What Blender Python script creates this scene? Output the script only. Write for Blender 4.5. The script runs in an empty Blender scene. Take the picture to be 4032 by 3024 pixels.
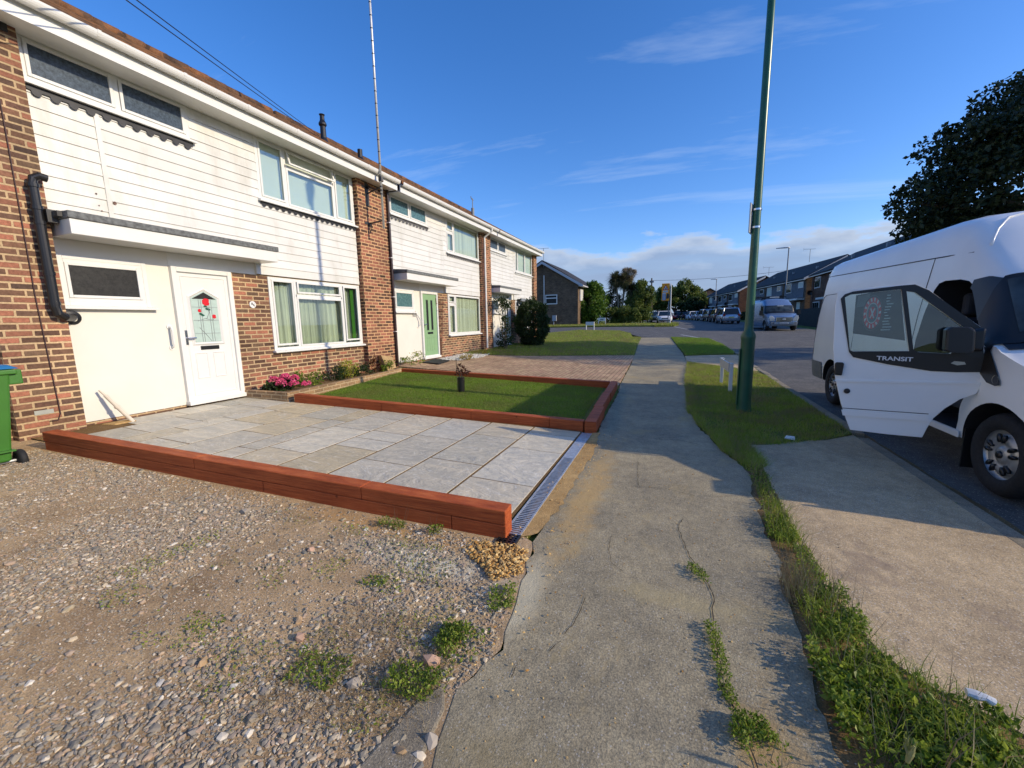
import bpy, bmesh, math, random
import numpy as np
from mathutils import Vector, Matrix
R = math.radians
SC = bpy.context.scene
COL = SC.collection

# ------------------------------------------------------------------ camera
YAW, PITCH, ROLL = -0.38228, -0.15236, -0.0181
cy, sy, cp, sp, cr_, sr = math.cos(YAW), math.sin(YAW), math.cos(PITCH), math.sin(PITCH), math.cos(ROLL), math.sin(ROLL)
fwd = Vector((sy * cp, cy * cp, sp)); rt0 = Vector((cy, -sy, 0)); up0 = rt0.cross(fwd)
rt = cr_ * rt0 + sr * up0; upv = -sr * rt0 + cr_ * up0
cam = bpy.data.cameras.new('camera'); camo = bpy.data.objects.new('camera', cam); COL.objects.link(camo)
cam.sensor_fit = 'HORIZONTAL'; cam.sensor_width = 36.0; cam.lens = 36.0 * 1611.8 / 4032.0
cam.clip_start = 0.05; cam.clip_end = 2000
camo.matrix_world = Matrix(((rt.x, upv.x, -fwd.x, 0), (rt.y, upv.y, -fwd.y, 0), (rt.z, upv.z, -fwd.z, 1.42), (0, 0, 0, 1)))
SC.camera = camo

# ------------------------------------------------------------------ sun, sky, exposure
SUN = Vector((1.0, 0.035, 0.45)).normalized()
sl = bpy.data.lights.new('sun', 'SUN'); sl.energy = 3.2; sl.angle = R(0.55); sl.color = (1.0, 0.845, 0.61)
so = bpy.data.objects.new('sun', sl); COL.objects.link(so); so.rotation_euler = SUN.to_track_quat('Z', 'Y').to_euler()
so.location = (20, 0, 20)
W = bpy.data.worlds.new('World'); SC.world = W; W.use_nodes = True
nt = W.node_tree; nt.nodes.clear()
def wn(t, **k):
    n = nt.nodes.new(t)
    for a, b in k.items(): setattr(n, a, b)
    return n
bg = wn('ShaderNodeBackground'); bg.inputs[1].default_value = 0.137
out = wn('ShaderNodeOutputWorld'); nt.links.new(bg.outputs[0], out.inputs[0])
sky = wn('ShaderNodeTexSky', sky_type='NISHITA'); sky.sun_disc = False
sky.sun_elevation = math.asin(SUN.z); sky.sun_rotation = math.atan2(SUN.x, SUN.y)
sky.air_density = 1.0; sky.dust_density = 0.6; sky.ozone_density = 2.0
hs = wn('ShaderNodeHueSaturation'); hs.inputs['Saturation'].default_value = 1.22; hs.inputs['Value'].default_value = 1.0
tint = wn('ShaderNodeMix', data_type='RGBA', blend_type='MULTIPLY'); tint.inputs[0].default_value = 1.0; tint.inputs[7].default_value = (0.92, 0.97, 1.22, 1); nt.links.new(sky.outputs[0], tint.inputs[6]); nt.links.new(tint.outputs[2], hs.inputs['Color'])
tc = wn('ShaderNodeTexCoord'); sep = wn('ShaderNodeSeparateXYZ'); nt.links.new(tc.outputs['Generated'], sep.inputs[0])
def wm(op, a, b=None, c=None, clamp=False):
    n = wn('ShaderNodeMath', operation=op); n.use_clamp = clamp
    for i, v in enumerate((a, b, c)):
        if v is None: continue
        if isinstance(v, (int, float)): n.inputs[i].default_value = v
        else: nt.links.new(v, n.inputs[i])
    return n.outputs[0]
# project the direction on a high flat layer so that clouds foreshorten towards the horizon
zz = wm('MAXIMUM', sep.outputs[2], 0.0)
den = wm('ADD', zz, 0.09)
u_ = wm('DIVIDE', sep.outputs[0], den); v_ = wm('DIVIDE', sep.outputs[1], den)
cmb = wn('ShaderNodeCombineXYZ'); nt.links.new(u_, cmb.inputs[0]); nt.links.new(v_, cmb.inputs[1])
mp = wn('ShaderNodeMapping'); nt.links.new(cmb.outputs[0], mp.inputs[0]); mp.inputs['Rotation'].default_value = (0, 0, R(14)); mp.inputs['Scale'].default_value = (0.35, 1.5, 1)
n1 = wn('ShaderNodeTexNoise'); n1.inputs['Scale'].default_value = 0.9; n1.inputs['Detail'].default_value = 7; n1.inputs['Roughness'].default_value = 0.62; n1.inputs['Distortion'].default_value = 0.5
nt.links.new(mp.outputs[0], n1.inputs['Vector'])
# wispy high cloud
w1 = wm('SMOOTH_MIN', wm('MULTIPLY', wm('SUBTRACT', n1.outputs[0], 0.55), 2.1, clamp=True), 0.30, 0.1)
# low bank near the horizon with a lumpy top edge
n2 = wn('ShaderNodeTexNoise'); n2.inputs['Scale'].default_value = 6.5; n2.inputs['Detail'].default_value = 8; n2.inputs['Roughness'].default_value = 0.55
mp2 = wn('ShaderNodeMapping'); nt.links.new(tc.outputs['Generated'], mp2.inputs[0]); mp2.inputs['Scale'].default_value = (1, 1, 3.2); nt.links.new(mp2.outputs[0], n2.inputs['Vector'])
edge = wm('ADD', wm('MULTIPLY', wm('SUBTRACT', n2.outputs[0], 0.5), 0.14), 0.165)
bank = wm('MULTIPLY', wm('SUBTRACT', edge, zz), 60.0, clamp=True)
n3 = wn('ShaderNodeTexNoise'); n3.inputs['Scale'].default_value = 4.0; n3.inputs['Detail'].default_value = 6
mp3 = wn('ShaderNodeMapping'); nt.links.new(tc.outputs['Generated'], mp3.inputs[0]); mp3.inputs['Scale'].default_value = (1, 1, 7); nt.links.new(mp3.outputs[0], n3.inputs['Vector'])
bank = wm('MULTIPLY', bank, wm('ADD', wm('MULTIPLY', n3.outputs[0], 0.9), 0.45, clamp=True))
top = wm('SUBTRACT', 1.0, wm('MULTIPLY', wm('SUBTRACT', edge, zz), 22.0, clamp=True))      # sunlit rim of the bank
bcol = wn('ShaderNodeMix', data_type='RGBA'); nt.links.new(top, bcol.inputs[0])
bcol.inputs[6].default_value = (1.75, 2.35, 3.5, 1); bcol.inputs[7].default_value = (3.4, 3.9, 4.7, 1)
m1 = wn('ShaderNodeMix', data_type='RGBA'); nt.links.new(w1, m1.inputs[0]); nt.links.new(hs.outputs[0], m1.inputs[6]); m1.inputs[7].default_value = (4.2, 4.9, 5.9, 1)
m2 = wn('ShaderNodeMix', data_type='RGBA'); nt.links.new(bank, m2.inputs[0]); nt.links.new(m1.outputs[2], m2.inputs[6]); nt.links.new(bcol.outputs[2], m2.inputs[7])
nt.links.new(m2.outputs[2], bg.inputs[0])
SC.view_settings.view_transform = 'Standard'; SC.view_settings.look = 'None'; SC.view_settings.exposure = 0.42; SC.view_settings.gamma = 1.0
SC.cycles.max_bounces = 6; SC.cycles.transparent_max_bounces = 12; SC.cycles.caustics_reflective = False; SC.cycles.caustics_refractive = False

# ------------------------------------------------------------------ helpers
RNG = np.random.default_rng(5)
random.seed(3)
def tag(o, label=None, cat=None, group=None, kind=None):
    if label: o['label'] = label
    if cat: o['category'] = cat
    if group: o['group'] = group
    if kind: o['kind'] = kind
    return o
def thing(name, label, cat, loc=(0, 0, 0), group=None):
    o = bpy.data.objects.new(name, None); COL.objects.link(o); o.location = loc; o.empty_display_size = 0.2
    return tag(o, label, cat, group)
def woff(o):
    v = Vector((0, 0, 0))
    while o is not None:
        v += o.location; o = o.parent
    return v
class MB:
    def __init__(s): s.v = []; s.f = []; s.m = []
    def add(s, vs, fs, mi=0):
        b = len(s.v); s.v.extend([tuple(p) for p in vs]); s.f.extend([tuple(b + i for i in f) for f in fs]); s.m.extend([mi] * len(fs)); return s
    def box(s, x0, x1, y0, y1, z0, z1, mi=0):
        if x0 > x1: x0, x1 = x1, x0
        if y0 > y1: y0, y1 = y1, y0
        if z0 > z1: z0, z1 = z1, z0
        return s.add([(x0, y0, z0), (x1, y0, z0), (x1, y1, z0), (x0, y1, z0), (x0, y0, z1), (x1, y0, z1), (x1, y1, z1), (x0, y1, z1)],
                     [(0, 3, 2, 1), (4, 5, 6, 7), (0, 1, 5, 4), (1, 2, 6, 5), (2, 3, 7, 6), (3, 0, 4, 7)], mi)
    def hexa(s, lo, hi, mi=0):   # lo, hi: 4 corners each, counter-clockwise seen from above
        return s.add(list(lo) + list(hi), [(0, 3, 2, 1), (4, 5, 6, 7), (0, 1, 5, 4), (1, 2, 6, 5), (2, 3, 7, 6), (3, 0, 4, 7)], mi)
    def prism(s, poly, a, b, axis='x', mi=0):   # poly in the two other axes (y,z) / (x,z) / (x,y)
        n = len(poly)
        def P(p, t): return (t, p[0], p[1]) if axis == 'x' else ((p[0], t, p[1]) if axis == 'y' else (p[0], p[1], t))
        vs = [P(p, a) for p in poly] + [P(p, b) for p in poly]
        return s.add(vs, [tuple(range(n)), tuple(range(2 * n - 1, n - 1, -1))] + [(i, i + n, (i + 1) % n + n, (i + 1) % n) for i in range(n)], mi)
    def tube(s, pts, r, n=8, mi=0, caps=True):
        pts = [Vector(p) for p in pts]; rs = r if isinstance(r, (list, tuple)) else [r] * len(pts)
        b = len(s.v); prev = None
        for i, p in enumerate(pts):
            d = (pts[min(i + 1, len(pts) - 1)] - pts[max(i - 1, 0)]).normalized()
            if prev is None:
                prev = d.cross(Vector((0, 0, 1)) if abs(d.z) < 0.9 else Vector((1, 0, 0))).normalized()
            a = (prev - d * prev.dot(d)).normalized(); prev = a; c = d.cross(a)
            for k in range(n):
                t = 2 * math.pi * k / n; s.v.append(tuple(p + (a * math.cos(t) + c * math.sin(t)) * rs[i]))
        for i in range(len(pts) - 1):
            for k in range(n):
                s.f.append((b + i * n + k, b + i * n + (k + 1) % n, b + (i + 1) * n + (k + 1) % n, b + (i + 1) * n + k)); s.m.append(mi)
        if caps:
            s.f.append(tuple(b + k for k in range(n))[::-1]); s.m.append(mi)
            s.f.append(tuple(b + (len(pts) - 1) * n + k for k in range(n))); s.m.append(mi)
        return s
    def lathe(s, prof, origin=(0, 0, 0), axis='z', n=24, mi=0):    # prof: (radius, height)
        b = len(s.v); ox, oy, oz = origin
        for r_, h in prof:
            for k in range(n):
                t = 2 * math.pi * k / n; a, c = r_ * math.cos(t), r_ * math.sin(t)
                s.v.append((ox + a, oy + c, oz + h) if axis == 'z' else ((ox + h, oy + a, oz + c) if axis == 'x' else (ox + a, oy + h, oz + c)))
        for i in range(len(prof) - 1):
            for k in range(n):
                s.f.append((b + i * n + k, b + i * n + (k + 1) % n, b + (i + 1) * n + (k + 1) % n, b + (i + 1) * n + k)); s.m.append(mi)
        return s
    def build(s, name, mats, parent=None, bevel=0, smooth=False, fix=True, seg=2):
        off = woff(parent) if parent is not None else Vector((0, 0, 0))
        me = bpy.data.meshes.new(name); me.from_pydata([(a - off.x, b - off.y, c - off.z) for a, b, c in s.v], [], s.f)
        if not isinstance(mats, (list, tuple)): mats = [mats]
        for m in mats: me.materials.append(m)
        if len(mats) > 1: me.polygons.foreach_set('material_index', s.m)
        if fix:
            bm = bmesh.new(); bm.from_mesh(me); bmesh.ops.recalc_face_normals(bm, faces=bm.faces); bm.to_mesh(me); bm.free()
        if smooth: me.polygons.foreach_set('use_smooth', [True] * len(me.polygons))
        me.update(); o = bpy.data.objects.new(name, me); COL.objects.link(o)
        if parent is not None: o.parent = parent
        if bevel:
            md = o.modifiers.new('bevel', 'BEVEL'); md.width = bevel; md.segments = seg; md.limit_method = 'ANGLE'; md.angle_limit = R(40)
        return o
def npmesh(name, V, F, mat, parent=None, smooth=False, mi=None):
    """V (n,3) float, F (m,k) int with constant k"""
    off = woff(parent) if parent is not None else Vector((0, 0, 0))
    V = np.asarray(V, dtype=np.float32) - np.array(off, dtype=np.float32)
    me = bpy.data.meshes.new(name); m, k = F.shape
    me.vertices.add(len(V)); me.vertices.foreach_set('co', V.ravel())
    me.loops.add(m * k); me.loops.foreach_set('vertex_index', F.astype(np.int32).ravel())
    me.polygons.add(m); me.polygons.foreach_set('loop_start', np.arange(0, m * k, k, dtype=np.int32))
    for x in (mat if isinstance(mat, (list, tuple)) else [mat]): me.materials.append(x)
    if mi is not None: me.polygons.foreach_set('material_index', mi.astype(np.int32))
    me.update(calc_edges=True)
    me.polygons.foreach_set('use_smooth', np.full(m, bool(smooth)))
    o = bpy.data.objects.new(name, me); COL.objects.link(o)
    if parent is not None: o.parent = parent
    return o
def copy_tree(o, parent=None):
    c = o.copy(); COL.objects.link(c)
    if parent is not None: c.parent = parent
    for ch in list(o.children): copy_tree(ch, c)
    return c

# ------------------------------------------------------------------ materials
class Mat:
    def __init__(s, name, rough=0.6, metal=0.0, spec=0.5):
        s.m = bpy.data.materials.new(name); s.m.use_nodes = True; s.t = s.m.node_tree; s.t.nodes.clear()
        s.b = s.n('ShaderNodeBsdfPrincipled'); s.o = s.n('ShaderNodeOutputMaterial'); s.l(s.b.outputs[0], s.o.inputs[0])
        s.b.inputs['Roughness'].default_value = rough; s.b.inputs['Metallic'].default_value = metal; s.b.inputs['Specular IOR Level'].default_value = spec
    def n(s, t, **k):
        x = s.t.nodes.new(t)
        for a, b in k.items(): setattr(x, a, b)
        return x
    def l(s, a, b): s.t.links.new(a, b)
    def pos(s, scale=(1, 1, 1), rot=0, obj=False):
        g = s.n('ShaderNodeTexCoord').outputs['Object'] if obj else s.n('ShaderNodeNewGeometry').outputs['Position']
        m = s.n('ShaderNodeMapping'); s.l(g, m.inputs[0]); m.inputs['Scale'].default_value = scale; m.inputs['Rotation'].default_value = (0, 0, rot); return m.outputs[0]
    def noise(s, scale, detail=4, rough=0.55, vec=None, dist=0):
        x = s.n('ShaderNodeTexNoise'); x.inputs['Scale'].default_value = scale; x.inputs['Detail'].default_value = detail; x.inputs['Roughness'].default_value = rough; x.inputs['Distortion'].default_value = dist
        s.l(vec if vec is not None else s.pos(), x.inputs['Vector']); return x.outputs[0]
    def ramp(s, fac, stops, interp='LINEAR'):
        x = s.n('ShaderNodeValToRGB'); e = x.color_ramp.elements; x.color_ramp.interpolation = interp
        while len(e) < len(stops): e.new(0.5)
        for i, (p, c) in enumerate(stops):
            e[i].position = p; e[i].color = tuple(c) + (1,) if len(c) == 3 else c
        s.l(fac, x.inputs[0]); return x.outputs[0]
    def mix(s, fac, a, b, mode='MIX'):
        x = s.n('ShaderNodeMix', data_type='RGBA', blend_type=mode)
        for i, v in ((0, fac), (6, a), (7, b)):
            if isinstance(v, (int, float)): x.inputs[i].default_value = v
            elif isinstance(v, tuple): x.inputs[i].default_value = v + (1,) if len(v) == 3 else v
            else: s.l(v, x.inputs[i])
        return x.outputs[2]
    def math(s, op, a, b=0.0, c=0.0, clamp=False):
        x = s.n('ShaderNodeMath', operation=op); x.use_clamp = clamp
        for i, v in enumerate((a, b, c)):
            if isinstance(v, (int, float)): x.inputs[i].default_value = v
            else: s.l(v, x.inputs[i])
        return x.outputs[0]
    def col(s, c):
        if isinstance(c, tuple): s.b.inputs['Base Color'].default_value = c + (1,)
        else: s.l(c, s.b.inputs['Base Color'])
        return s
    def bump(s, h, dist=0.01, strength=1.0):
        x = s.n('ShaderNodeBump'); x.inputs['Distance'].default_value = dist; x.inputs['Strength'].default_value = strength; s.l(h, x.inputs['Height']); s.l(x.outputs[0], s.b.inputs['Normal']); return s
    def island(s): return s.n('ShaderNodeNewGeometry').outputs['Random Per Island']
def C(h):    # sRGB 0-255 triple to linear
    return tuple((c / 255 / 12.92) if c / 255 <= 0.04045 else ((c / 255 + 0.055) / 1.055) ** 2.4 for c in h)
def plain(name, c, rough=0.5, metal=0.0, vary=0.06, scale=9, bump=0.0, obj=False):
    m = Mat(name, rough, metal); n = m.noise(scale, 5, vec=m.pos(obj=obj))
    m.col(m.ramp(n, [(0.3, tuple(x * (1 - vary * 2) for x in c)), (0.7, tuple(min(1, x * (1 + vary)) for x in c))]))
    if bump: m.bump(m.noise(scale * 8, 4, vec=m.pos(obj=obj)), bump)
    return m.m
def brick_mat(name, stops, mortar, bw=0.225, rh=0.075, ms=0.012, stain=0.25, rough=0.85):
    m = Mat(name, rough, spec=0.2); g = m.n('ShaderNodeNewGeometry'); sp_ = m.n('ShaderNodeSeparateXYZ'); m.l(g.outputs['Position'], sp_.inputs[0])
    sn = m.n('ShaderNodeSeparateXYZ'); m.l(g.outputs['True Normal'], sn.inputs[0])
    isx = m.math('GREATER_THAN', m.math('ABSOLUTE', sn.outputs[0]), 0.6); isz = m.math('GREATER_THAN', m.math('ABSOLUTE', sn.outputs[2]), 0.6)
    uu = m.math('ADD', m.math('MULTIPLY', sp_.outputs[1], isx), m.math('MULTIPLY', sp_.outputs[0], m.math('SUBTRACT', 1.0, isx)))
    vv = m.math('ADD', m.math('MULTIPLY', sp_.outputs[2], m.math('SUBTRACT', 1.0, isz)), m.math('MULTIPLY', sp_.outputs[1], isz))
    cb = m.n('ShaderNodeCombineXYZ'); m.l(uu, cb.inputs[0]); m.l(m.math('ADD', vv, 0.005), cb.inputs[1])
    wob = m.n('ShaderNodeTexNoise'); wob.inputs['Scale'].default_value = 14; wob.inputs['Detail'].default_value = 3; m.l(g.outputs['Position'], wob.inputs['Vector'])
    va = m.n('ShaderNodeVectorMath', operation='MULTIPLY_ADD'); m.l(wob.outputs['Color'], va.inputs[0]); va.inputs[1].default_value = (0.007, 0.007, 0); m.l(cb.outputs[0], va.inputs[2])
    b = m.n('ShaderNodeTexBrick'); m.l(va.outputs[0], b.inputs['Vector'])
    b.inputs['Color1'].default_value = (0, 0, 0, 1); b.inputs['Color2'].default_value = (1, 1, 1, 1); b.inputs['Mortar'].default_value = (0.5, 0.5, 0.5, 1)
    b.inputs['Scale'].default_value = 1; b.inputs['Mortar Size'].default_value = ms; b.inputs['Mortar Smooth'].default_value = 0.25; b.inputs['Brick Width'].default_value = bw; b.inputs['Row Height'].default_value = rh
    c = m.ramp(b.outputs['Color'], stops)
    n = m.noise(38, 6, 0.7); c = m.mix(0.85, c, m.ramp(n, [(0.3, (0.55, 0.52, 0.5)), (0.72, (1.25, 1.2, 1.15))]), 'MULTIPLY')
    mo = m.mix(0.6, mortar, m.ramp(m.noise(60, 4), [(0.3, (0.6, 0.6, 0.6)), (0.7, (1.2, 1.2, 1.2))]), 'MULTIPLY')
    c = m.mix(b.outputs['Fac'], c, mo)
    st = m.ramp(m.noise(1.3, 5), [(0.35, (1 - stain, 1 - stain, 1 - stain)), (0.65, (1.1, 1.08, 1.05))]); c = m.mix(1.0, c, st, 'MULTIPLY')
    hq = m.n('ShaderNodeHueSaturation'); hq.inputs['Saturation'].default_value = 0.86; m.l(c, hq.inputs['Color']); m.col(hq.outputs[0])
    h = m.math('ADD', m.math('MULTIPLY', m.math('SUBTRACT', 1.0, b.outputs['Fac']), 1.0), m.math('MULTIPLY', n, 0.35)); m.bump(h, 0.006); return m.m
BST = [(0.0, C((92, 66, 52))), (0.18, C((118, 86, 64))), (0.34, C((140, 98, 70))), (0.5, C((98, 76, 64))), (0.62, C((160, 98, 66))), (0.76, C((180, 106, 72))), (0.88, C((128, 100, 74))), (1.0, C((84, 66, 58)))]
M = {}
M['brick'] = brick_mat('house_brick', BST, C((198, 166, 118)))
M['brick_pier'] = brick_mat('pier_brick', [(0.0, C((86, 62, 50))), (0.3, C((134, 88, 64))), (0.5, C((160, 94, 64))), (0.7, C((170, 104, 72))), (0.85, C((108, 76, 60))), (1.0, C((76, 62, 54)))], C((208, 160, 104)))
M['brick_garden'] = brick_mat('garden_brick', [(0, C((150, 120, 80))), (0.5, C((176, 138, 88))), (1, C((130, 104, 76)))], C((190, 162, 120)), rh=0.07)
M['brick_gable'] = brick_mat('gable_brick', [(0, C((88, 72, 58))), (0.5, C((112, 88, 66))), (1, C((128, 104, 78)))], C((130, 110, 86)), stain=0.3)
M['brick_far'] = brick_mat('dark_terrace_brick', [(0, C((84, 56, 44))), (0.5, C((106, 66, 50))), (1, C((124, 84, 60)))], C((120, 96, 78)))
M['brick_orange'] = brick_mat('orange_brick', [(0, C((176, 104, 66))), (1, C((196, 124, 80)))], C((180, 130, 96)))
M['white'] = plain('white_upvc', (0.72, 0.72, 0.69), 0.28, vary=0.02, scale=3)
def cladding_mat():
    m = Mat('white_cladding', 0.45); n = m.noise(2.2, 6, 0.6); c = m.ramp(n, [(0.3, (0.64, 0.635, 0.60)), (0.6, (0.71, 0.705, 0.67))])
    n2 = m.noise(1.0, 5, 0.7, vec=m.pos((3, 3, 0.8))); c = m.mix(1.0, c, m.ramp(n2, [(0.30, (0.86, 0.85, 0.81)), (0.48, (1, 1, 1))]), 'MULTIPLY')
    c = m.mix(1.0, c, m.ramp(m.island(), [(0, (0.95, 0.95, 0.93)), (1, (1.03, 1.03, 1.03))]), 'MULTIPLY'); m.col(c); m.bump(m.noise(70, 3), 0.0006); return m.m
M['clad'] = cladding_mat()
M['render'] = plain('cream_painted_render', (0.70, 0.68, 0.61), 0.75, vary=0.03, scale=1.7, bump=0.0015)
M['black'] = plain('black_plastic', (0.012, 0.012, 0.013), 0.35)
M['grey_black'] = plain('weathered_black_pipe', (0.05, 0.05, 0.05), 0.6, vary=0.3)
M['lead'] = plain('black_flashing', (0.022, 0.022, 0.024), 0.5, vary=0.3)
M['felt'] = plain('grey_roof_felt', (0.16, 0.17, 0.17), 0.9, vary=0.25, scale=20, bump=0.004)
M['steel'] = plain('galvanised_steel', (0.50, 0.51, 0.52), 0.42, 0.45, vary=0.15, scale=30)
M['chrome'] = plain('chrome', (0.6, 0.6, 0.62), 0.12, 1.0, vary=0.02)
M['pole_white'] = plain('silver_grey_pole', (0.62, 0.62, 0.6), 0.35, 0.3)
M['rubber'] = plain('black_rubber', (0.014, 0.014, 0.015), 0.75, vary=0.2)
M['green_paint'] = plain('lamp_post_green', (0.018, 0.10, 0.055), 0.32, vary=0.12, scale=4)
M['grey_metal'] = plain('grey_metal', (0.22, 0.24, 0.25), 0.5)
M['sage'] = plain('sage_green_door', C((134, 168, 126)), 0.35, vary=0.03)
M['bin_green'] = plain('green_bin_plastic', C((58, 112, 38)), 0.42, vary=0.05, scale=6, bump=0.0006)
M['bin_blue'] = plain('blue_lid_plastic', C((36, 106, 158)), 0.4)
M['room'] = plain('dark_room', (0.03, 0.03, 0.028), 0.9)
M['net'] = plain('pale_blind', (0.66, 0.67, 0.56), 0.8, vary=0.02, scale=2)
M['trellis'] = plain('brown_trellis', C((110, 74, 54)), 0.8, vary=0.2)
def glass_mat(name, tint=(0.9, 0.95, 0.93), refl=0.05, rough=0.02):
    m = Mat(name); m.t.nodes.remove(m.b)
    tr = m.n('ShaderNodeBsdfTransparent'); tr.inputs[0].default_value = tint + (1,)
    gl = m.n('ShaderNodeBsdfGlossy'); gl.inputs['Roughness'].default_value = rough; gl.inputs[0].default_value = (1, 1, 1, 1)
    lw = m.n('ShaderNodeLayerWeight'); lw.inputs[0].default_value = 0.35
    f = m.math('ADD', m.math('MULTIPLY', lw.outputs['Fresnel'], 0.16), refl, clamp=True)
    mx = m.n('ShaderNodeMixShader'); m.l(f, mx.inputs[0]); m.l(tr.outputs[0], mx.inputs[1]); m.l(gl.outputs[0], mx.inputs[2]); m.l(mx.outputs[0], m.o.inputs[0]); return m.m
M['glass'] = glass_mat('window_glass')
def obscure_mat(name, c1, c2, rough=0.12):
    m = Mat(name, rough, spec=0.35); v = m.n('ShaderNodeTexVoronoi'); v.inputs['Scale'].default_value = 55; m.l(m.pos(), v.inputs['Vector'])
    m.col(m.ramp(m.noise(22, 5, 0.75), [(0.35, c1), (0.7, c2)])); return m.m
M['obscure'] = obscure_mat('obscured_glass', (0.025, 0.035, 0.045), (0.085, 0.12, 0.16), .3)
M['obscure_dark'] = obscure_mat('dark_obscured_glass', (0.006, 0.006, 0.006), (0.03, 0.03, 0.028), 0.45)
M['obscure_teal'] = obscure_mat('teal_obscured_glass', (0.04, 0.09, 0.10), (0.14, 0.26, 0.27))
def curtain_mat(name, c, stripe=26, green=False):
    m = Mat(name, 0.85, spec=0.1); sx = m.n('ShaderNodeSeparateXYZ'); m.l(m.pos(), sx.inputs[0])
    cb = m.n('ShaderNodeCombineXYZ'); m.l(m.math('MULTIPLY', sx.outputs[1], stripe), cb.inputs[0]); m.l(m.math('MULTIPLY', sx.outputs[2], 0.3), cb.inputs[1])
    n = m.n('ShaderNodeTexNoise'); n.inputs['Scale'].default_value = 1; n.inputs['Detail'].default_value = 2; m.l(cb.outputs[0], n.inputs['Vector'])
    m.col(m.ramp(n.outputs[0], [(0.3, tuple(x * 0.45 for x in c)), (0.48, c), (0.7, tuple(min(0.9, x * 1.35) for x in c))])); return m.m
M['curtain'] = curtain_mat('cream_curtain', (0.50, 0.50, 0.38))
M['blind_v'] = curtain_mat('vertical_blind', (0.62, 0.60, 0.45), 60)
M['green_cloth'] = plain('green_curtain', C((60, 120, 20)), 0.8)

def stained_wood():
    m = Mat('red_brown_stained_sleeper', 0.62, spec=0.25); n = m.noise(3.0, 7, 0.7, vec=m.pos((1, 6, 30))); n2 = m.noise(2.2, 4)
    c = m.ramp(n, [(0.25, C((120, 54, 27))), (0.5, C((172, 84, 43))), (0.75, C((200, 112, 62)))])
    c = m.mix(0.8, c, m.ramp(n2, [(0.3, (0.78, 0.72, 0.7)), (0.7, (1.12, 1.1, 1.05))]), 'MULTIPLY')
    v = m.n('ShaderNodeTexVoronoi'); v.inputs['Scale'].default_value = 3.3; m.l(m.pos(), v.inputs['Vector'])
    c = m.mix(1.0, c, m.ramp(v.outputs['Distance'], [(0.035, (0.22, 0.17, 0.15)), (0.07, (1, 1, 1))]), 'MULTIPLY')
    m.col(c); m.bump(m.math('ADD', n, m.math('MULTIPLY', m.noise(90, 3, vec=m.pos((0.3, 3, 3))), 0.5)), 0.004); return m.m
M['sleeper'] = stained_wood()
def asphalt(name, lo, hi, patch, speck=(0.45, 0.42, 0.36), sp_amt=0.10, sc=1.0, stains=None, spots=()):
    m = Mat(name, 0.88, spec=0.25); a = m.noise(150 * sc, 3, 0.8); b = m.noise(1.6, 7, 0.62); d = m.noise(0.35, 4)
    c = m.ramp(b, [(0.32, lo), (0.66, hi)])
    c = m.mix(m.ramp(d, [(0.45, (0, 0, 0)), (0.62, (1, 1, 1))]), c, patch) if patch else c
    c = m.mix(1.0, c, m.ramp(a, [(0.32, (0.55, 0.55, 0.55)), (0.52, (1, 1, 1)), (0.70, (1.42, 1.38, 1.3))]), 'MULTIPLY')
    c = m.mix(1.0, c, m.ramp(m.noise(11, 6, 0.75), [(0.34, (0.80, 0.79, 0.78)), (0.66, (1.12, 1.11, 1.09))]), 'MULTIPLY')
    v = m.n('ShaderNodeTexVoronoi'); v.inputs['Scale'].default_value = 150 * sc; m.l(m.pos(), v.inputs['Vector'])
    sepc = m.n('ShaderNodeSeparateColor'); m.l(v.outputs['Color'], sepc.inputs[0])
    k = m.math('MULTIPLY', m.math('GREATER_THAN', sepc.outputs[0], 1 - sp_amt), m.math('LESS_THAN', v.outputs['Distance'], 0.42))
    c = m.mix(m.math('MULTIPLY', k, 0.7), c, speck)
    if stains:
        s_ = m.noise(stains[1], 6, 0.7, vec=m.pos((1, 1, 1)), dist=0.6); c = m.mix(m.ramp(s_, [(stains[2], (0, 0, 0)), (stains[2] + 0.12, (0.75, 0.75, 0.75))]), c, stains[0])
    for cx, cy_, rx, ry, colr, st in spots:      # stains with a place of their own
        g = m.n('ShaderNodeNewGeometry'); mp_ = m.n('ShaderNodeMapping'); m.l(g.outputs['Position'], mp_.inputs[0]); mp_.inputs['Location'].default_value = (-cx / rx, -cy_ / ry, 0); mp_.inputs['Scale'].default_value = (1 / rx, 1 / ry, 0)
        ln = m.n('ShaderNodeVectorMath', operation='LENGTH'); m.l(mp_.outputs[0], ln.inputs[0]); d_ = m.math('ADD', ln.outputs['Value'], m.math('MULTIPLY', m.math('SUBTRACT', m.noise(5.5, 7, 0.75), 0.5), 2.2))
        c = m.mix(m.ramp(d_, [(0.35, (st, st, st)), (1.0, (0, 0, 0))]), c, colr)
    m.col(c); m.bump(m.math('ADD', a, m.math('MULTIPLY', m.noise(18, 4), 1.4)), 0.004); return m.m
M['path'] = asphalt('worn_grey_footway', C((138, 130, 110)), C((170, 158, 129)), None, sc=0.8, stains=(C((172, 152, 108)), 1.3, 0.56), spots=[(-.70, 1.85, .13, .42, C((200, 190, 160)), .8), (-.62, 3.2, .16, 1.3, C((190, 158, 104)), .7), (.35, 1.2, .16, .5, C((176, 146, 98)), .7), (.1, 2.05, .5, .10, C((176, 160, 118)), .5), (-.45, .9, .3, .3, C((150, 134, 96)), .5)])
M['road'] = asphalt('dark_road_asphalt', C((84, 84, 84)), C((108, 106, 102)), None, sc=0.7)
M['concrete'] = asphalt('pinkish_exposed_concrete', C((170, 150, 120)), C((202, 179, 142)), None, stains=(C((140, 122, 104)), 1.2, .58),  speck=C((214, 206, 190)), sp_amt=0.16, sc=0.9)
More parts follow.
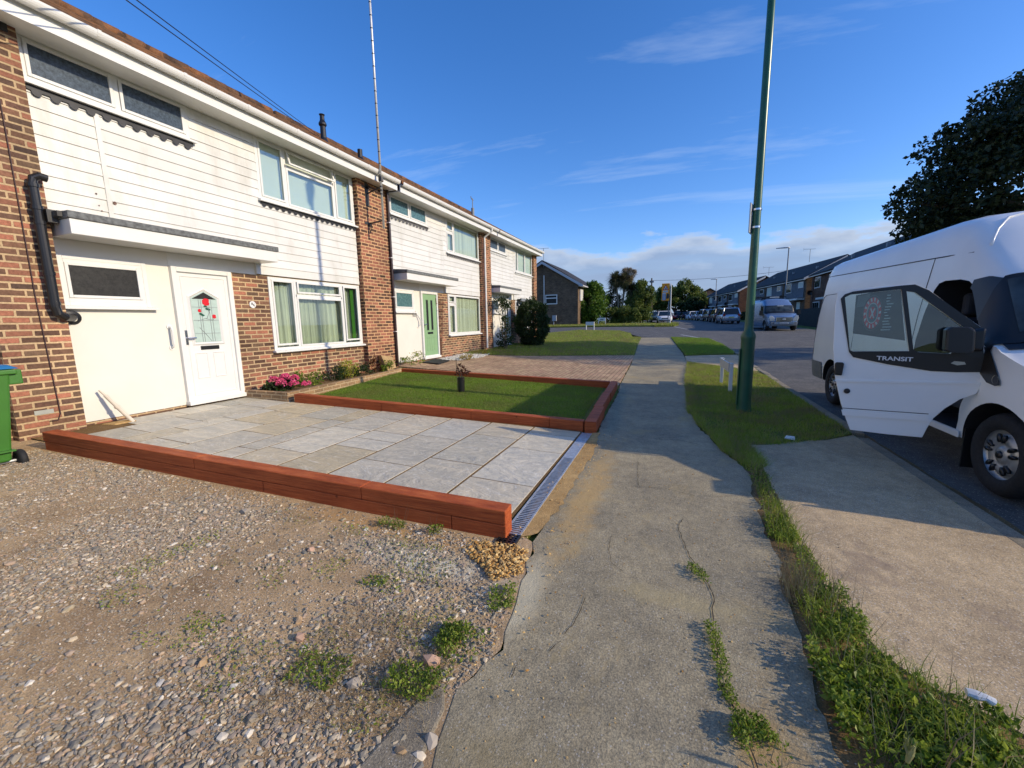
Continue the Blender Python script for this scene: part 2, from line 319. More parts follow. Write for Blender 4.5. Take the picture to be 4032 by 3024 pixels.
M['dirt'] = asphalt('sandy_dirt', C((156, 130, 98)), C((198, 170, 130)), None, speck=C((196, 186, 168)), sp_amt=0.2, sc=0.9, stains=(C((116, 92, 66)), 1.7, 0.55), spots=[(-1.35, 1.88, .62, .17, C((206, 198, 174)), .9), (-1.7, 2.12, 1.2, .10, C((186, 146, 94)), .8), (-1.05, 1.62, .3, .2, C((196, 168, 124)), .8), (-3.6, 2.05, 1.6, .09, C((184, 150, 102)), .6), (-1.15, 1.1, .4, .22, C((112, 92, 60)), .6)])
M['sand'] = asphalt('yellow_mortar_sand', C((172, 138, 88)), C((196, 164, 112)), None, speck=C((210, 190, 150)), sp_amt=0.05, sc=1.2)
M['joint'] = asphalt('brown_slab_joint', C((104, 80, 48)), C((132, 104, 66)), None, sp_amt=0.02)
M['chalk'] = asphalt('cement_dust', C((176, 168, 146)), C((204, 196, 172)), None, speck=C((220, 214, 200)), sp_amt=0.1, sc=0.8)
M['soil'] = asphalt('dark_soil', C((104, 82, 54)), C((146, 118, 78)), None, sp_amt=0.05)
M['turf_base'] = asphalt('turf_soil', C((84, 96, 34)), C((122, 126, 52)), None, speck=C((110, 110, 60)), sp_amt=0.05)
M['kerb'] = asphalt('kerb_concrete', C((128, 120, 104)), C((158, 148, 128)), None)
M['crack'] = plain('crack_shadow_gap', (0.03, 0.027, 0.022), 0.95)
M['paint_line'] = plain('worn_white_line', (0.42, 0.42, 0.40), 0.8, vary=0.35, scale=14)
def slab_mat():
    m = Mat('grey_sandstone_slab', 0.6, spec=0.3); isl = m.island()
    base = m.ramp(isl, [(0, C((172, 168, 152))), (0.25, C((196, 190, 174))), (0.45, C((196, 182, 150))), (0.6, C((180, 178, 168))), (0.8, C((206, 200, 182))), (1, C((182, 170, 142)))])
    n = m.noise(2.6, 7, 0.65, vec=m.pos((0.6, 2.0, 1), 0.35), dist=1.2); c = m.mix(0.75, base, m.ramp(n, [(0.3, (0.76, 0.78, 0.80)), (0.7, (1.22, 1.15, 1.04))]), 'MULTIPLY')
    w = m.noise(1.6, 5, 0.5, vec=m.pos((1, 2.4, 1), 0.5), dist=2.5); ab = m.math('ABSOLUTE', m.math('SUBTRACT', w, 0.5))
    c = m.mix(m.ramp(ab, [(0.0, (0.5, 0.5, 0.5)), (0.012, (0, 0, 0))]), c, C((228, 226, 218)))
    m.col(c); m.bump(m.math('ADD', m.math('MULTIPLY', w, 2.0), m.noise(12, 6, 0.6)), 0.012); return m.m
M['slab'] = slab_mat()
def leaf_mat(name, c1, c2, c3=None, rough=0.5, trans=0.35, dry=None):
    m = Mat(name, rough, spec=0.35); isl = m.island(); st = [(0, c1), (0.6, c2)] + ([(1, c3)] if c3 else [])
    c = m.ramp(isl, st)
    if dry: c = m.mix(m.ramp(m.math('ADD', m.noise(dry[1], 5, 0.7), m.math('MULTIPLY', m.math('SUBTRACT', isl, 0.5), 0.22)), [(0.47, (0, 0, 0)), (0.60, (1, 1, 1))]), c, dry[0])
    m.col(c)
    t = m.n('ShaderNodeBsdfTranslucent'); m.l(c, t.inputs[0]); mx = m.n('ShaderNodeMixShader'); mx.inputs[0].default_value = trans
    m.l(m.b.outputs[0], mx.inputs[1]); m.l(t.outputs[0], mx.inputs[2]); m.l(mx.outputs[0], m.o.inputs[0]); return m.m
M['turf'] = leaf_mat('lawn_blades', (0.13, 0.24, 0.022), (0.22, 0.36, 0.035), (0.34, 0.45, 0.07), trans=.5, dry=((0.22, 0.26, 0.06), 1.2))
M['verge'] = leaf_mat('rough_grass_blades', (0.21, 0.30, 0.035), (0.35, 0.43, 0.055), (0.56, 0.52, 0.17), trans=.5, dry=((0.34, 0.28, 0.12), 1.8))
M['weed'] = leaf_mat('weed_leaves', (0.08, 0.14, 0.015), (0.19, 0.27, 0.03), (0.38, 0.44, 0.07), trans=.45)
M['weed_dry'] = leaf_mat('dry_stems', (0.22, 0.14, 0.07), (0.32, 0.24, 0.12), (0.42, 0.36, 0.20), trans=0.2)
M['seed'] = leaf_mat('barley_heads', (0.30, 0.32, 0.10), (0.44, 0.42, 0.18), (0.5, 0.48, 0.26))
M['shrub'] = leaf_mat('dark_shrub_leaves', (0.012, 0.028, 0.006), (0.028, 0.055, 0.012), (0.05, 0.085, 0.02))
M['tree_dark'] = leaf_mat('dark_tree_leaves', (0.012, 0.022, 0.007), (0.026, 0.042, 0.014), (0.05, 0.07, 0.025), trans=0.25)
M['tree_mid'] = leaf_mat('green_tree_leaves', (0.07, 0.11, 0.018), (0.12, 0.17, 0.03), (0.23, 0.25, 0.06))
M['conifer'] = leaf_mat('conifer_sprays', (0.05, 0.11, 0.012), (0.10, 0.19, 0.02), (0.17, 0.27, 0.03))
M['palm'] = leaf_mat('palm_blades', (0.06, 0.08, 0.03), (0.11, 0.12, 0.05), (0.28, 0.22, 0.12))
M['palm_dry'] = leaf_mat('dry_palm_plume', (0.22, 0.17, 0.10), (0.34, 0.26, 0.16), (0.42, 0.33, 0.21))
M['bark'] = plain('bark', (0.13, 0.10, 0.07), 0.9, vary=0.3, scale=12, bump=0.01)
M['bark_pale'] = plain('pale_palm_bark', (0.36, 0.28, 0.19), 0.9, vary=0.25, scale=12, bump=0.01)
M['pink'] = leaf_mat('pink_petals', (0.70, 0.06, 0.20), (0.85, 0.12, 0.30), (0.90, 0.25, 0.42))
M['yellow_leaf'] = leaf_mat('yellow_green_leaves', (0.20, 0.26, 0.02), (0.40, 0.42, 0.04), (0.55, 0.50, 0.08))
M['succulent'] = leaf_mat('yellow_succulent', (0.25, 0.18, 0.03), (0.42, 0.30, 0.05), (0.22, 0.24, 0.06))
M['copper_leaf'] = leaf_mat('copper_rose_leaves', (0.10, 0.02, 0.015), (0.16, 0.05, 0.02), (0.12, 0.09, 0.03))
def stone_mat(name, stops):
    m = Mat(name, 0.85, spec=0.25); c = m.ramp(m.island(), stops)
    m.col(m.mix(0.7, c, m.ramp(m.noise(40, 4), [(0.3, (0.72, 0.72, 0.72)), (0.7, (1.15, 1.15, 1.15))]), 'MULTIPLY')); return m.m
M['gravel'] = stone_mat('mixed_gravel', [(0, C((124, 120, 110))), (0.2, C((160, 146, 124))), (0.4, C((138, 132, 122))), (0.6, C((182, 156, 130))), (0.75, C((156, 146, 124))), (0.9, C((200, 182, 152))), (1, C((214, 206, 190)))])
M['gravel_gold'] = stone_mat('golden_shingle', [(0, C((176, 128, 66))), (0.4, C((206, 164, 96))), (0.7, C((222, 190, 130))), (1, C((150, 110, 66)))])
M['gravel_white'] = stone_mat('white_chippings', [(0, C((190, 186, 176))), (1, C((228, 226, 218)))])
def tile_mat():
    m = Mat('brown_roof_tiles', 0.85, spec=0.2); v = m.n('ShaderNodeTexVoronoi'); v.inputs['Scale'].default_value = 4.5; m.l(m.pos(), v.inputs['Vector'])
    sc_ = m.n('ShaderNodeSeparateColor'); m.l(v.outputs['Color'], sc_.inputs[0])
    m.col(m.mix(0.6, m.ramp(sc_.outputs[0], [(0, C((84, 66, 54))), (0.6, C((112, 84, 62))), (0.85, C((134, 92, 60))), (1, C((96, 84, 74)))]), m.ramp(m.noise(14, 5), [(0.3, (0.5, 0.5, 0.5)), (0.7, (1.2, 1.2, 1.2))]), 'MULTIPLY')); m.bump(m.noise(30, 4), 0.01); return m.m
M['tiles'] = tile_mat()
M['slate'] = plain('dark_roof_tiles', (0.03, 0.028, 0.028), 0.85, vary=0.3, scale=6)
def paver_mat():
    m = Mat('block_paving', 0.85, spec=0.2); b = m.n('ShaderNodeTexBrick'); m.l(m.pos(rot=R(90)), b.inputs['Vector'])
    b.inputs['Color1'].default_value = (0, 0, 0, 1); b.inputs['Color2'].default_value = (1, 1, 1, 1); b.inputs['Scale'].default_value = 1; b.inputs['Mortar Size'].default_value = 0.006
    b.inputs['Brick Width'].default_value = 0.2; b.inputs['Row Height'].default_value = 0.1; b.inputs['Mortar Smooth'].default_value = 0.3
    c = m.ramp(b.outputs['Color'], [(0, C((160, 132, 104))), (0.4, C((186, 158, 126))), (0.7, C((176, 142, 116))), (1, C((196, 170, 134)))])
    c = m.mix(b.outputs['Fac'], c, C((78, 64, 50))); c = m.mix(1, c, m.ramp(m.noise(1.5, 5), [(0.35, (0.8, 0.8, 0.8)), (0.65, (1.1, 1.1, 1.1))]), 'MULTIPLY')
    m.col(c); m.bump(m.math('SUBTRACT', 1.0, b.outputs['Fac']), 0.006); return m.m
M['paver'] = paver_mat()

# ------------------------------------------------------------------ ground levels
HY = [(-20, .17), (5, .17), (9, .28), (14, .30), (18, .34), (21, .34), (28, .05), (400, .05)]
RY = [(-20, 0), (10, 0), (20, .17), (32, .45), (52, .83), (61, .96), (100, 1.25), (400, 1.3)]
HYn = np.array(HY); RYn = np.array(RY)
def Gn(x, y):
    x = np.asarray(x, float); y = np.asarray(y, float)
    t = np.clip((-1.0 - x) / 5.9, 0, 1); r = np.interp(y, RYn[:, 0], RYn[:, 1])
    return r + t * np.maximum(0, np.interp(y, HYn[:, 0], HYn[:, 1]) - r)
def G(x, y): return float(Gn(x, y))
XC = [-7, -6.9] + [-6.5 + 0.5 * i for i in range(12)] + [0, 1, 2.05]
YC = [i * 0.5 for i in range(-2, 19)] + [9 + i for i in range(0, 13)] + [24, 26, 28, 30, 32, 36, 40, 46, 52, 56, 61, 70, 80, 90, 100, 400]
def drape(name, poly, off, mat, kind='structure', skirt=0.0, label=None, cat=None, zf=None, parent=None, wob=0.0):
    bm = bmesh.new(); vs = [bm.verts.new((p[0], p[1], 0)) for p in poly]; bm.faces.new(vs)
    xs = [p[0] for p in poly]; ys = [p[1] for p in poly]
    for c in XC:
        if min(xs) < c < max(xs): bmesh.ops.bisect_plane(bm, geom=bm.verts[:] + bm.edges[:] + bm.faces[:], plane_co=(c, 0, 0), plane_no=(1, 0, 0), dist=1e-5)
    for c in YC:
        if min(ys) < c < max(ys): bmesh.ops.bisect_plane(bm, geom=bm.verts[:] + bm.edges[:] + bm.faces[:], plane_co=(0, c, 0), plane_no=(0, 1, 0), dist=1e-5)
    bmesh.ops.triangulate(bm, faces=bm.faces)
    for v in bm.verts: v.co.z = (zf(v.co.x, v.co.y) if zf else G(v.co.x, v.co.y)) + off
    bmesh.ops.recalc_face_normals(bm, faces=bm.faces)
    for f in bm.faces:
        if f.normal.z < 0: f.normal_flip()
    if skirt:
        be = [e for e in bm.edges if e.is_boundary]
        r = bmesh.ops.extrude_edge_only(bm, edges=be)
        for v in [g for g in r['geom'] if isinstance(g, bmesh.types.BMVert)]: v.co.z -= skirt
    off_ = woff(parent) if parent is not None else Vector((0, 0, 0))
    for v in bm.verts: v.co -= off_
    me = bpy.data.meshes.new(name); bm.to_mesh(me); bm.free(); me.materials.append(mat)
    o = bpy.data.objects.new(name, me); COL.objects.link(o)
    if parent is not None: o.parent = parent
    if kind: o['kind'] = kind
    return tag(o, label, cat)
def jag(pts, amp, step=0.08, seed=0):   # roughen a polyline
    rs = np.random.default_rng(seed); outp = []
    for (a, b) in zip(pts[:-1], pts[1:]):
        n = max(1, int(math.hypot(b[0] - a[0], b[1] - a[1]) / step))
        for i in range(n):
            t = i / n; outp.append((a[0] + (b[0] - a[0]) * t + rs.normal(0, amp), a[1] + (b[1] - a[1]) * t + rs.normal(0, amp)))
    outp.append(pts[-1]); return outp
# one ground sheet to the horizon
gx = sorted(set([-400, -150, -60, -30, -15] + XC + [2.0, 2.06, 8.0, 8.05, 15, 30, 60, 150, 400])); gy = sorted(set([-200, -60, -20, -8, -4] + YC + [21.9, 22.1, 150, 250, 700]))
gv = []
for b in gy:
    for a in gx:
        gv.append((a, b, G(a, b) - (0.13 if (a > 2.05 or b > 22) else 0.02)))
gf = [(j * len(gx) + i, j * len(gx) + i + 1, (j + 1) * len(gx) + i + 1, (j + 1) * len(gx) + i) for j in range(len(gy) - 1) for i in range(len(gx) - 1)]
go = npmesh('ground', gv, np.array(gf), M['turf_base']); go['kind'] = 'structure'

ROADZ = lambda x, y: float(np.interp(y, RYn[:, 0], RYn[:, 1])) - 0.055
drape('road', [(2.1, -25), (9.3, -25), (9.3, 22), (9.1, 32), (8.4, 45), (6.8, 60), (2.5, 80), (-8, 110), (-16, 110), (-6.0, 80), (-3.0, 62), (-1.9, 50), (-1.6, 44), (-7, 44.4), (-40, 43.5), (-40, 31), (-9.3, 31), (-6, 35.0), (-3.3, 31), (-2.0, 27), (-0.3, 25.9), (1.66, 24.7), (2.02, 16.5), (2.12, 10.5)], 0, M['road'], zf=ROADZ)
LP = [(-0.66, -3), (-0.66, 0.9), (-0.74, 1.2), (-0.66, 1.45), (-0.70, 1.75), (-0.76, 2.1), (-0.80, 2.32), (-0.80, 3.3), (-0.86, 5.0), (-0.90, 5.3), (-1.0, 8.0), (-1.1, 9.1), (-1.25, 13), (-1.40, 15.5), (-1.75, 21), (-2.0, 25.8)]
RP = [(-0.3, 25.7), (0.25, 16.2), (0.33, 13.8), (0.24, 10.5), (0.22, 7.1), (0.32, 5.75), (0.5, 4.8), (0.66, 4.2), (0.62, 3.3), (0.60, 2.6), (0.56, 1.9), (0.54, 1.2), (0.6, -3)]
drape('footpath', jag(LP, 0.008, seed=1) + jag(RP, 0.014, seed=2), 0.006, M['path'], skirt=0.03)
# crossover aprons of exposed concrete
CO1 = [(1.99, -3), (1.99, 1.1), (1.5, 1.5), (1.15, 1.72), (0.88, 1.93), (0.80, 2.2), (0.78, 2.6), (0.75, 2.95), (0.78, 3.4), (0.81, 4.3), (0.74, 4.8), (0.76, 5.05), (1.1, 5.2), (1.64, 5.6), (2.035, 6.02)]
drape('driveway_crossover', jag(CO1, 0.008, seed=3) + [(2.035, -3)], 0.010, M['concrete'], skirt=0.05, zf=lambda x, y: G(x, y) - max(0, x - 1.5) * 0.05)
drape('driveway_crossover', [(0.33, 13.86), (1.87, 12.15), (2.02, 12.3), (2.02, 16.42), (1.9, 16.4), (0.3, 15.55)], 0.010, M['concrete'], skirt=0.05, zf=lambda x, y: G(x, y) - max(0, x - 1.5) * 0.05)
# grass verges
V2 = [(0.66, 4.2), (0.81, 4.36), (0.76, 4.85), (0.78, 5.02), (1.1, 5.16), (1.64, 5.56), (2.02, 5.98), (2.03, 9), (2.02, 11), (1.83, 12.05), (0.36, 13.75), (0.25, 10.5), (0.23, 7.1), (0.33, 5.75), (0.51, 4.8)]
drape('verge', V2, 0.004, M['turf_base'], skirt=0.06)
V1 = [(0.33, 15.65), (1.9, 16.5), (2.0, 17), (1.9, 21), (1.6, 24.5), (-0.3, 25.6)]
drape('verge', V1, 0.03, M['turf_base'], skirt=0.08)
V0 = [(0.48, -2), (0.46, 1.2), (0.48, 1.9), (0.5, 2.6), (0.52, 3.3), (0.58, 4.25), (0.9, 4.4), (0.9, 3.4), (0.87, 2.95), (0.9, 2.6), (0.92, 2.2), (0.96, 1.95), (1.15, 1.75), (1.5, 1.6), (2.02, 1.3), (2.02, -2)]
drape('weedy_soil_strip', V0, 0.001, M['soil'])
drape('verge', [(-2.1, 42.9), (-0.3, 43.2), (0.2, 47.5), (-0.2, 49.3), (-1.8, 47.5)], 0.02, M['turf_base'], skirt=0.1)
# front garden lawns beyond the block paving
L3 = [(-6.9, 12.6), (-4.76, 13.4), (-1.38, 15.42), (-1.72, 21), (-1.95, 25.8), (-2.46, 25.9), (-3.0, 30), (-4.26, 34.3), (-8, 36.2), (-9.3, 31), (-30, 30), (-30, 22.5), (-7.2, 22.5)]
drape('front_lawn', L3, 0.02, M['turf_base'], skirt=0.12)
drape('far_lawn', [(-40, 44.0), (-7, 45.5), (-2.0, 45.2), (-2.1, 52), (-9, 62), (-40, 62)], 0.03, M['turf_base'], skirt=0.12)
DRV = [(-6.99, 8.95), (-1.12, 8.95), (-1.38, 15.40), (-4.76, 13.36), (-6.99, 12.5)]
drape('block_paved_driveway', DRV, 0.012, M['paver'], skirt=0.03)
# gravel drive of the nearest plot
GR = [(-7.0, -3), (-7.0, 2.6), (-6.2, 2.2), (-1.0, 2.45), (-0.80, 2.32)] + [(x, y) for x, y in reversed(LP[:6])]
drape('gravel_drive_bed', GR, 0.003, M['dirt'])
# lawn, patio base, sand haunch beside the channel
drape('new_lawn_bed', [(-6.2, 4.9), (-1.05, 5.05), (-1.22, 8.6), (-6.2, 8.3)], 0.004, M['turf_base'])
drape('patio_base', [(-6.99, 2.17), (-1.045, 2.40), (-1.065, 5.02), (-6.99, 4.85)], 0.0185, M['joint'])
drape('mortar_haunch', jag([(-0.97, 2.3), (-0.94, 5.0), (-0.84, 5.05), (-0.79, 4.4), (-0.76, 4.0), (-0.79, 3.5), (-0.77, 3.0), (-0.80, 2.45), (-0.97, 2.3)], 0.010, 0.06, seed=7)[:-1], 0.012, M['sand'])
# kerb stones and gutter
k = MB()
for a, b, ztop in [(-6, 5.9, -0.03), (6.0, 12.1, 0.0), (12.1, 16.5, -0.03), (16.5, 20.8, 0.0), (20.8, 24.6, 0.0)]:
    y = a
    while y < b - 0.05:
        e = min(y + 0.91, b); z0 = G(1, (y + e) / 2)
        x0 = float(np.interp(y, [-6, 12, 16.5, 24.6], [2.03, 2.03, 2.01, 1.64])); k.box(x0, x0 + 0.125, y + 0.004, e - 0.004, z0 - 0.2, z0 + ztop + 0.012); y = e
ko = k.build('kerb', M['kerb'], bevel=0.012); ko['kind'] = 'structure'
drape('gutter_dirt', jag([(2.155, -6), (2.155, 5), (2.155, 12)], 0.004, 0.3, seed=8) + jag([(2.21, 12), (2.24, 5), (2.2, -6)], 0.012, 0.2, seed=9), 0.004, M['soil'], zf=ROADZ)
# worn lines
for pl in ([(0.2, 29.2), (0.35, 29.4), (1.5, 25.6), (1.35, 25.4)], [(-0.3, 42.4), (-0.15, 42.6), (0.85, 37.2), (0.7, 37.0)]):
    drape('road_line', pl, 0.008, M['paint_line'], zf=ROADZ)
# cracks in the footway: thin jagged gaps
def ribbon(mb, pts, w, off):
    pts = jag(pts, w * 1.3, 0.03, seed=int(abs(pts[0][0] * 1000)) + 3)
    for i in range(len(pts) - 1):
        a, b = pts[i], pts[i + 1]; d = Vector((b[0] - a[0], b[1] - a[1])); 
        if d.length < 1e-4: continue
        n = Vector((-d.y, d.x)).normalized() * w * (0.4 + 0.6 * abs(math.sin(i * 1.7)))
        mb.add([(a[0] - n.x, a[1] - n.y, G(*a) + off), (b[0] - n.x, b[1] - n.y, G(*b) + off), (b[0] + n.x, b[1] + n.y, G(*b) + off), (a[0] + n.x, a[1] + n.y, G(*a) + off)], [(0, 1, 2, 3)])
k = MB()
for pts, w in [([(-.39, 1.94), (-.38, 1.86), (-.39, 1.74), (-.42, 1.63)], .0032), ([(-.43, 1.58), (-.455, 1.51)], .003), ([(-.56, 1.42), (-.56, 1.33)], .0026), ([(-.35, 2.6), (-.34, 2.4), (-.30, 2.26), (-.23, 2.2)], .0022),
               ([(.09, 2.99), (.06, 2.83), (.10, 2.61), (.12, 2.49), (.18, 2.38), (.23, 2.14), (.21, 1.94), (.22, 1.7), (.21, 1.6), (.25, 1.5), (.29, 1.3), (.33, 1.05)], .0045),
               ([(.09, 2.99), (.16, 2.89), (.3, 2.85)], .002), ([(-.24, 3.4), (-.28, 3.75), (-.31, 4.1)], .003), ([(-.31, 3.45), (-.05, 3.5), (.2, 3.42), (.55, 3.55)], .0025), ([(-.8, 9.3), (-.2, 9.25), (.2, 9.3)], .012), ([(-1.1, 11.5), (-.4, 11.4), (.25, 11.5)], .012),
               ([(-.95, 6.2), (-.3, 6.1), (.2, 6.3)], .004), ([(.3, 4.9), (.1, 5.02), (-.2, 4.98)], .006)]:
    ribbon(k, pts, w * .6, 0.0105)
ko = k.build('footpath_crack', M['crack'], fix=False); ko['kind'] = 'structure'

# ------------------------------------------------------------------ patio of sandstone slabs
k = MB()
def zp(x, y): return G(x, y) + 0.022
def slab(x0, x1, y0, y1):
    g = 0.006; z = 0.02
    j = lambda: RNG.normal(0, 0.0015)
    cs = [(x0 + g + j(), y0 + g + j()), (x1 - g + j(), y0 + g + j()), (x1 - g + j(), y1 - g + j()), (x0 + g + j(), y1 - g + j())]
    k.hexa([(a, b, zp(a, b) - z) for a, b in cs], [(a, b, zp(a, b)) for a, b in cs])
def yb(x): return 2.44 + (x + 1.0) * 0.035          # front edge follows the sleeper
def yt(x): return 4.98 + (x + 1.0) * 0.028
cols = [(-1.68, -1.07, [3.13, 4.06, 4.70]), (-2.29, -1.69, [3.42, 4.36]), (-2.9, -2.30, [3.13, 4.05]), (-3.5, -2.91, [3.36, 3.68, 3.99]), (-4.1, -3.51, [3.02, 3.95, 4.55]),
        (-4.4, -4.11, [2.9, 3.8, 4.2]), (-4.98, -4.41, [3.35, 4.16]), (-5.58, -4.99, [2.75, 3.65, 4.25]), (-5.88, -5.59, [3.1, 3.7, 4.3]), (-6.48, -5.89, [2.85, 3.45, 4.35]), (-6.94, -6.49, [3.62, 4.2])]
for x0, x1, cuts in cols:
    sk = 0.05 * 0
    ys = [yb((x0 + x1) / 2)] + cuts + [yt((x0 + x1) / 2)]
    if x1 < -6.4: ys[0] = 3.0
    for a, b in zip(ys[:-1], ys[1:]):
        if b - a > 0.15: slab(x0, x1, a, b)
o = k.build('patio', M['slab'], bevel=0.004); o['kind'] = 'structure'

# ------------------------------------------------------------------ terraced houses
WX, CX, PX = -6.99, -6.955, -6.85       # brick plane, cladding plane, pier face
def cells(mb, x0, x1, y0, y1, z0, z1, holes):
    ys = sorted(set([y0, y1] + [min(max(h[i], y0), y1) for h in holes for i in (0, 1)])); zs = sorted(set([z0, z1] + [min(max(h[i], z0), z1) for h in holes for i in (2, 3)]))
    for a, b in zip(ys[:-1], ys[1:]):
        run = None
        for c, d in zip(zs[:-1], zs[1:]):
            my, mz = (a + b) / 2, (c + d) / 2
            hole = any(h[0] < my < h[1] and h[2] < mz < h[3] for h in holes)
            if not hole: run = (run[0], d) if run else (c, d)
            if (hole or d == z1) and run: mb.box(x0, x1, a, b, *run); run = None
def boards(mb, y0, y1, z0, z1, holes, x=CX, pitch=0.147, zref=2.33):
    n0 = int(math.floor((z0 - zref) / pitch + 1e-6)); z = zref + n0 * pitch
    while z < z1 - 0.01:
        a, b = max(z, z0), min(z + pitch, z1)
        segs = [(y0, y1)]
        for h in holes:
            if h[2] < (a + b) / 2 < h[3]:
                ns = []
                for s0, s1 in segs:
                    if h[1] <= s0 or h[0] >= s1: ns.append((s0, s1)); continue
                    if h[0] > s0: ns.append((s0, h[0]))
                    if h[1] < s1: ns.append((h[1], s1))
                segs = ns
        for s0, s1 in segs:
            t = (b - a) / pitch
            mb.add([(x + 0.010, s0, a), (x + 0.010, s1, a), (x, s1, b - 0.006), (x, s0, b - 0.006), (x - 0.02, s0, a), (x - 0.02, s1, a), (x - 0.02, s1, b), (x - 0.02, s0, b), (x - 0.008, s0, b), (x - 0.008, s1, b)],
                   [(0, 1, 2, 3), (0, 4, 5, 1), (3, 2, 9, 8), (0, 3, 8, 7, 4), (1, 5, 6, 9, 2)])
        z += pitch
def frame(mb, y0, y1, z0, z1, x, w=0.055, d=0.03):      # rectangular frame ring in a plane x
    mb.box(x - d, x, y0, y0 + w, z0, z1); mb.box(x - d, x, y1 - w, y1, z0, z1)
    mb.box(x - d + .001, x - .001, y0 + w, y1 - w, z0, z0 + w); mb.box(x - d + .001, x - .001, y0 + w, y1 - w, z1 - w, z1)
def window(root, y0, y1, z0, z1, x, mull, panes, glass, back=None, backx=0.10, sill=True, label=None, open_top=False):
    """mull: list of bars (y0,y1,z0,z1); panes: list of glazed openings (y0,y1,z0,z1)"""
    f = MB(); frame(f, y0, y1, z0, z1, x, 0.05, 0.06)
    for m_ in mull: f.box(x - 0.055, x - 0.002, *m_)
    ya, yb2, za, zb2 = min(p[0] for p in panes) - .033, max(p[1] for p in panes) + .033, min(p[2] for p in panes) - .033, max(p[3] for p in panes) + .033
    for q_ in ((y0 + .049, ya, z0 + .049, z1 - .049), (yb2, y1 - .049, z0 + .049, z1 - .049), (y0 + .049, y1 - .049, z0 + .049, za), (y0 + .049, y1 - .049, zb2, z1 - .049)):
        if q_[1] - q_[0] > .004 and q_[3] - q_[2] > .004: f.box(x - .052, x - .004 - .001 * (q_[0] > ya), *q_)
    o = f.build('window', M['white'], root, bevel=0.006)
    if label: o['label'] = label
    for i, p in enumerate(panes):
        s = MB(); frame(s, p[0] - 0.035, p[1] + 0.035, p[2] - 0.035, p[3] + 0.035, x + 0.012, 0.036, 0.03)
        if open_top and i == open_top:    # top-hung vent pushed open a little at the bottom
            s.v = [(a + (p[3] + 0.035 - c) * 0.30 + 0.01, b, c) for a, b, c in s.v]
        s.build('sash', M['white'], o, bevel=0.005)
        g = MB()
        if open_top and i == open_top:
            g.add([(x + 0.03 * 0 + (p[3] + 0.035 - c) * 0.30, b, c) for b, c in ((p[0], p[2]), (p[1], p[2]), (p[1], p[3]), (p[0], p[3]))], [(0, 1, 2, 3)])
        else: g.box(x - 0.012, x - 0.006, p[0] - 0.002, p[1] + 0.002, p[2] - 0.002, p[3] + 0.002)
        g.build('pane', glass, o)
    if back is not None:
        n = max(8, int((y1 - y0) / 0.035)); V = []; F = []
        for i in range(n + 1):
            yy = y0 + (y1 - y0) * i / n; xx = x - backx + (0.018 * math.sin(i * 1.9) + 0.01 * math.sin(i * 0.7) if back in (M['curtain'],) else 0)
            V += [(xx, yy, z0), (xx, yy, z1)]
        F = [(2 * i, 2 * i + 2, 2 * i + 3, 2 * i + 1) for i in range(n)]
        c = MB(); c.add(V, F); c.build('curtain', back, o, fix=False)
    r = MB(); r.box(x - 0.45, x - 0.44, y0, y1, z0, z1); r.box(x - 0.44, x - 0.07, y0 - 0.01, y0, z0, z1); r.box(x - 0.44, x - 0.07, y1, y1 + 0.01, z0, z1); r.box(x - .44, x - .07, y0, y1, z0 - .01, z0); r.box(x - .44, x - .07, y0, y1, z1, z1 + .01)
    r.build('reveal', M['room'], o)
    if sill:
        s = MB(); s.prism([(x - 0.05, z0 - 0.035), (x + 0.07, z0 - 0.045), (x + 0.07, z0 - 0.012), (x + 0.012, z0), (x - 0.05, z0)], y0 - 0.03, y1 + 0.06, 'y'); s.build('sill', M['white'], o, bevel=0.004)
    return o
def flashing(root, y0, y1, z, n, mat, drop=0.10):
    m_ = MB(); poly = [(y0, z), (y0, z - drop * 0.45)]; w = (y1 - y0) / n
    for i in range(n):
        c = y0 + w * (i + 0.5); r = w * 0.27
        poly.append((c - r * 1.15, z - drop * 0.5))
        for t in range(0, 7): a = math.pi * t / 6; poly.append((c - r * math.cos(a), z - drop * 0.58 - r * 0.95 * math.sin(a)))
        poly.append((c + r * 1.15, z - drop * 0.5))
    poly += [(y1, z - drop * 0.45), (y1, z)]
    b = len(m_.v); bm = bmesh.new(); vs = [bm.verts.new((CX + 0.024, p[0], p[1])) for p in poly]; f = bm.faces.new(vs); r_ = bmesh.ops.extrude_face_region(bm, geom=[f])
    for v in [g for g in r_['geom'] if isinstance(g, bmesh.types.BMVert)]: v.co.x += 0.005
    bmesh.ops.recalc_face_normals(bm, faces=bm.faces); off = woff(root)
    for v in bm.verts: v.co -= off
    me = bpy.data.meshes.new('flashing'); bm.to_mesh(me); bm.free(); me.materials.append(mat); o = bpy.data.objects.new('flashing', me); COL.objects.link(o); o.parent = root
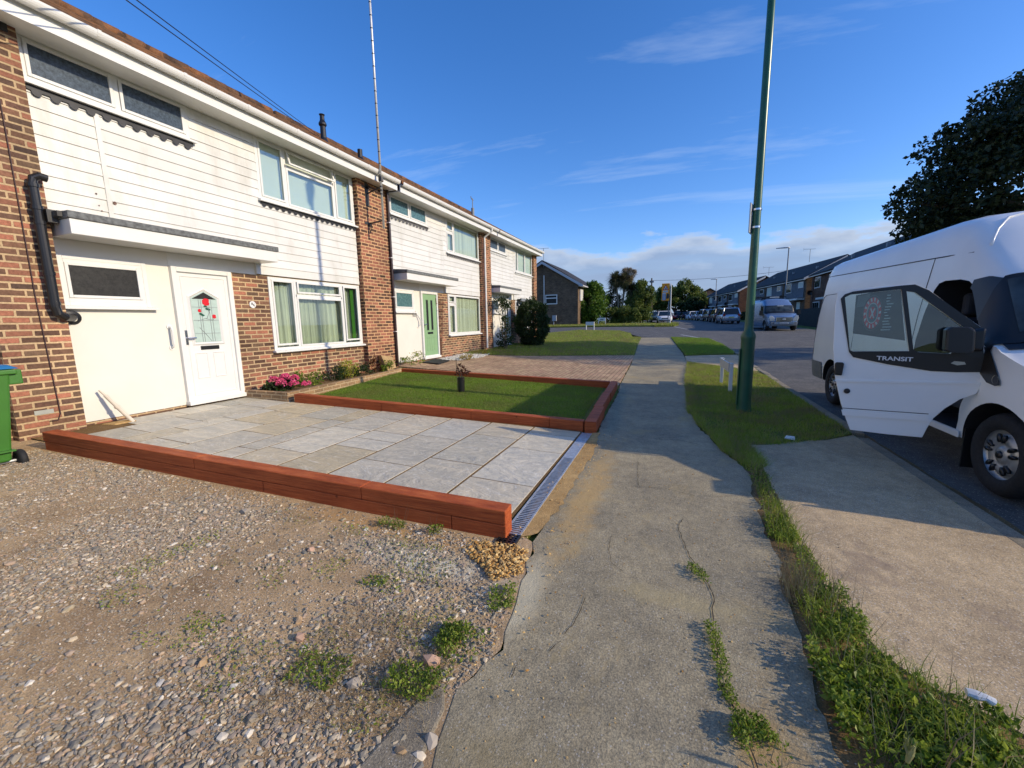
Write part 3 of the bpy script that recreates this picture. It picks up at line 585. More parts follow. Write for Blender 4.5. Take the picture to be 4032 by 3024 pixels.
def panel_ring(mb, poly, x, w=0.014, h=0.008):     # raised moulding following a closed (y,z) polyline
    c = Vector((sum(p[0] for p in poly) / len(poly), sum(p[1] for p in poly) / len(poly))); n = len(poly)
    inn = []
    for i in range(n):
        p0, p1, p2 = (Vector(poly[i - 1]), Vector(poly[i]), Vector(poly[(i + 1) % n])); d1 = (p1 - p0).normalized(); d2 = (p2 - p1).normalized()
        nn = Vector((-(d1.y + d2.y), d1.x + d2.x)).normalized(); 
        if nn.dot(c - p1) < 0: nn = -nn
        inn.append(tuple(p1 + nn * w / max(0.5, abs(nn.dot(Vector((-d2.y, d2.x)))))))
    mid = [((a[0] + b[0]) / 2, (a[1] + b[1]) / 2) for a, b in zip(poly, inn)]
    vs = [(x, *p) for p in poly] + [(x + h, *p) for p in mid] + [(x, *p) for p in inn]
    mb.add(vs, [(i, (i + 1) % n, n + (i + 1) % n, n + i) for i in range(n)] + [(n + i, n + (i + 1) % n, 2 * n + (i + 1) % n, 2 * n + i) for i in range(n)])
def roof(root, y0, y1, ztop, x_eave=-6.50, z_eave=4.885, xr=-10.6, zr=7.19, end=False):
    m_ = MB(); n = 13
    for side in (0, 1):
        for i in range(n):
            t0, t1 = i / n, (i + 1) / n
            xa, za = x_eave + (xr - x_eave) * t0, z_eave + (zr - z_eave) * t0; xb, zb = x_eave + (xr - x_eave) * t1, z_eave + (zr - z_eave) * t1
            if side: xa, xb = 2 * xr - xa, 2 * xr - xb
            m_.hexa([(xa, y0, za - 0.03), (xa, y1, za - 0.03), (xb, y1, zb - 0.05), (xb, y0, zb - 0.05)], [(xa, y0, za + 0.03), (xa, y1, za + 0.03), (xb, y1, zb - 0.002), (xb, y0, zb - 0.002)])
    o = m_.build('roof', M['tiles'], root)
    r = MB(); y = y0
    while y < y1 - 0.05:
        e = min(y + 0.42, y1); r.tube([(xr, y + 0.004, zr + 0.0), (xr, e - 0.01, zr + 0.0)], [0.115, 0.125], 10); y = e
    # humped tile edges along the verge and slope ends
    r.build('ridge_tile', M['tiles'], o, smooth=True); return o
def eaves(root, y0, y1, brackets=True):
    m_ = MB(); m_.box(-6.592, -6.56, y0, y1, 4.665, 4.83); m_.build('fascia', M['white'], root)
    m_ = MB(); m_.box(WX - 0.02, -6.5925, y0, y1, 4.683, 4.70); m_.build('soffit', plain_soffit, root)
    n = 10; prof = []
    for i in range(n + 1): a = math.pi * (i / n); prof.append((-6.503 - 0.056 * math.cos(a), 4.885 - 0.085 * math.sin(a)))
    prof2 = [(-6.503 - 0.050 * math.cos(math.pi * (1 - i / n)), 4.885 - 0.078 * math.sin(math.pi * (1 - i / n))) for i in range(n + 1)]
    g = MB(); g.prism(prof + prof2, y0, y1, 'y'); g.build('gutter', M['white'], root, smooth=False)
    if brackets:
        y = y0 + 0.55
        while y < y1 - .05:
            b = MB(); b.prism([(-6.503 - 0.062 * math.cos(math.pi * i / 8), 4.89 - 0.092 * math.sin(math.pi * i / 8)) for i in range(9)], y - 0.018, y + 0.018, 'y'); b.box(-6.56, -6.552, y - 0.02, y + 0.02, 4.79, 4.86); y += 0.92; b.build('gutter_bracket', M['white'], root)
plain_soffit = plain('white_soffit', (0.74, 0.74, 0.70), 0.5, vary=0.02)
def pier(root, y0, y1, z0=-0.1):
    m_ = MB(); m_.box(WX - 0.3, PX, y0, y1, z0, 4.682); return m_.build('pier', M['brick_pier'] if y0 > 7 else M['brick'], root)
def canopy(root, y0, y1, dz=0.0):
    m_ = MB(); m_.box(WX + 0.02, -6.515, y0, y1, 2.51 + dz, 2.68 + dz); o = m_.build('canopy', M['white'], root, bevel=0.005)
    f = MB(); f.box(WX + 0.02, -6.495, y0 - 0.015, y1 + 0.02, 2.682 + dz, 2.765 + dz); f.prism([(WX + 0.03, 2.766 + dz), (-6.52, 2.766 + dz), (WX + 0.03, 2.80 + dz)], y0, y1, 'y'); f.build('felt_roof', M['felt'], o, bevel=0.01)
    return o
def flat_door(root, y0, y1, z0, z1, leafmat, style):
    d = MB(); x = WX + 0.03
    d.box(x - 0.09, x, y0 + 0.055, y1 - 0.055, z0 + 0.06, z1 - 0.055)
    w = y1 - y0; yl, yr = y0 + 0.08, y1 - 0.08
    leaf = None
    fr = MB(); frame(fr, y0, y1, z0 + 0.001, z1, x + 0.035, 0.07, 0.12); fr.box(x - 0.02, x + 0.075, y0 - 0.01, y1 + 0.01, z0 - 0.03, z0 + 0.035)
    fo = fr.build('door_frame', M['white'], root, bevel=0.006)
    if style == 'rose':
        yc = (y0 + y1) / 2 - 0.02
        hl, hr, zb, zs, za = y0 + 0.20, y1 - 0.245, z0 + 0.93, z1 - 0.45, z1 - 0.34
        hl, hr = yc - 0.20, yc + 0.19
        poly = [(hl, zb), (hr, zb), (hr, zs), (yc, za), (hl, zs)]
        panel_ring(d, [(hl - 0.05, zb - 0.05), (hr + 0.05, zb - 0.05), (hr + 0.05, zs + 0.03), (yc, za + 0.06), (hl - 0.05, zs + 0.03)], x, 0.05, 0.018)
        panel_ring(d, [(yl + .03, z0 + .10), (yr - .03, z0 + .10), (yr - .03, z1 - .12), (yl + .03, z1 - .12)], x, 0.02, 0.008)
        for a, b in ((yc - 0.235, yc - 0.045), (yc + 0.03, yc + 0.22)): 
            panel_ring(d, [(a, z0 + .36), (b, z0 + .36), (b, z0 + .77), (a, z0 + .77)], x, 0.022, 0.010); panel_ring(d, [(a + .03, z0 + .39), (b - .03, z0 + .39), (b - .03, z0 + .74), (a + .03, z0 + .74)], x, 0.012, -0.006)
        leaf = d.build('door', leafmat, root)
        g = MB(); g.prism(poly, x + 0.002, x + 0.006, 'x'); go_ = g.build('glazing', plain('frosted_door_glass', C((176, 196, 188)), 0.25, vary=0.03, scale=20, bump=0.002), leaf)
        tr = MB(); tr.prism([(hl + .015, zs - .01), (hr - .015, zs - .01), (yc, za - .015)], x + 0.007, x + 0.009, 'x'); tr.build('dark_top_light', M['obscure_dark'], leaf)
        le = MB(); 
        for t in (0.28, 0.36, 0.66, 0.75): yy = hl + (hr - hl) * t; le.box(x + 0.0065, x + 0.0095, yy - .003, yy + .003, zb + .005, zs - .02)
        for t in (0.20, 0.50, 0.80): z_ = zb + (zs - zb) * t; le.box(x + 0.0065, x + 0.0096, hl + .005, hr - .005, z_ - .003, z_ + .003)
        le.tube([(x + .009, yc - .13, zb + .33), (x + .009, yc - .02, zb + .37), (x + .009, yc + .10, zb + .34), (x + .009, yc + .13, zb + .42)], .003, 5); le.tube([(x + .009, yc - .12, zb + .23), (x + .009, yc - .02, zb + .1), (x + .009, yc + .04, zb + .01)], .003, 5)
        le.tube([(x + .009, yc + .03, zs - .12), (x + .009, yc + .05, zs - .22), (x + .009, yc + .0, zs - .32)], .003, 5)
        le.build('leading', M['grey_metal'], go_)
        rose_m = plain('red_glass', (0.62, 0.02, 0.03), 0.25); leaf_m = plain('dark_green_glass', (0.02, 0.10, 0.06), 0.25)
        for (a, b, r_) in ((yc + 0.02, zs - 0.055, 0.062), (yc - 0.09, zs - 0.19, 0.028), (yc + .12, zb + .40, .034)):
            rr = MB()
            for k_ in range(7):
                t = k_ * 0.9; rr.lathe([(0.0, 0.012), (r_ * .5, .011), (r_ * .52, .008)], (x, a + r_ * .48 * math.cos(t) * (k_ > 0), b + r_ * .48 * math.sin(t) * (k_ > 0)), 'x', 8)
            rr.build('rose_motif', rose_m, go_)
        for a, b in ((yc - 0.08, zb + .44), (yc - .05, zb + .42), (yc + .02, zb + .52), (yc + .0, zb + .56), (yc + .05, zb + .51)): lf = MB(); lf.prism([(a - .03, b), (a, b + .02), (a + .03, b - .005), (a, b - .02)], x + .008, x + .0105, 'x'); lf.build('leaf_motif', leaf_m, go_)
    else:
        yc = (y0 + y1) / 2
        for a, b in ((yc - 0.17, yc - 0.07), (yc + 0.07, yc + 0.17)):
            panel_ring(d, [(a - .03, z0 + .80), (b + .03, z0 + .80), (b + .03, z1 - .22), (a - .03, z1 - .22)], x, 0.028, 0.012)
            panel_ring(d, [(a - .03, z0 + .2), (b + .03, z0 + .2), (b + .03, z0 + .62), (a - .03, z0 + .62)], x, 0.02, 0.008)
        leaf = d.build('door', leafmat, root); g = MB()
        for a, b in ((yc - 0.17, yc - 0.07), (yc + 0.07, yc + 0.17)): g.box(x + .002, x + .006, a, b, z0 + .83, z1 - .25)
        g.build('glazing', M['obscure_dark'], leaf)
    lb = MB(); lb.box(x, x + 0.012, yc - 0.14, yc + 0.14, z0 + .81 - (0.1 if style != 'rose' else 0), z0 + .87 - (0.1 if style != 'rose' else 0)); lb.build('letterbox', M['black'], leaf, bevel=0.004)
    h = MB(); hy = yl + 0.02; h.box(x, x + .012, hy - .018, hy + .018, z0 + .90, z0 + 1.12); h.tube([(x + .01, hy, z0 + 1.0), (x + .05, hy, z0 + 1.0), (x + .055, hy + .11, z0 + 1.0)], .011, 8); h.build('handle', M['chrome'], leaf, smooth=False)
    return leaf
def grab_rail(root, y, z0, z1, x, r=0.016):
    m_ = MB(); m_.tube([(x, y, z0), (x + .06, y, z0 + .02), (x + .07, y, z0 + .06), (x + .07, y, z1 - .06), (x + .06, y, z1 - .02), (x, y, z1)], r, 10)
    for z in (z0, z1): m_.lathe([(0, .012), (.036, .012), (.036, 0)], (x, y, z), 'x', 14)
    m_.build('grab_rail', M['white'], root, smooth=False)

def house(y0, yend, name_label, dz, kind, first=False):
    root = thing('terraced_house', name_label, 'house', (WX, y0, G(-6.9, y0)), 'terraced houses on the near side')
    Y = lambda t: y0 + t
    gw = dz * 0.4                                             # slight rise of the row
    gf = (Y(.03), Y(.93), 1.71 + gw, 2.32 + gw); dr = (Y(1.22), Y(2.11), .25 + (0 if kind == 86 else .12), 2.31 + gw); by = (Y(2.80), Y(5.14), .955 + gw * 2, 2.305 + gw)
    u1 = (Y(.0), Y(1.74), 4.215, 4.683); u2 = (Y(2.79), Y(5.12), 3.645, 4.683)
    wl = MB(); cells(wl, WX - 0.22, WX, Y(0), Y(5.16), -0.2, 4.683, [gf, dr, by, u1, u2, (Y(-.01), Y(1.22), 0.235 + G(-6.9, y0) - .17, 2.6), (Y(1.0), Y(5.2), 2.5, 2.34)])
    wl.box(-14.2, WX - 0.225, Y(0), yend - 0.01, -0.2, 4.683)
    wl.build('wall', M['brick'], root)
    rd = MB(); cells(rd, WX - 0.2, WX + 0.006, Y(0), Y(1.22), 0.235 + G(-6.9, y0) - .17 + .0, 2.6, [gf]); rd.build('rendered_wall', M['render'], root)
    if kind != 4:
        hd = MB(); hd.box(WX - .1, WX + 0.012, Y(1.22), Y(2.60), 2.315 + gw, 2.60); hd.build('white_board', plain_soffit, root)
    else:
        hd = MB(); hd.box(WX - .1, WX + 0.012, Y(1.22), Y(2.60), 2.315 + gw, 2.60); hd.build('white_board', plain_soffit, root)
    cl = MB(); boards(cl, Y(0.002), Y(2.58), 2.62, 4.683, [u1, u2]); boards(cl, Y(2.58), Y(5.135), 2.33 + gw, 4.683, [u1, u2], zref=2.33 + gw); cl.box(CX - .03, CX + .016, Y(2.575), Y(2.60), 2.33 + gw, 2.62)
    if kind == 86: cl.box(CX - 0.005, CX + 0.018, Y(.60), Y(.65), 2.80, 4.12)
    cl.build('cladding', M['clad'], root)
    # bathroom window, bedroom window
    m1 = Y(.88)
    window(root, *u1, CX + 0.008, [(m1 - .03, m1 + .03, u1[2], u1[3])], [(u1[0] + .09, m1 - .07, u1[2] + .09, u1[3] - .06), (m1 + .07, u1[1] - .09, u1[2] + .09, u1[3] - .06)],
           {86: M['obscure'], 3: M['obscure_teal'], 4: M['obscure']}[kind])
    if kind == 86:
        a, b, c, d = u2; l, r_ = a + .58, b - .56; t = 4.37
        window(root, *u2, CX + 0.008, [(l - .03, l + .03, c, d), (r_ - .03, r_ + .03, c, d), (l, r_, t - .03, t + .03)],
               [(a + .09, l - .07, c + .09, d - .07), (l + .07, r_ - .07, t + .06, d - .06), (l + .06, r_ - .06, c + .06, t - .06), (r_ + .07, b - .09, c + .09, d - .07)], M['glass'], M['net'], 0.08, open_top=1)
        a, b, c, d = by; l, r_ = a + .57, b - .56; t = 1.99
        wo = window(root, *by, WX + .02, [(l - .03, l + .03, c, d), (r_ - .03, r_ + .03, c, d), (l, r_, t - .03, t + .03)],
               [(a + .10, l - .08, c + .12, d - .08), (l + .08, r_ - .08, t + .08, d - .08), (l + .05, r_ - .05, c + .08, t - .06), (r_ + .08, b - .11, c + .13, d - .08)], M['glass'], M['curtain'], 0.13)
        g = MB(); g.box(WX - .06, WX - .05, b - .24, b - .14, c + .06, d - .06); g.build('green_curtain', M['green_cloth'], wo)
    elif kind == 3:
        for (a, b, c, d), xx, t, sl_ in ((u2, CX + .008, 4.30, True), (by, WX + .02, 2.02, True)):
            l = a + .47
            window(root, a, b, c, d, xx, [(l - .03, l + .03, c, d), (a, l, t - .03, t + .03)], [(a + .09, l - .07, t + .08, d - .07), (a + .09, l - .07, c + .09, t - .07), (l + .06, b - .08, c + .07, d - .06)], M['glass'], M['blind_v'], 0.09)
    else:
        a, b, c, d = u2; l, r_ = a + .30, a + 1.27
        window(root, *u2, CX + .008, [(l - .03, l + .03, c, d), (r_ - .03, r_ + .03, c, d)], [(a + .08, l - .06, c + .08, d - .07), (l + .06, r_ - .06, c + .08, d - .07), (r_ + .06, b - .08, c + .08, d - .07)], M['glass'], M['net'], 0.06)
        a, b, c, d = by; l, r_ = a + .5, a + 1.25; t = 2.0
        window(root, *by, WX + .02, [(l - .03, l + .03, c, d), (r_ - .03, r_ + .03, t, d), (a, b, t - .03, t + .03)], [(a + .09, l - .07, t + .08, d - .08), (l + .06, r_ - .06, t + .08, d - .08), (a + .09, l - .07, c + .09, t - .08), (l + .06, b - .09, c + .09, t - .08)], M['glass'], None)
    window(root, *gf, WX + .022, [], [(gf[0] + .09, gf[1] - .12, gf[2] + .13, gf[3] - .12)], {86: M['obscure_dark'], 3: M['obscure_teal'], 4: M['obscure']}[kind])
    flm = {86: M['lead'], 3: M['lead'], 4: M['white']}[kind]; fl3 = plain('grey_flashing', (0.13, 0.13, 0.135), 0.6, vary=.2)
    if kind == 3: flm = fl3
    flashing(root, u1[0] + .02, u1[1] + .02, u1[2] - .035, 11, flm, .13 if kind == 86 else .11); flashing(root, u2[0], u2[1] + .03, u2[2] - .035, 18, flm, .10)
    flat_door(root, *dr, {86: M['white'], 3: M['sage'], 4: M['white']}[kind], 'rose' if kind == 86 else 'plain')
    canopy(root, Y(.02), Y(2.68) - (0.0 if kind != 4 else .3), gw)
    pier(root, Y(5.16), yend if kind != 4 else Y(5.16) + 0.46)
    roof(root, y0 if not first else y0, yend if kind != 4 else yend + .1, 0); eaves(root, y0, yend if kind != 4 else yend + .12)
    return root
h2 = house(2.68, 8.95, 'white clad terraced house numbered 86 with a red rose in its front door glass', 0.0, 86)
h3 = house(8.95 + .12, 15.05, 'white clad terraced house with the sage green front door and vertical blinds', .06, 3)
h4 = house(15.12, 20.72, 'end terraced house with a plain white door behind the climbing rose', .14, 4)
# the slice of the neighbouring house at the left edge of the picture
h1 = thing('terraced_house', 'end slice of brick and white house cut off behind the green wheelie bin', 'house', (WX, -3, .17), 'terraced houses on the near side')
m_ = MB(); m_.box(-14.2, WX, -3.6, 2.66, -.2, 4.683); m_.build('wall', M['brick'], h1)
m_ = MB(); m_.box(WX - .05, CX, -3.6, 2.06, .3, 4.683); m_.build('cladding', M['clad'], h1)
m_ = MB(); m_.box(WX - .3, PX, 2.09, 2.665, -.1, 4.682); m_.build('pier', M['brick'], h1)
roof(h1, -3.6, 2.68, 0); eaves(h1, -3.6, 2.68)
m_ = MB(); m_.box(WX - .02, PX + .012, 2.0, 2.60, 4.60, 4.682); m_.build('painted_soffit_shade', M['black'], h1)  # black strip standing in for the shade under the soffit
# thin cable down the first pier
m_ = MB(); m_.tube([(PX + .012, 2.43, 4.6), (PX + .012, 2.44, 3.7), (PX + .012, 2.425, 1.8), (PX + .012, 2.45, .42), (PX + .012, 2.42, .345), (PX + .012, 2.35, .35)], .006, 6); m_.build('wall_cable', plain('brown_cable', (0.05, 0.02, 0.02), .6), h1)
m_ = MB(); m_.box(PX, PX + .006, 2.24, 2.40, .44, .49); m_.build('mortar_patch', plain('mortar_patch', (0.36, 0.37, 0.33), .9), h1)
# black soil pipe of number 86
sp_ = MB(); xx = -6.76
sp_.tube([(xx + .02, 2.66, 3.12), (xx + .02, 2.60, 3.13), (xx, 2.555, 3.10), (xx, 2.545, 3.04), (xx, 2.545, 2.6)], .042, 14)
sp_.tube([(xx, 2.545, 2.62), (xx, 2.545, 1.68), (xx, 2.56, 1.60), (xx - .02, 2.62, 1.565), (xx - .12, 2.72, 1.56), (WX, 2.76, 1.56)], .046, 14)
for z in (3.02, 2.78, 2.62, 2.06, 1.72): sp_.tube([(xx, 2.545, z - .02), (xx, 2.545, z + .02)], .052, 14)
sp_.lathe([(.05, .02), (.085, .015), (.085, 0)], (WX + .006, 2.76, 1.56), 'x', 18)
sp_.build('soil_pipe', M['black'], h2, smooth=False)
m_ = MB(); m_.box(WX, -6.6, 2.64, 2.695, 2.70, 2.76); m_.box(-6.80, -6.72, 2.60, 2.69, 2.64, 2.78); m_.build('canopy_flashing', M['grey_black'], h2)
grab_rail(h2, 3.80, 1.12, 1.43, WX + .006)
m_ = MB(); m_.box(WX, WX + .03, 4.755, 4.795, 1.47, 1.55); m_.build('door_bell', M['white'], h2, bevel=.008)
# small rust marks on the cladding
m_ = MB()
for a, b, r_ in ((3.36, 3.05, .035), (3.18, 3.12, .018), (3.19, 2.98, .014), (3.21, 2.92, .014)): m_.lathe([(0, .0), (r_ * .6, 0)], (CX + .0135, a, b), 'x', 9)
m_.build('rust_mark', plain('rust_mark', (0.22, 0.13, 0.10), .9, vary=.5), h2, fix=False)
# number 86 plaque
pq = MB(); pq.lathe([(0, .016), (.056, .016), (.06, .012), (.06, 0)], (WX, 5.145, 1.79), 'x', 32); pqo = pq.build('number_plaque', plain('white_enamel', (.8, .8, .78), .3), h2)
def text_mesh(s, size, loc, mat, parent, name='lettering', axes='x', extrude=.002, width=None, bold=0.0, shear=0):
    cu = bpy.data.curves.new(name, 'FONT'); cu.body = s; cu.size = size; cu.extrude = extrude; cu.align_x = 'CENTER'; cu.align_y = 'CENTER'; cu.offset = bold; cu.shear = shear
    to = bpy.data.objects.new(name, cu); COL.objects.link(to); bpy.context.view_layer.update()
    me = bpy.data.meshes.new_from_object(to.evaluated_get(bpy.context.evaluated_depsgraph_get())); bpy.data.objects.remove(to)
    w = max(v.co.x for v in me.vertices) - min(v.co.x for v in me.vertices); sx = (width / w) if width else 1
    if callable(axes): 
        for v in me.vertices: v.co = Vector(axes(v.co.x * sx, v.co.y, v.co.z))
    else:
        for v in me.vertices:
            a, b, c = v.co.x * sx, v.co.y, v.co.z
            v.co = Vector((loc[0] + c, loc[1] + a, loc[2] + b)) if axes == 'x' else Vector((loc[0] + a, loc[1] - c, loc[2] + b))
    off = woff(parent)
    for v in me.vertices: v.co -= off
    me.materials.clear(); me.materials.append(mat); me.name = name; o = bpy.data.objects.new(name, me); COL.objects.link(o); o.parent = parent; return o
text_mesh('8', .060, (WX + .0165, 5.130, 1.802), M['black'], pqo, 'number', bold=.001); text_mesh('6', .060, (WX + .0165, 5.160, 1.783), M['black'], pqo, 'number', bold=.001)
m_ = MB()
for a, b in ((.028, .03), (.036, .008), (.033, -.02), (.02, -.036)): m_.lathe([(0, .001), (.006, .001), (.006, 0)], (WX + .016, 5.145 + a, 1.79 + b), 'x', 6)
m_.build('plaque_flowers', M['grey_metal'], pqo)
# brown down pipe beside the second pier, white one over the third
m_ = MB(); m_.tube([(PX + .045, 8.86, 4.68), (PX + .045, 8.865, 4.3), (PX + .045, 8.87, .3)], .034, 10)
m_.build('downpipe', plain('dark_brown_pipe', (0.035, 0.018, 0.016), .35), h3)
m_ = MB()
for z in (3.9, 3.05, 2.08, 1.2): m_.box(PX, PX + .085, 8.815, 8.925, z, z + .02)
m_.build('pipe_clip', M['white'], h3)
m_ = MB(); m_.tube([(-6.50, 14.46, 4.85), (-6.50, 14.46, 4.74), (PX + .06, 14.40, 4.52), (PX + .06, 14.40, 4.4), (PX + .06, 14.40, .42)], .036, 10); m_.build('downpipe', M['white'], h4)
m_ = MB(); m_.tube([(PX + .02, 14.26, 4.6), (PX + .02, 14.27, .6)], .012, 6); m_.build('wall_cable', plain('brown_cable2', (0.06, 0.02, 0.02), .6), h4)
m_ = MB(); m_.tube([(WX + .1, 15.1, 2.86), (WX + .1, 15.0, 2.84), (WX + .1, 14.99, .4)], .04, 10); m_.tube([(WX + .1, 15.12, 2.2), (WX + .1, 15.12, .4)], .035, 10); m_.build('soil_pipe', M['black'], h4)
m_ = MB(); m_.box(WX, WX + .25, 18.1, 20.2, 2.40, 2.44); m_.box(WX + .2, WX + .26, 18.1, 20.2, 2.33, 2.46); m_.build('awning_rail', M['grey_metal'], h4)
# vents on the roof
m_ = MB(); m_.lathe([(.12, 0), (.075, .12), (.07, .40), (.10, .44), (.10, .48), (.06, .56), (.055, .66), (.075, .70), (.0, .72)], (-9.0, 9.17, 6.24), 'z', 16); m_.build('vent_pipe', M['black'], h3)
m_ = MB(); m_.lathe([(.12, 0), (.07, .10), (.07, .32), (0, .32)], (-9.0, 10.55, 6.24), 'z', 16); m_.build('vent_pipe', M['black'], h3)
m_ = MB(); m_.lathe([(.07, 0), (.07, .42), (.02, .42), (.018, .85)], (-9.0, 17.9, 6.2), 'z', 12); m_.tube([(-9, 17.75, 7.1), (-9, 17.8, 7.0), (-9, 18.0, 7.0)], .02, 6); m_.build('weather_vane', M['grey_metal'], h4)
# grab rail, plaque and trellis by the green door
m_ = MB(); m_.tube([(WX + .01, 10.06, 1.70), (WX + .06, 10.09, 1.62), (WX + .08, 10.17, 1.5), (WX + .07, 10.17, 1.38), (WX + .01, 10.13, 1.28)], .018, 8); m_.build('grab_rail', M['white'], h3)
m_ = MB(); m_.box(WX, WX + .02, 9.9, 10.04, 1.60, 1.76); nq = m_.build('number_plaque', plain('grey_number_tile', (.34, .34, .32), .5), h3, bevel=.004)
text_mesh('84', .10, (WX + .021, 9.97, 1.68), M['white'], nq, 'number')

# ------------------------------------------------------------------ timber sleepers
def sleeper(p0, p1, w, z0, z1, label, grp='stained timber sleepers edging the patio and lawn', side=1):
    """p0,p1 ground points of the outer long edge; thickness goes to the left of p0->p1 when side=1"""
    d = Vector((p1[0] - p0[0], p1[1] - p0[1])).normalized(); n = Vector((-d.y, d.x)) * w * side
    a0 = [(p0[0], p0[1]), (p1[0], p1[1]), (p1[0] + n.x, p1[1] + n.y), (p0[0] + n.x, p0[1] + n.y)]
    if side < 0: a0 = a0[::-1]
    zz0 = lambda q: (z0(q) if callable(z0) else z0); zz1 = lambda q: (z1(q) if callable(z1) else z1)
    m_ = MB(); m_.hexa([(a, b, zz0((a, b))) for a, b in a0], [(a, b, zz1((a, b))) for a, b in a0])
    root_loc = Vector(((p0[0] + p1[0]) / 2, (p0[1] + p1[1]) / 2, 0))
    m_.v = [(a - root_loc.x, b - root_loc.y, c) for a, b, c in m_.v]
    o = m_.build('timber_sleeper', M['sleeper'], bevel=0.007); o.location = root_loc; tag(o, label, 'timber sleeper', grp); return o
def fl(t):      # outer bottom edge of the front row, t = x
    return (t, 2.295 + (t + 0.985) * 0.045)
ztop = lambda q: 0.20 + (-0.985 - q[0]) * 0.0278
zmid = lambda q: ztop(q) - 0.098
zbot = lambda q: ztop(q) - 0.200
gap = .0025
sleeper(fl(-2.02), fl(-0.985), .125, zbot, lambda q: zmid(q) - .002, 'lower red-brown sleeper at the drain end of the front row', side=1) if False else None
sleeper(fl(-1.38 - 0), fl(-0.985), .125, zbot, lambda q: zmid(q) - .002, 'short lower red-brown sleeper at the drain end of the front row')
sleeper(fl(-3.1), fl(-1.38 - gap), .125, zbot, lambda q: zmid(q) - .002, 'long middle one of the lower sleepers in the front row')
sleeper(fl(-6.2), fl(-3.1 - gap), .125, zbot, lambda q: zmid(q) - .002, 'lower sleeper of the front row sinking into the gravel towards the house')
sleeper(fl(-2.12), fl(-0.985), .125, zmid, ztop, 'upper red-brown sleeper of the front row ending at the drain')
sleeper(fl(-3.9), fl(-2.12 - gap), .125, zmid, ztop, 'upper sleeper in the middle of the front row')
sleeper(fl(-6.22), fl(-3.9 - gap), .125, zmid, ztop, 'upper sleeper of the front row reaching the brick pier by the green bin')
def bl(t): return (t, 5.035 + (t + 1.05) * 0.047)
zl = lambda q: 0.145 + (-1.05 - q[0]) * 0.0325
zlb = lambda q: zl(q) - 0.15
for a, b, s_ in ((-1.50, -1.055, 'shortest sleeper between patio and lawn, at the shaded corner by the path'), (-2.62, -1.50, 'sleeper between patio and lawn next to the corner piece'), (-4.1, -2.62, 'sleeper in the middle of the row between patio and lawn'), (-5.80, -4.1, 'sleeper between patio and lawn touching the brick planter')):
    sleeper(bl(a), bl(b - gap), .12, zlb, zl, s_)
def sl_(t, inner=False): return (-0.895 - (t - 5.03) * 0.052, t)
sleeper(sl_(5.03), sl_(6.0), .145, -.01, .15, 'sleeper standing forward beside the path at the near lawn corner')
sleeper((sl_(6.0)[0] - .03, 6.003), (sl_(7.2)[0] - .03, 7.2), .13, -.01, .15, 'sleeper along the path, second from the near lawn corner')
sleeper((sl_(7.2)[0] - .02, 7.203), (sl_(8.62)[0] - .02, 8.62), .13, -.01, .15, 'sleeper along the path at the far lawn corner')
def fr_(t): return (t, 8.47 + (t + 1.2) * 0.04)
for a, b, s_ in ((-2.9, -1.24, 'sleeper on the far side of the lawn nearest the path'), (-4.6, -2.9, 'sleeper on the far side of the lawn behind the potted rose'), (-6.25, -4.6, 'sleeper on the far side of the lawn ending at the planter')):
    sleeper(fr_(a), fr_(b - gap), .12, lambda q: zl(q) - .17, zl, s_)
# ------------------------------------------------------------------ drainage channel
dc = thing('drain_channel', 'galvanised slotted drain channel along the edge of the grey patio', 'drain', (-1.0, 2.3, 0))
def dx(y): return -1.030 + (y - 2.3) * -0.010        # left edge
m_ = MB(); m_.hexa([(dx(2.22) - .002, 2.36, -.07), (dx(2.3) + .128, 2.36, -.07), (dx(4.98) + .128, 4.98, -.07), (dx(4.98) - .002, 4.98, -.07)], [(dx(2.3) - .002, 2.36, .006), (dx(2.3) + .128, 2.36, .006), (dx(4.98) + .128, 4.98, .006), (dx(4.98) - .002, 4.98, .006)]); m_.build('channel_body', M['black'], dc)
for i, (ya, yb_) in enumerate(((2.36, 2.985), (2.99, 3.965), (3.97, 4.96))):
    m_ = MB(); z0, z1 = .012, .020
    for off_ in (0.0, 0.112): m_.hexa([(dx(ya) + off_, ya, z0), (dx(ya) + off_ + .013, ya, z0), (dx(yb_) + off_ + .013, yb_, z0), (dx(yb_) + off_, yb_, z0)], [(dx(ya) + off_, ya, z1), (dx(ya) + off_ + .013, ya, z1), (dx(yb_) + off_ + .013, yb_, z1), (dx(yb_) + off_, yb_, z1)])
    if i < 2:
        y = ya
        while y < yb_ - .008: m_.box(dx(y) + .012, dx(y) + .114, y, y + .0125, z0 + .0005, z1 - .001); y += .0265
    else: m_.hexa([(dx(ya) + .012, ya, z0), (dx(ya) + .113, ya, z0), (dx(yb_) + .113, yb_, z0), (dx(yb_) + .012, yb_, z0)], [(dx(ya) + .012, ya, z1 - .002), (dx(ya) + .113, ya, z1 - .002), (dx(yb_) + .113, yb_, z1 - .002), (dx(yb_) + .012, yb_, z1 - .002)])
    g = m_.build('grate', M['steel'], dc)
    if i == 2: g['label'] = 'grate section still covered in film'
m_ = MB(); x0 = dx(2.3) - .004
m_.box(x0, x0 + .012, 2.235, 2.36, -.06, .019); m_.box(x0 + .12, x0 + .132, 2.235, 2.36, -.06, .019); m_.box(x0, x0 + .132, 2.228, 2.24, -.06, .019)
for i in range(5): m_.box(x0 + .012, x0 + .12, 2.246 + i * .024, 2.255 + i * .024, .006, .017)
for i in range(3): m_.box(x0 + .035 + i * .03, x0 + .044 + i * .03, 2.24, 2.36, .004, .0165)
m_.build('end_cap', M['black'], dc)

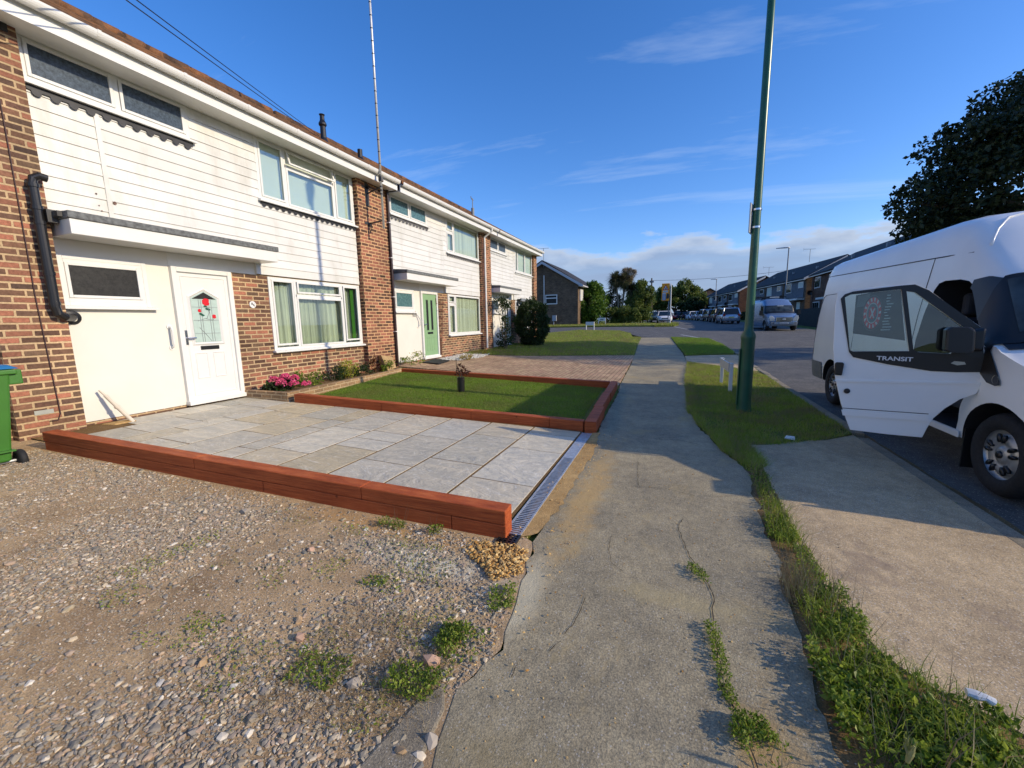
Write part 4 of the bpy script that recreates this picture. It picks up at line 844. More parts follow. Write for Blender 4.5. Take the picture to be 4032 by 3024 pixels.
# ------------------------------------------------------------------ brick planter
pl = thing('brick_planter', 'low buff brick planter under the bay window, edging the lawn', 'planter', (-6.4, 6.5, .1))
def pl_wall(a, b, ztop, th=.10):
    d = Vector((b[0] - a[0], b[1] - a[1])).normalized(); n = Vector((-d.y, d.x)) * th
    m_ = MB(); c = [(a[0], a[1]), (b[0], b[1]), (b[0] + n.x, b[1] + n.y), (a[0] + n.x, a[1] + n.y)]
    m_.hexa([(p, q, G(p, q) - .08) for p, q in c], [(p, q, ztop) for p, q in c]); return m_
pl_wall((-5.93, 4.80), (-6.25, 8.32), .315).build('wall', M['brick_garden'], pl, bevel=.006)
pl_wall((-6.98, 4.78), (-6.03, 4.80), .315, .10).build('wall', M['brick_garden'], pl, bevel=.006)
pl_wall((-6.35, 8.32), (-6.83, 8.34), .315, -.1).build('wall', M['brick_garden'], pl, bevel=.006)
drape('planter_soil', [(-6.98, 4.9), (-6.04, 4.9), (-6.34, 8.3), (-6.98, 8.3)], .09, M['soil'], kind=None, parent=pl, zf=lambda x, y: .17)

# ------------------------------------------------------------------ scatter tools
def rand_rot(n, rng, tilt=1.0):
    q = rng.normal(size=(n, 4)); q[:, 1:3] *= tilt; q /= np.linalg.norm(q, axis=1, keepdims=True); w, x, y, z = q.T
    return np.stack([1 - 2 * (y * y + z * z), 2 * (x * y - z * w), 2 * (x * z + y * w), 2 * (x * y + z * w), 1 - 2 * (x * x + z * z), 2 * (y * z - x * w), 2 * (x * z - y * w), 2 * (y * z + x * w), 1 - 2 * (x * x + y * y)], 1).reshape(n, 3, 3)
_ic = None
def stones(name, pts, sizes, mat, label=None, cat=None, kind='stuff', rng=RNG, flat=.6):
    global _ic
    if _ic is None:
        bm = bmesh.new(); bmesh.ops.create_icosphere(bm, subdivisions=1, radius=1); _ic = (np.array([v.co[:] for v in bm.verts]), np.array([[v.index for v in f.verts] for f in bm.faces])); bm.free()
    V, F = _ic; n = len(pts)
    vs = V[None] * (1 + rng.uniform(-.42, .38, (n, len(V), 1))); vs = vs * rng.uniform(.45, 1.35, (n, 1, 3)); vs = np.einsum('nij,nkj->nki', rand_rot(n, rng), vs)
    vs[:, :, 2] *= flat; vs = vs * sizes[:, None, None] + np.asarray(pts)[:, None, :]
    o = npmesh(name, vs.reshape(-1, 3), (F[None] + (np.arange(n) * len(V))[:, None, None]).reshape(-1, 3), mat)
    if kind: o['kind'] = kind
    return tag(o, label, cat)
def inpoly(P, poly):
    x, y = P[:, 0], P[:, 1]; r = np.zeros(len(P), bool); j = len(poly) - 1
    for i in range(len(poly)):
        xi, yi = poly[i]; xj, yj = poly[j]
        with np.errstate(divide='ignore', invalid='ignore'):
            r ^= ((yi > y) != (yj > y)) & (x < (xj - xi) * (y - yi) / (yj - yi + 1e-12) + xi)
        j = i
    return r
def sample(poly, n, rng=RNG, dens=None):
    p = np.array(poly); lo, hi = p.min(0), p.max(0); out_ = []
    c = 0
    while c < n:
        q = rng.uniform(lo, hi, (max(n, 1000), 2)); q = q[inpoly(q, poly)]
        if dens is not None: q = q[rng.uniform(size=len(q)) < dens(q)]
        out_.append(q); c += len(q)
    return np.concatenate(out_)[:n]
def vnoise(q, s, seed=0):       # cheap smooth value noise 0..1
    rs = np.random.default_rng(seed); T = rs.uniform(size=(64, 64)); x, y = q[:, 0] * s + 100, q[:, 1] * s + 100; ix, iy = np.floor(x).astype(int), np.floor(y).astype(int); fx, fy = x - ix, y - iy
    fx = fx * fx * (3 - 2 * fx); fy = fy * fy * (3 - 2 * fy); g = lambda a, b: T[a % 64, b % 64]
    return (g(ix, iy) * (1 - fx) + g(ix + 1, iy) * fx) * (1 - fy) + (g(ix, iy + 1) * (1 - fx) + g(ix + 1, iy + 1) * fx) * fy
def blades(name, q, h, w, mat, lean=.5, zoff=0.0, rng=RNG, label=None, cat=None, kind='stuff', segs=1, zf=None, windx=0.0):
    n = len(q); z = (Gn(q[:, 0], q[:, 1]) if zf is None else zf(q)) + zoff; a = rng.uniform(0, 2 * np.pi, n); b = rng.uniform(0, 2 * np.pi, n)
    hh = h * rng.uniform(.55, 1.25, n) if np.isscalar(h) else h; L = lean * rng.uniform(.2, 1.2, n)
    dx_, dy_ = np.cos(b) * L * hh + windx * hh, np.sin(b) * L * hh; wx, wy = np.cos(a) * w / 2, np.sin(a) * w / 2
    base = np.stack([q[:, 0], q[:, 1], z], 1)
    if segs == 1:
        V = np.stack([base + np.stack([wx, wy, 0 * z], 1), base - np.stack([wx, wy, 0 * z], 1), base + np.stack([dx_, dy_, hh], 1)], 1)
        F = np.arange(3 * n).reshape(n, 3); o = npmesh(name, V.reshape(-1, 3), F, mat)
    else:
        mid = base + np.stack([dx_ * .35, dy_ * .35, hh * .62], 1); tip = base + np.stack([dx_ * 1.3, dy_ * 1.3, hh * .92], 1); ww = np.stack([wx, wy, 0 * z], 1)
        V = np.stack([base + ww * .8, base - ww * .8, mid - ww * .7, mid + ww * .7, tip], 1); i = np.arange(n)[:, None] * 5
        F = np.concatenate([i + np.array([0, 1, 2]), i + np.array([0, 2, 3]), i + np.array([3, 2, 4])]); o = npmesh(name, V.reshape(-1, 3), F, mat)
    if kind: o['kind'] = kind
    return tag(o, label, cat)
def leaves_mesh(P, size, mat, name='foliage', parent=None, rng=RNG, aspect=.55, up=0.0, droop=0.0):
    """small rhombic leaves (2 tris folded) at points P"""
    n = len(P); Rm = rand_rot(n, rng, 1.0 - up); s = (size * rng.uniform(.6, 1.35, n))[:, None, None]
    base = np.array([[0, 0, 0], [.5, aspect * .5, .08], [1.0, 0, -.04 - droop], [.5, -aspect * .5, .08]])
    V = np.einsum('nij,kj->nki', Rm, base) * s + np.asarray(P)[:, None, :]; i = np.arange(n)[:, None] * 4
    F = np.concatenate([i + np.array([0, 1, 2]), i + np.array([0, 2, 3])])
    return npmesh(name, V.reshape(-1, 3), F, mat, parent)
def blob_points(n, centre, rad, rng, clumps=14, cl=.42, shell=.55, squash=1.0, bottom=None):
    """points gathered in clumps spread over an ellipsoid"""
    cc = rng.normal(size=(clumps, 3)); cc /= np.linalg.norm(cc, axis=1, keepdims=True); cc *= (rng.uniform(shell, .95, (clumps, 1)))
    r = rng.uniform(.6, 1.2, clumps) * cl; k = rng.integers(0, clumps, n); p = rng.normal(size=(n, 3)); p /= np.linalg.norm(p, axis=1, keepdims=True); p *= rng.uniform(.25, 1, (n, 1)) ** .45
    q = cc[k] + p * r[k][:, None]; q = q * np.array(rad) + np.array(centre)
    if bottom is not None: q = q[q[:, 2] > bottom]
    return q

# ------------------------------------------------------------------ gravel drive
PG = [(-6.5, -0.6), (-6.3, 2.02), (-2.6, 2.2), (-1.1, 2.26), (-0.84, 2.28), (-0.78, 2.0), (-0.72, 1.7), (-0.68, 1.4), (-0.76, 1.1), (-0.68, .8), (-0.66, 0.3), (-3, -0.6)]
def gd(q): 
    v = vnoise(q, 1.3, 1) * .6 + vnoise(q, 3.7, 2) * .4; near = np.clip((q[:, 0] + 1.5) / .9, 0, 1) * .55
    far = np.clip((q[:, 1] - 1.75) / .5, 0, 1) * .35
    return np.clip(.42 + 1.5 * (v - .34) - near - far - .5 * np.exp(-((q[:, 0] + 2.3) ** 2 + (q[:, 1] - .95) ** 2) / .25), .05, 1)
rg = np.random.default_rng(11)
q = sample(PG, 76000, rg, gd); s_ = rg.gamma(5, .00135, len(q)).clip(.0025, .022)
stones('gravel', np.c_[q, Gn(q[:, 0], q[:, 1]) + .003 + s_ * .25], s_, M['gravel'], 'mixed pinkish and grey gravel spread over the dirt drive', 'gravel', rng=rg)
q = sample(PG, 42000, rg, lambda q: np.clip(vnoise(q, 2.2, 9) * 1.2 + .2, 0, 1)); s_ = rg.uniform(.0018, .0055, len(q))
stones('fine_grit', np.c_[q, Gn(q[:, 0], q[:, 1]) + .004], s_, M['gravel'], 'fine grit between the stones of the dirt drive', 'grit', rng=rg)
PGY = [(-1.22, 2.2), (-0.80, 2.22), (-0.76, 1.98), (-0.88, 1.86), (-1.02, 1.98), (-1.2, 2.08)]
q = sample(PGY, 900, rg); s_ = rg.uniform(.006, .013, len(q)); stones('golden_shingle', np.c_[q, rg.uniform(.008, .035, len(q)) * (1 - ((q[:, 0] + .95) / .3) ** 2).clip(0.2, 1)], s_, M['gravel_gold'], 'golden shingle spilled round the black end of the drain', 'shingle', rng=rg)
q = sample([(-1.06, 5), (-0.62, 5), (-0.5, 1.2), (-0.9, 1.3)], 260, rg); stones('loose_grit', np.c_[q, 0 * q[:, 0] + .018], rg.uniform(.003, .008, len(q)), M['gravel_gold'], 'grit scattered on the mortar and path edge', 'grit', rng=rg)
q = sample([(-0.7, 0.8), (0.55, 0.8), (0.6, 4), (-0.6, 4)], 420, rg); stones('path_grit', np.c_[q, 0 * q[:, 0] + .009], rg.uniform(.0015, .0045, len(q)), M['gravel_gold'], 'tiny bits of grit on the footway', 'grit', rng=rg)
q = sample([(0.9, 1.9), (2.0, 1.2), (2.0, 5.5), (0.9, 4.8)], 420, rg); stones('concrete_grit', np.c_[q, 0 * q[:, 0] + .014 - np.clip(q[:, 0] - 1.5, 0, 1) * .05], rg.uniform(.0015, .004, len(q)), M['gravel'], 'tiny bits of grit on the concrete crossover', 'grit', rng=rg)
SM1, SM2, SM3 = plain('buff_stone', C((186, 156, 118)), .85, vary=.2), plain('grey_stone', C((160, 150, 136)), .85, vary=.2), plain('pinkish_stone', C((176, 144, 122)), .85, vary=.2)
# bigger single stones one can point at
for i, (x, y, s_, lb) in enumerate([(-0.80, .93, .040, 'orange brown stone in the dirt at the very edge of the path'), (-1.13, 1.08, .036, 'pale angular stone with a long shadow near the bottom edge'), (-1.52, 1.17, .032, 'pinkish stone lying alone on the dirt'), (-1.62, 1.25, .034, 'grey stone beside the lone pinkish one'),
                                  (-0.72, 1.0, .030, 'upright buff stone on the path edge near the weeds'), (-0.90, 1.28, .040, 'buff stone wedged by the broken concrete edge'), (-1.78, .92, .030, 'cream stone in the bare patch of dirt'), (-2.9, 1.9, .045, 'long pale stone lying on the gravel before the sleepers'), (-2.05, 1.72, .040, 'brown flat stone in the middle of the gravel')]):
    m_ = stones('stone', np.array([[0, 0, s_ * .3]]), np.array([s_ * .75]), [SM1, SM2, SM3][i % 3], lb, 'stone', kind=None, rng=np.random.default_rng(40 + i), flat=.8); m_.location = (x, y, G(x, y))
m_ = MB(); m_.prism([(-.92, .6), (-.76, .72), (-.72, .95), (-.74, 1.12), (-.80, 1.22), (-.86, 1.1), (-.9, .85)], -.05, .012, 'z'); o = m_.build('concrete_edging', M['kerb'], bevel=.012); tag(o, 'broken buried concrete edging between dirt and path', 'edging')
q = sample([(-6.8, 10.7), (-6.1, 10.9), (-5.9, 12), (-6.1, 13.2), (-6.7, 13.4), (-6.95, 12.6)], 2200, rg); stones('white_chippings', np.c_[q, Gn(q[:, 0], q[:, 1]) + rg.uniform(.01, .035, len(q))], rg.uniform(.010, .026, len(q)), M['gravel_white'], 'white chippings in the bed below the vertical blind window', 'chippings', rng=rg)

# ------------------------------------------------------------------ grass
rg = np.random.default_rng(21)
LW = [(-6.1, 4.96), (-1.18, 5.16), (-1.36, 8.42), (-6.22, 8.22)]
q = sample(LW, 90000, rg); blades('lawn_grass', q, .030, .0055, M['turf'], .9, .004, rg, 'freshly laid short turf inside the sleepers', 'lawn')
q = sample(V2, 60000, rg, lambda q: np.clip(vnoise(q, 2.5, 4) * 1.3, .15, 1)); blades('verge_grass', q, .050, .007, M['verge'], 1.0, .004, rg, 'rough grass on the verge round the green lamp post', 'grass')
q = sample(V1, 26000, rg); blades('verge_grass', q, .06, .012, M['turf'], .9, .03, rg, 'grass on the shaded far verge', 'grass')
q = sample([(-7, 12.6), (-4.76, 13.42), (-1.42, 15.5), (-1.76, 21), (-2.0, 25.8), (-2.5, 25.9), (-3.0, 30), (-4.3, 34), (-8, 36), (-9.3, 31), (-13, 30), (-13, 22.6), (-7.0, 22.4)], 60000, rg, lambda q: np.clip(1.2 - (q[:, 1] - 12) / 26, .2, 1)); blades('lawn_grass', q, .075, .02, M['verge'], .8, .02, rg, 'open mown lawn beyond the block paving', 'lawn')
q = sample([(-20, 44.2), (-7, 45.6), (-2.1, 45.4), (-2.2, 51), (-9, 56), (-20, 56)], 16000, rg); blades('lawn_grass', q, .11, .05, M['verge'], .7, .03, rg, 'strip of lawn in front of the brick gable', 'lawn')
q = sample([(-2.1, 43), (-.3, 43.3), (.15, 47.5), (-.3, 49), (-1.7, 47.4)], 3000, rg); blades('tuft_grass', q, .22, .05, M['verge'], .8, .02, rg, 'patch of longer grass at the corner before the white car', 'grass')

# ------------------------------------------------------------------ vans
M['van_white'] = plain('white_van_paint', (0.86, 0.855, 0.82), 0.25, vary=0.03, scale=1.3, obj=True)
M['van_silver'] = plain('silver_blue_van_paint', (0.23, 0.31, 0.42), 0.25, 0.55, vary=0.03, obj=True)
M['plastic_grey'] = plain('grey_bumper_plastic', (0.15, 0.16, 0.165), 0.6, vary=0.1)
M['dark_in'] = plain('dark_cab_interior', (0.012, 0.012, 0.014), 0.7)
M['dark_glass'] = plain('dark_vehicle_glass', (0.012, 0.018, 0.022), 0.04, vary=0.02)
M['screen'] = plain('windscreen_glass', (0.045, 0.06, 0.065), 0.06, vary=0.5, scale=3, obj=True)
M['head_glass'] = plain('headlamp_glass', (0.55, 0.56, 0.56), 0.08, 0.3)
M['red_lamp'] = plain('red_lamp_glass', (0.35, 0.01, 0.01), 0.15)
M['orange_lamp'] = plain('orange_lamp_glass', (0.8, 0.30, 0.03), 0.15)
M['tyre'] = plain('tyre_rubber', (0.016, 0.016, 0.017), 0.8, vary=0.25, scale=40, bump=0.002, obj=True)
M['rim'] = plain('silver_steel_wheel', (0.42, 0.43, 0.43), 0.35, 0.5, vary=0.15, obj=True)
M['plate_w'] = plain('white_number_plate', (0.75, 0.75, 0.72), 0.4)
M['clear'] = glass_mat('clear_vehicle_glass', (0.80, 0.88, 0.86), 0.06)
SEC = [(0.10, .33), (0.03, .36), (0.0, .62), (0.0, .95), (0.012, 1.20), (0.035, 1.45), (0.075, 1.75), (0.115, 2.03), (0.16, 2.22), (0.21, 2.33), (0.30, 2.385), (0.48, 2.425), (0.76, 2.445), (0.987, 2.45)]
BELT = 4
PROFY = [(-.62, .62), (-.59, .90), (-.50, .98), (-.20, 1.09), (.08, 1.19), (.20, 1.27), (.34, 1.64), (.48, 1.93), (.85, 2.24), (1.2, 2.41), (1.45, 2.45), (4.90, 2.45), (5.02, 2.36), (5.10, 2.05)]
def van_dv(v, ins): return -.17 * math.sin(math.pi / 2 * min(1, max(0, ins) / .987)) * min(1, max(0, (1.7 - v) / 1.1))
def van_top(v): return float(np.interp(v, [p[0] for p in PROFY], [p[1] for p in PROFY]))
def van_pt(v, s, H=1.0):
    """v = metres back from the front axle line, s = 0..13 along the half section; returns (inset from the side plane, z)"""
    i = int(min(max(s, 0), 12.999)); t = s - i; a, b = SEC[i], SEC[i + 1]; ins, z = a[0] + (b[0] - a[0]) * t, a[1] + (b[1] - a[1]) * t
    zt = van_top(v); zb = min(1.20, zt - .04)
    if z > 1.20 and v < 1.2:
        zc = min(float(np.interp(v, [-.62, -.5, -.2, .08, .20, .34, .48, .85, 1.2], [.60, .95, 1.07, 1.16, 1.225, 1.48, 1.75, 2.01, 2.22])), 2.22)
        zt2 = zc + float(np.interp(v, [-.2, .2, .48, .85, 1.2], [.04, .05, .035, .09, .23])); zb = min(1.20, zc - .02)
        z = zb + (z - 1.20) * (zc - zb) / 1.02 if z <= 2.22 else zc + (z - 2.22) * (zt2 - zc) / .23
    elif z > 1.20: z = zb + (z - 1.20) * (zt - zb) / (2.45 - 1.20)
    elif zb < 1.20: z = .33 + (z - .33) * (zb - .33) / (1.20 - .33)
    if v < 0: ins += .12 * (-v / .6) ** 2.2 * (1 - ins / .987)
    if v > 4.7: ins += .10 * ((v - 4.7) / .4) ** 2 * (1 - ins / .987)
    if H != 1.0 and z > 1.6: z = 1.6 + (z - 1.6) * H
    return ins, z
def make_van(root, paint, open_door=False, H=1.0, seams=True):
    """local frame: the near side plane is x=0, the body runs to x=+1.974, front faces -y, front axle at y=0, ground z=0"""
    Wd = 1.974; vs_ = [-.62, -.605, -.57, -.50, -.36, -.2, -.08, .08, .14, .20, .27, .34, .41, .48, .56, .66, .76, .85, .96, 1.08, 1.2, 1.32, 1.45, 1.7, 2.4, 3.1, 3.85, 4.4, 4.75, 4.9, 4.98, 5.04, 5.08]
    ns = len(SEC) - 1; V = []
    for v in vs_:
        ring = [van_pt(v, s, H) for s in range(ns + 1)]
        for ins, z in ring: V.append((ins, v + van_dv(v, ins), z))
        for ins, z in ring[-2::-1]: V.append((Wd - ins, v + van_dv(v, ins), z))
    nr = 2 * ns + 1; F = []
    for i in range(len(vs_) - 1):
        for j in range(nr): F.append((i * nr + j, i * nr + (j + 1) % nr, (i + 1) * nr + (j + 1) % nr, (i + 1) * nr + j))
    F.append(tuple(range(nr))); F.append(tuple(range((len(vs_) - 1) * nr, len(vs_) * nr)))
    b = MB(); b.add(V, F); body = b.build('body', [paint, M['dark_in']], root, smooth=True)
    cuts = []
    for vc in (0.0, 3.83):
        for xa, xb in ((-.2, .42), (Wd - .42, Wd + .2)):
            c_ = MB(); ring = [(vc + .415 * math.cos(t), .335 + .415 * math.sin(t)) for t in np.linspace(0, 2 * math.pi, 40, endpoint=False)]; c_.prism(ring, xa, xb, 'x'); cuts.append(c_)
    if open_door:
        ap = [(.50, .42), (1.30, .42), (1.34, .48), (1.36, .8), (1.35, 1.2), (1.31, 1.5), (1.26, 1.70), (1.21, 1.765), (1.12, 1.785), (.90, 1.78), (.78, 1.755), (.66, 1.68), (.30, 1.24), (.27, 1.1), (.28, .96), (.36, .84), (.44, .66), (.47, .5)]
        c_ = MB(); c_.prism(ap, -.2, .8, 'x'); cuts.append(c_)
    cos = []
    for c_ in cuts:
        co = c_.build('cutter', M['dark_in']); cos.append(co); md = body.modifiers.new('cut', 'BOOLEAN'); md.object = co; md.operation = 'DIFFERENCE'; md.solver = 'EXACT'; md.material_mode = 'TRANSFER'
    bpy.context.view_layer.update()
    me = bpy.data.meshes.new_from_object(body.evaluated_get(bpy.context.evaluated_depsgraph_get())); body.modifiers.clear(); body.data = me; [bpy.data.objects.remove(c_) for c_ in cos]
    bm = bmesh.new(); bm.from_mesh(me)
    for e in bm.edges:
        if len(e.link_faces) == 2: e.smooth = e.calc_face_angle() < R(38)
    for f in bm.faces: f.smooth = True
    bm.to_mesh(me); bm.free()
    def patch(name, mat, pts_vs, off_, parent=body, side=0, thick=0.0):
        """pts_vs: polygon in (v,z) on the side; conforms by sampling a fine grid"""
        P = np.array(pts_vs); lo, hi = P.min(0), P.max(0); bm = bmesh.new(); f = bm.faces.new([bm.verts.new((p[0], p[1], 0)) for p in pts_vs])
        for c in np.arange(lo[0] + .12, hi[0], .12): bmesh.ops.bisect_plane(bm, geom=bm.verts[:] + bm.edges[:] + bm.faces[:], plane_co=(c, 0, 0), plane_no=(1, 0, 0), dist=1e-5)
        for c in np.arange(lo[1] + .1, hi[1], .1): bmesh.ops.bisect_plane(bm, geom=bm.verts[:] + bm.edges[:] + bm.faces[:], plane_co=(0, c, 0), plane_no=(0, 1, 0), dist=1e-5)
        bmesh.ops.triangulate(bm, faces=bm.faces)
        for vtx in bm.verts:
            v, z = vtx.co.x, vtx.co.y; ss = np.linspace(0, 11, 120); zs = [van_pt(v, s, H)[1] for s in ss]; s = float(np.interp(z, zs, ss)); ins = van_pt(v, s, H)[0]; x = ins - off_
            vtx.co = Vector((x if side == 0 else Wd - x, v, z))
        me = bpy.data.meshes.new(name); bm.to_mesh(me); bm.free(); me.materials.append(mat); o = bpy.data.objects.new(name, me); COL.objects.link(o); o.parent = parent
        for p in me.polygons: p.use_smooth = True
        return o
    def top_patch(name, mat, v0, v1, s0, s1, off_, parent=body):
        V = []; nv, nsx = 8, 14
        for i in range(nv + 1):
            v = v0 + (v1 - v0) * i / nv; sa = s0(v) if callable(s0) else s0; 
            row = []
            for j in range(nsx + 1):
                s = sa + (13 - sa) * j / nsx; ins, z = van_pt(v, s, H); k_ = 1.0 if s < 8.5 else max(0, (11 - s) / 2.5); row.append((ins - off_ * .9 * k_, v + van_dv(v, ins) - off_ * .8, z + off_ * .7))
            V += row + [(Wd - a, b, c) for a, b, c in row[-2::-1]]
        n = 2 * nsx + 1; F = [(i * n + j, i * n + j + 1, (i + 1) * n + j + 1, (i + 1) * n + j) for i in range(nv) for j in range(n - 1)]
        m_ = MB(); m_.add(V, F); return m_.build(name, mat, parent, smooth=True)
    def s_at(v, z):
        ss = np.linspace(0, 9.3, 120); return float(np.interp(z, [van_pt(v, q_, H)[1] for q_ in ss], ss))
    def side_strip(name, mat, v0, v1, slo, shi, off_, side=0):
        V = []; nv, nsx = 8, 6
        for i in range(nv + 1):
            v = v0 + (v1 - v0) * i / nv; a, b = slo(v), shi(v)
            for j in range(nsx + 1):
                q_ = a + (b - a) * j / nsx; ins, z = van_pt(v, q_, H); x = ins - off_; V.append((x if side == 0 else Wd - x, v + van_dv(v, ins) - off_ * .5, z))
        n = nsx + 1; m_ = MB(); m_.add(V, [(i * n + j, i * n + j + 1, (i + 1) * n + j + 1, (i + 1) * n + j) for i in range(nv) for j in range(nsx)]); return m_.build(name, mat, body, smooth=True)
    zop = lambda v: float(np.interp(v - .045, [.15, .30, .66, .78, .9], [1.15, 1.225, 1.665, 1.74, 1.77]))
    # windscreen: black surround and glass
    top_patch('windscreen_surround', M['black'], .185, .49, lambda v: s_at(v, zop(v)), 13, .012)
    top_patch('windscreen', M['screen'], .235, .465, 8.2, 13, .016)
    mi_ = MB(); mi_.box(.8, 1.17, .12, .14, 1.68, 1.76); mi_.build('roof_mirror', M['head_glass'], body, bevel=.01)
    for sx in (0, 1):     # wipers scuttle and bonnet gap
        pass
    top_patch('scuttle_panel', M['black'], .11, .19, 5.8, 13, .008)
    # A pillar / side window band
    for side in (0, 1):
        side_strip('pillar_trim', M['black'], .485, .74, lambda v: s_at(v, zop(v)), lambda v: min(9.0, s_at(v, float(np.interp(v, [.48, .60, .74], [1.75, 1.78, 1.76])))), .012, side)
        if side == 0 and open_door:
            patch('lower_trim', M['black'], [(.0, .93), (.10, 1.06), (.19, 1.18), (.34, 1.19), (.30, 1.1), (.26, .98), (.14, .90), (.04, .885), (-.01, .90)], .012)
        else:
            patch('side_window_trim', M['black'], [(.02, .93), (.21, 1.2), (.34, 1.5), (.50, 1.74), (1.20, 1.80), (1.30, 1.76), (1.34, 1.20), (1.2, 1.08), (.6, 1.02), (.26, .95), (.05, .9)], .008, side=side)
            patch('side_window', M['dark_glass'], [(.34, 1.24), (.58, 1.66), (1.16, 1.72), (1.25, 1.7), (1.27, 1.24), (.7, 1.16), (.4, 1.12)], .014, side=side)
        patch('lower_cladding', M['plastic_grey'], [(4.26, .36), (4.26, .66), (5.06, .66), (5.06, .36)], .014, side=side)
        patch('lower_cladding', M['plastic_grey'], [(-.60, .36), (-.59, .58), (-.36, .64), (-.42, .42)], .014, side=side)
        ind = MB(); xi = -.012 if side == 0 else Wd + .002; ind.lathe([(0, .012), (.03, .010), (.035, 0)], (xi, .05, .935), 'x', 14); ind.build('side_indicator', plain('pale_indicator', (.6, .55, .42), .25), body)
    if seams:
        def strip(pts, w=.006, off_=.0035, name='panel_seam', side=0):
            m_ = MB(); q = []
            for v, z in pts:
                ss = np.linspace(0, 12.5, 150); zs = [van_pt(v, s, H)[1] for s in ss]; s = float(np.interp(z, zs, ss)); ins = van_pt(v, s, H)[0]; q.append((ins - off_ + w * .4 if side == 0 else Wd - ins + off_ - w * .4, v, z))
            m_.tube(q, w, 6, caps=True); return m_.build(name, M['grey_black'], body)
        strip([(.88 + i * .33, 2.02 + .13 * min(1, i / 12.) ) for i in range(13)] + [(5.0, 2.16)], .0065)
        strip([(1.42, z) for z in np.linspace(.40, 2.04, 12)], .004)
        m_ = MB(); q2 = [(.86, 9.2), (.93, 9.7), (1.02, 10.2), (1.12, 10.8), (1.2, 11.6), (1.24, 12.4), (1.25, 13)]; pp = [(van_pt(v, q_)[0], v + van_dv(v, van_pt(v, q_)[0]), van_pt(v, q_)[1] - .002) for v, q_ in q2]; m_.tube(pp + [(Wd - a, b, c) for a, b, c in pp[-2::-1]], .011, 6); m_.build('roof_cap_highlight', paint, body, smooth=True)  # thin raised tube added as a highlight along the edge of the roof cap
        
        for a, b in ((3.05, 4.85),): strip([(a, z) for z in (.75, 1.0, 1.4, 1.72)] + [(a + .1, 1.8)] + [(v, 1.82) for v in np.linspace(a + .2, b - .2, 6)] + [(b - .08, 1.78), (b, 1.65), (b, 1.2), (b, .75)], .004)
        strip([(1.5 + i * .3, .60) for i in range(6)], .004)
    # wheels
    for vc in (0.0, 3.83):
        for side in (0, 1):
            sx = 1 if side == 0 else -1; x0 = .045 if side == 0 else Wd - .045
            w = MB(); prof = [(.20, .02), (.225, 0.0), (.30, -.008), (.325, .02), (.338, .05), (.338, .17), (.325, .2), (.30, .215), (.2, .21)]
            w.lathe([(r_, h * sx) for r_, h in prof], (x0, vc, .338), 'x', 40)
            tr_ = MB()
            wo = w.build('wheel', M['tyre'], root, smooth=True)
            r = MB(); r.lathe([(.222, .0), (.215, .004), (.205, .03), (.19, .055), (.175, .05), (.150, .022), (.115, .014), (.095, .03), (.07, .035), (.062, .016), (.03, .014), (0, .014)] if side == 0 else [(.222, -.0), (.215, -.004), (.205, -.03), (.19, -.055), (.175, -.05), (.150, -.022), (.115, -.014), (.095, -.03), (.07, -.035), (.062, -.016), (.03, -.014), (0, -.014)], (x0 + .004 * sx, vc, .338), 'x', 40)
            h = r
            for i in range(5):
                a0 = i * 2 * math.pi / 5 + .3
                for da in (-.20, .20):
                    a = a0 + da; c_, s__ = math.cos(a), math.sin(a); yy, zz_ = vc + .135 * c_, .338 + .135 * s__
                    ring = [(x0 + (.006) * sx, yy + (.036 * math.cos(t)) * c_ - (.017 * math.sin(t)) * s__, zz_ + (.036 * math.cos(t)) * s__ + (.017 * math.sin(t)) * c_) for t in np.linspace(0, 2 * math.pi, 12, endpoint=False)]
                    n0 = len(ring); h.add(ring + [(p[0] + .02 * sx, p[1], p[2]) for p in ring], [tuple(range(n0)), tuple(range(n0, 2 * n0))[::-1]] + [(j, (j + 1) % n0, n0 + (j + 1) % n0, n0 + j) for j in range(n0)], 1)
            h.lathe([(0, -.004 * sx), (.028, -.004 * sx), (.03, .012 * sx)], (x0 + .008 * sx, vc, .338), 'x', 12, 1)
            ro = h.build('rim', [M['rim'], M['black']], wo, smooth=True)
    # front
    f = MB(); f.prism([(-.83, .36), (-.81, .60), (-.60, .62), (-.58, .33)], .20, Wd - .20, 'x'); f.build('front_bumper', M['plastic_grey'], root, bevel=.02)
    fp = MB(); fp.box(.40, Wd - .40, -.84, -.76, .46, .60); fp.build('bumper_panel', paint, root, bevel=.015)
    g = MB(); g.box(.52, Wd - .52, -.785, -.70, .66, .90); go_ = g.build('grille', M['black'], root, bevel=.01)
    g = MB()
    for z in (.655, .735, .815, .895): g.box(.54 - (z - .65) * .25, Wd - .54 + (z - .65) * .25, -.805, -.775, z, z + .028)
    g.box(.50, .53, -.80, -.77, .65, .92); g.box(Wd - .53, Wd - .50, -.80, -.77, .65, .92); g.build('grille_bars', M['chrome'], go_)
    eb = MB(); eb.lathe([(0, -.01), (.055, -.008), (.06, 0)], (Wd / 2, -.808, .79), 'y', 24); eb.v = [(Wd / 2 + (a - Wd / 2) * 1.9, b, c) for a, b, c in eb.v]; eb.build('badge', M['head_glass'], go_)
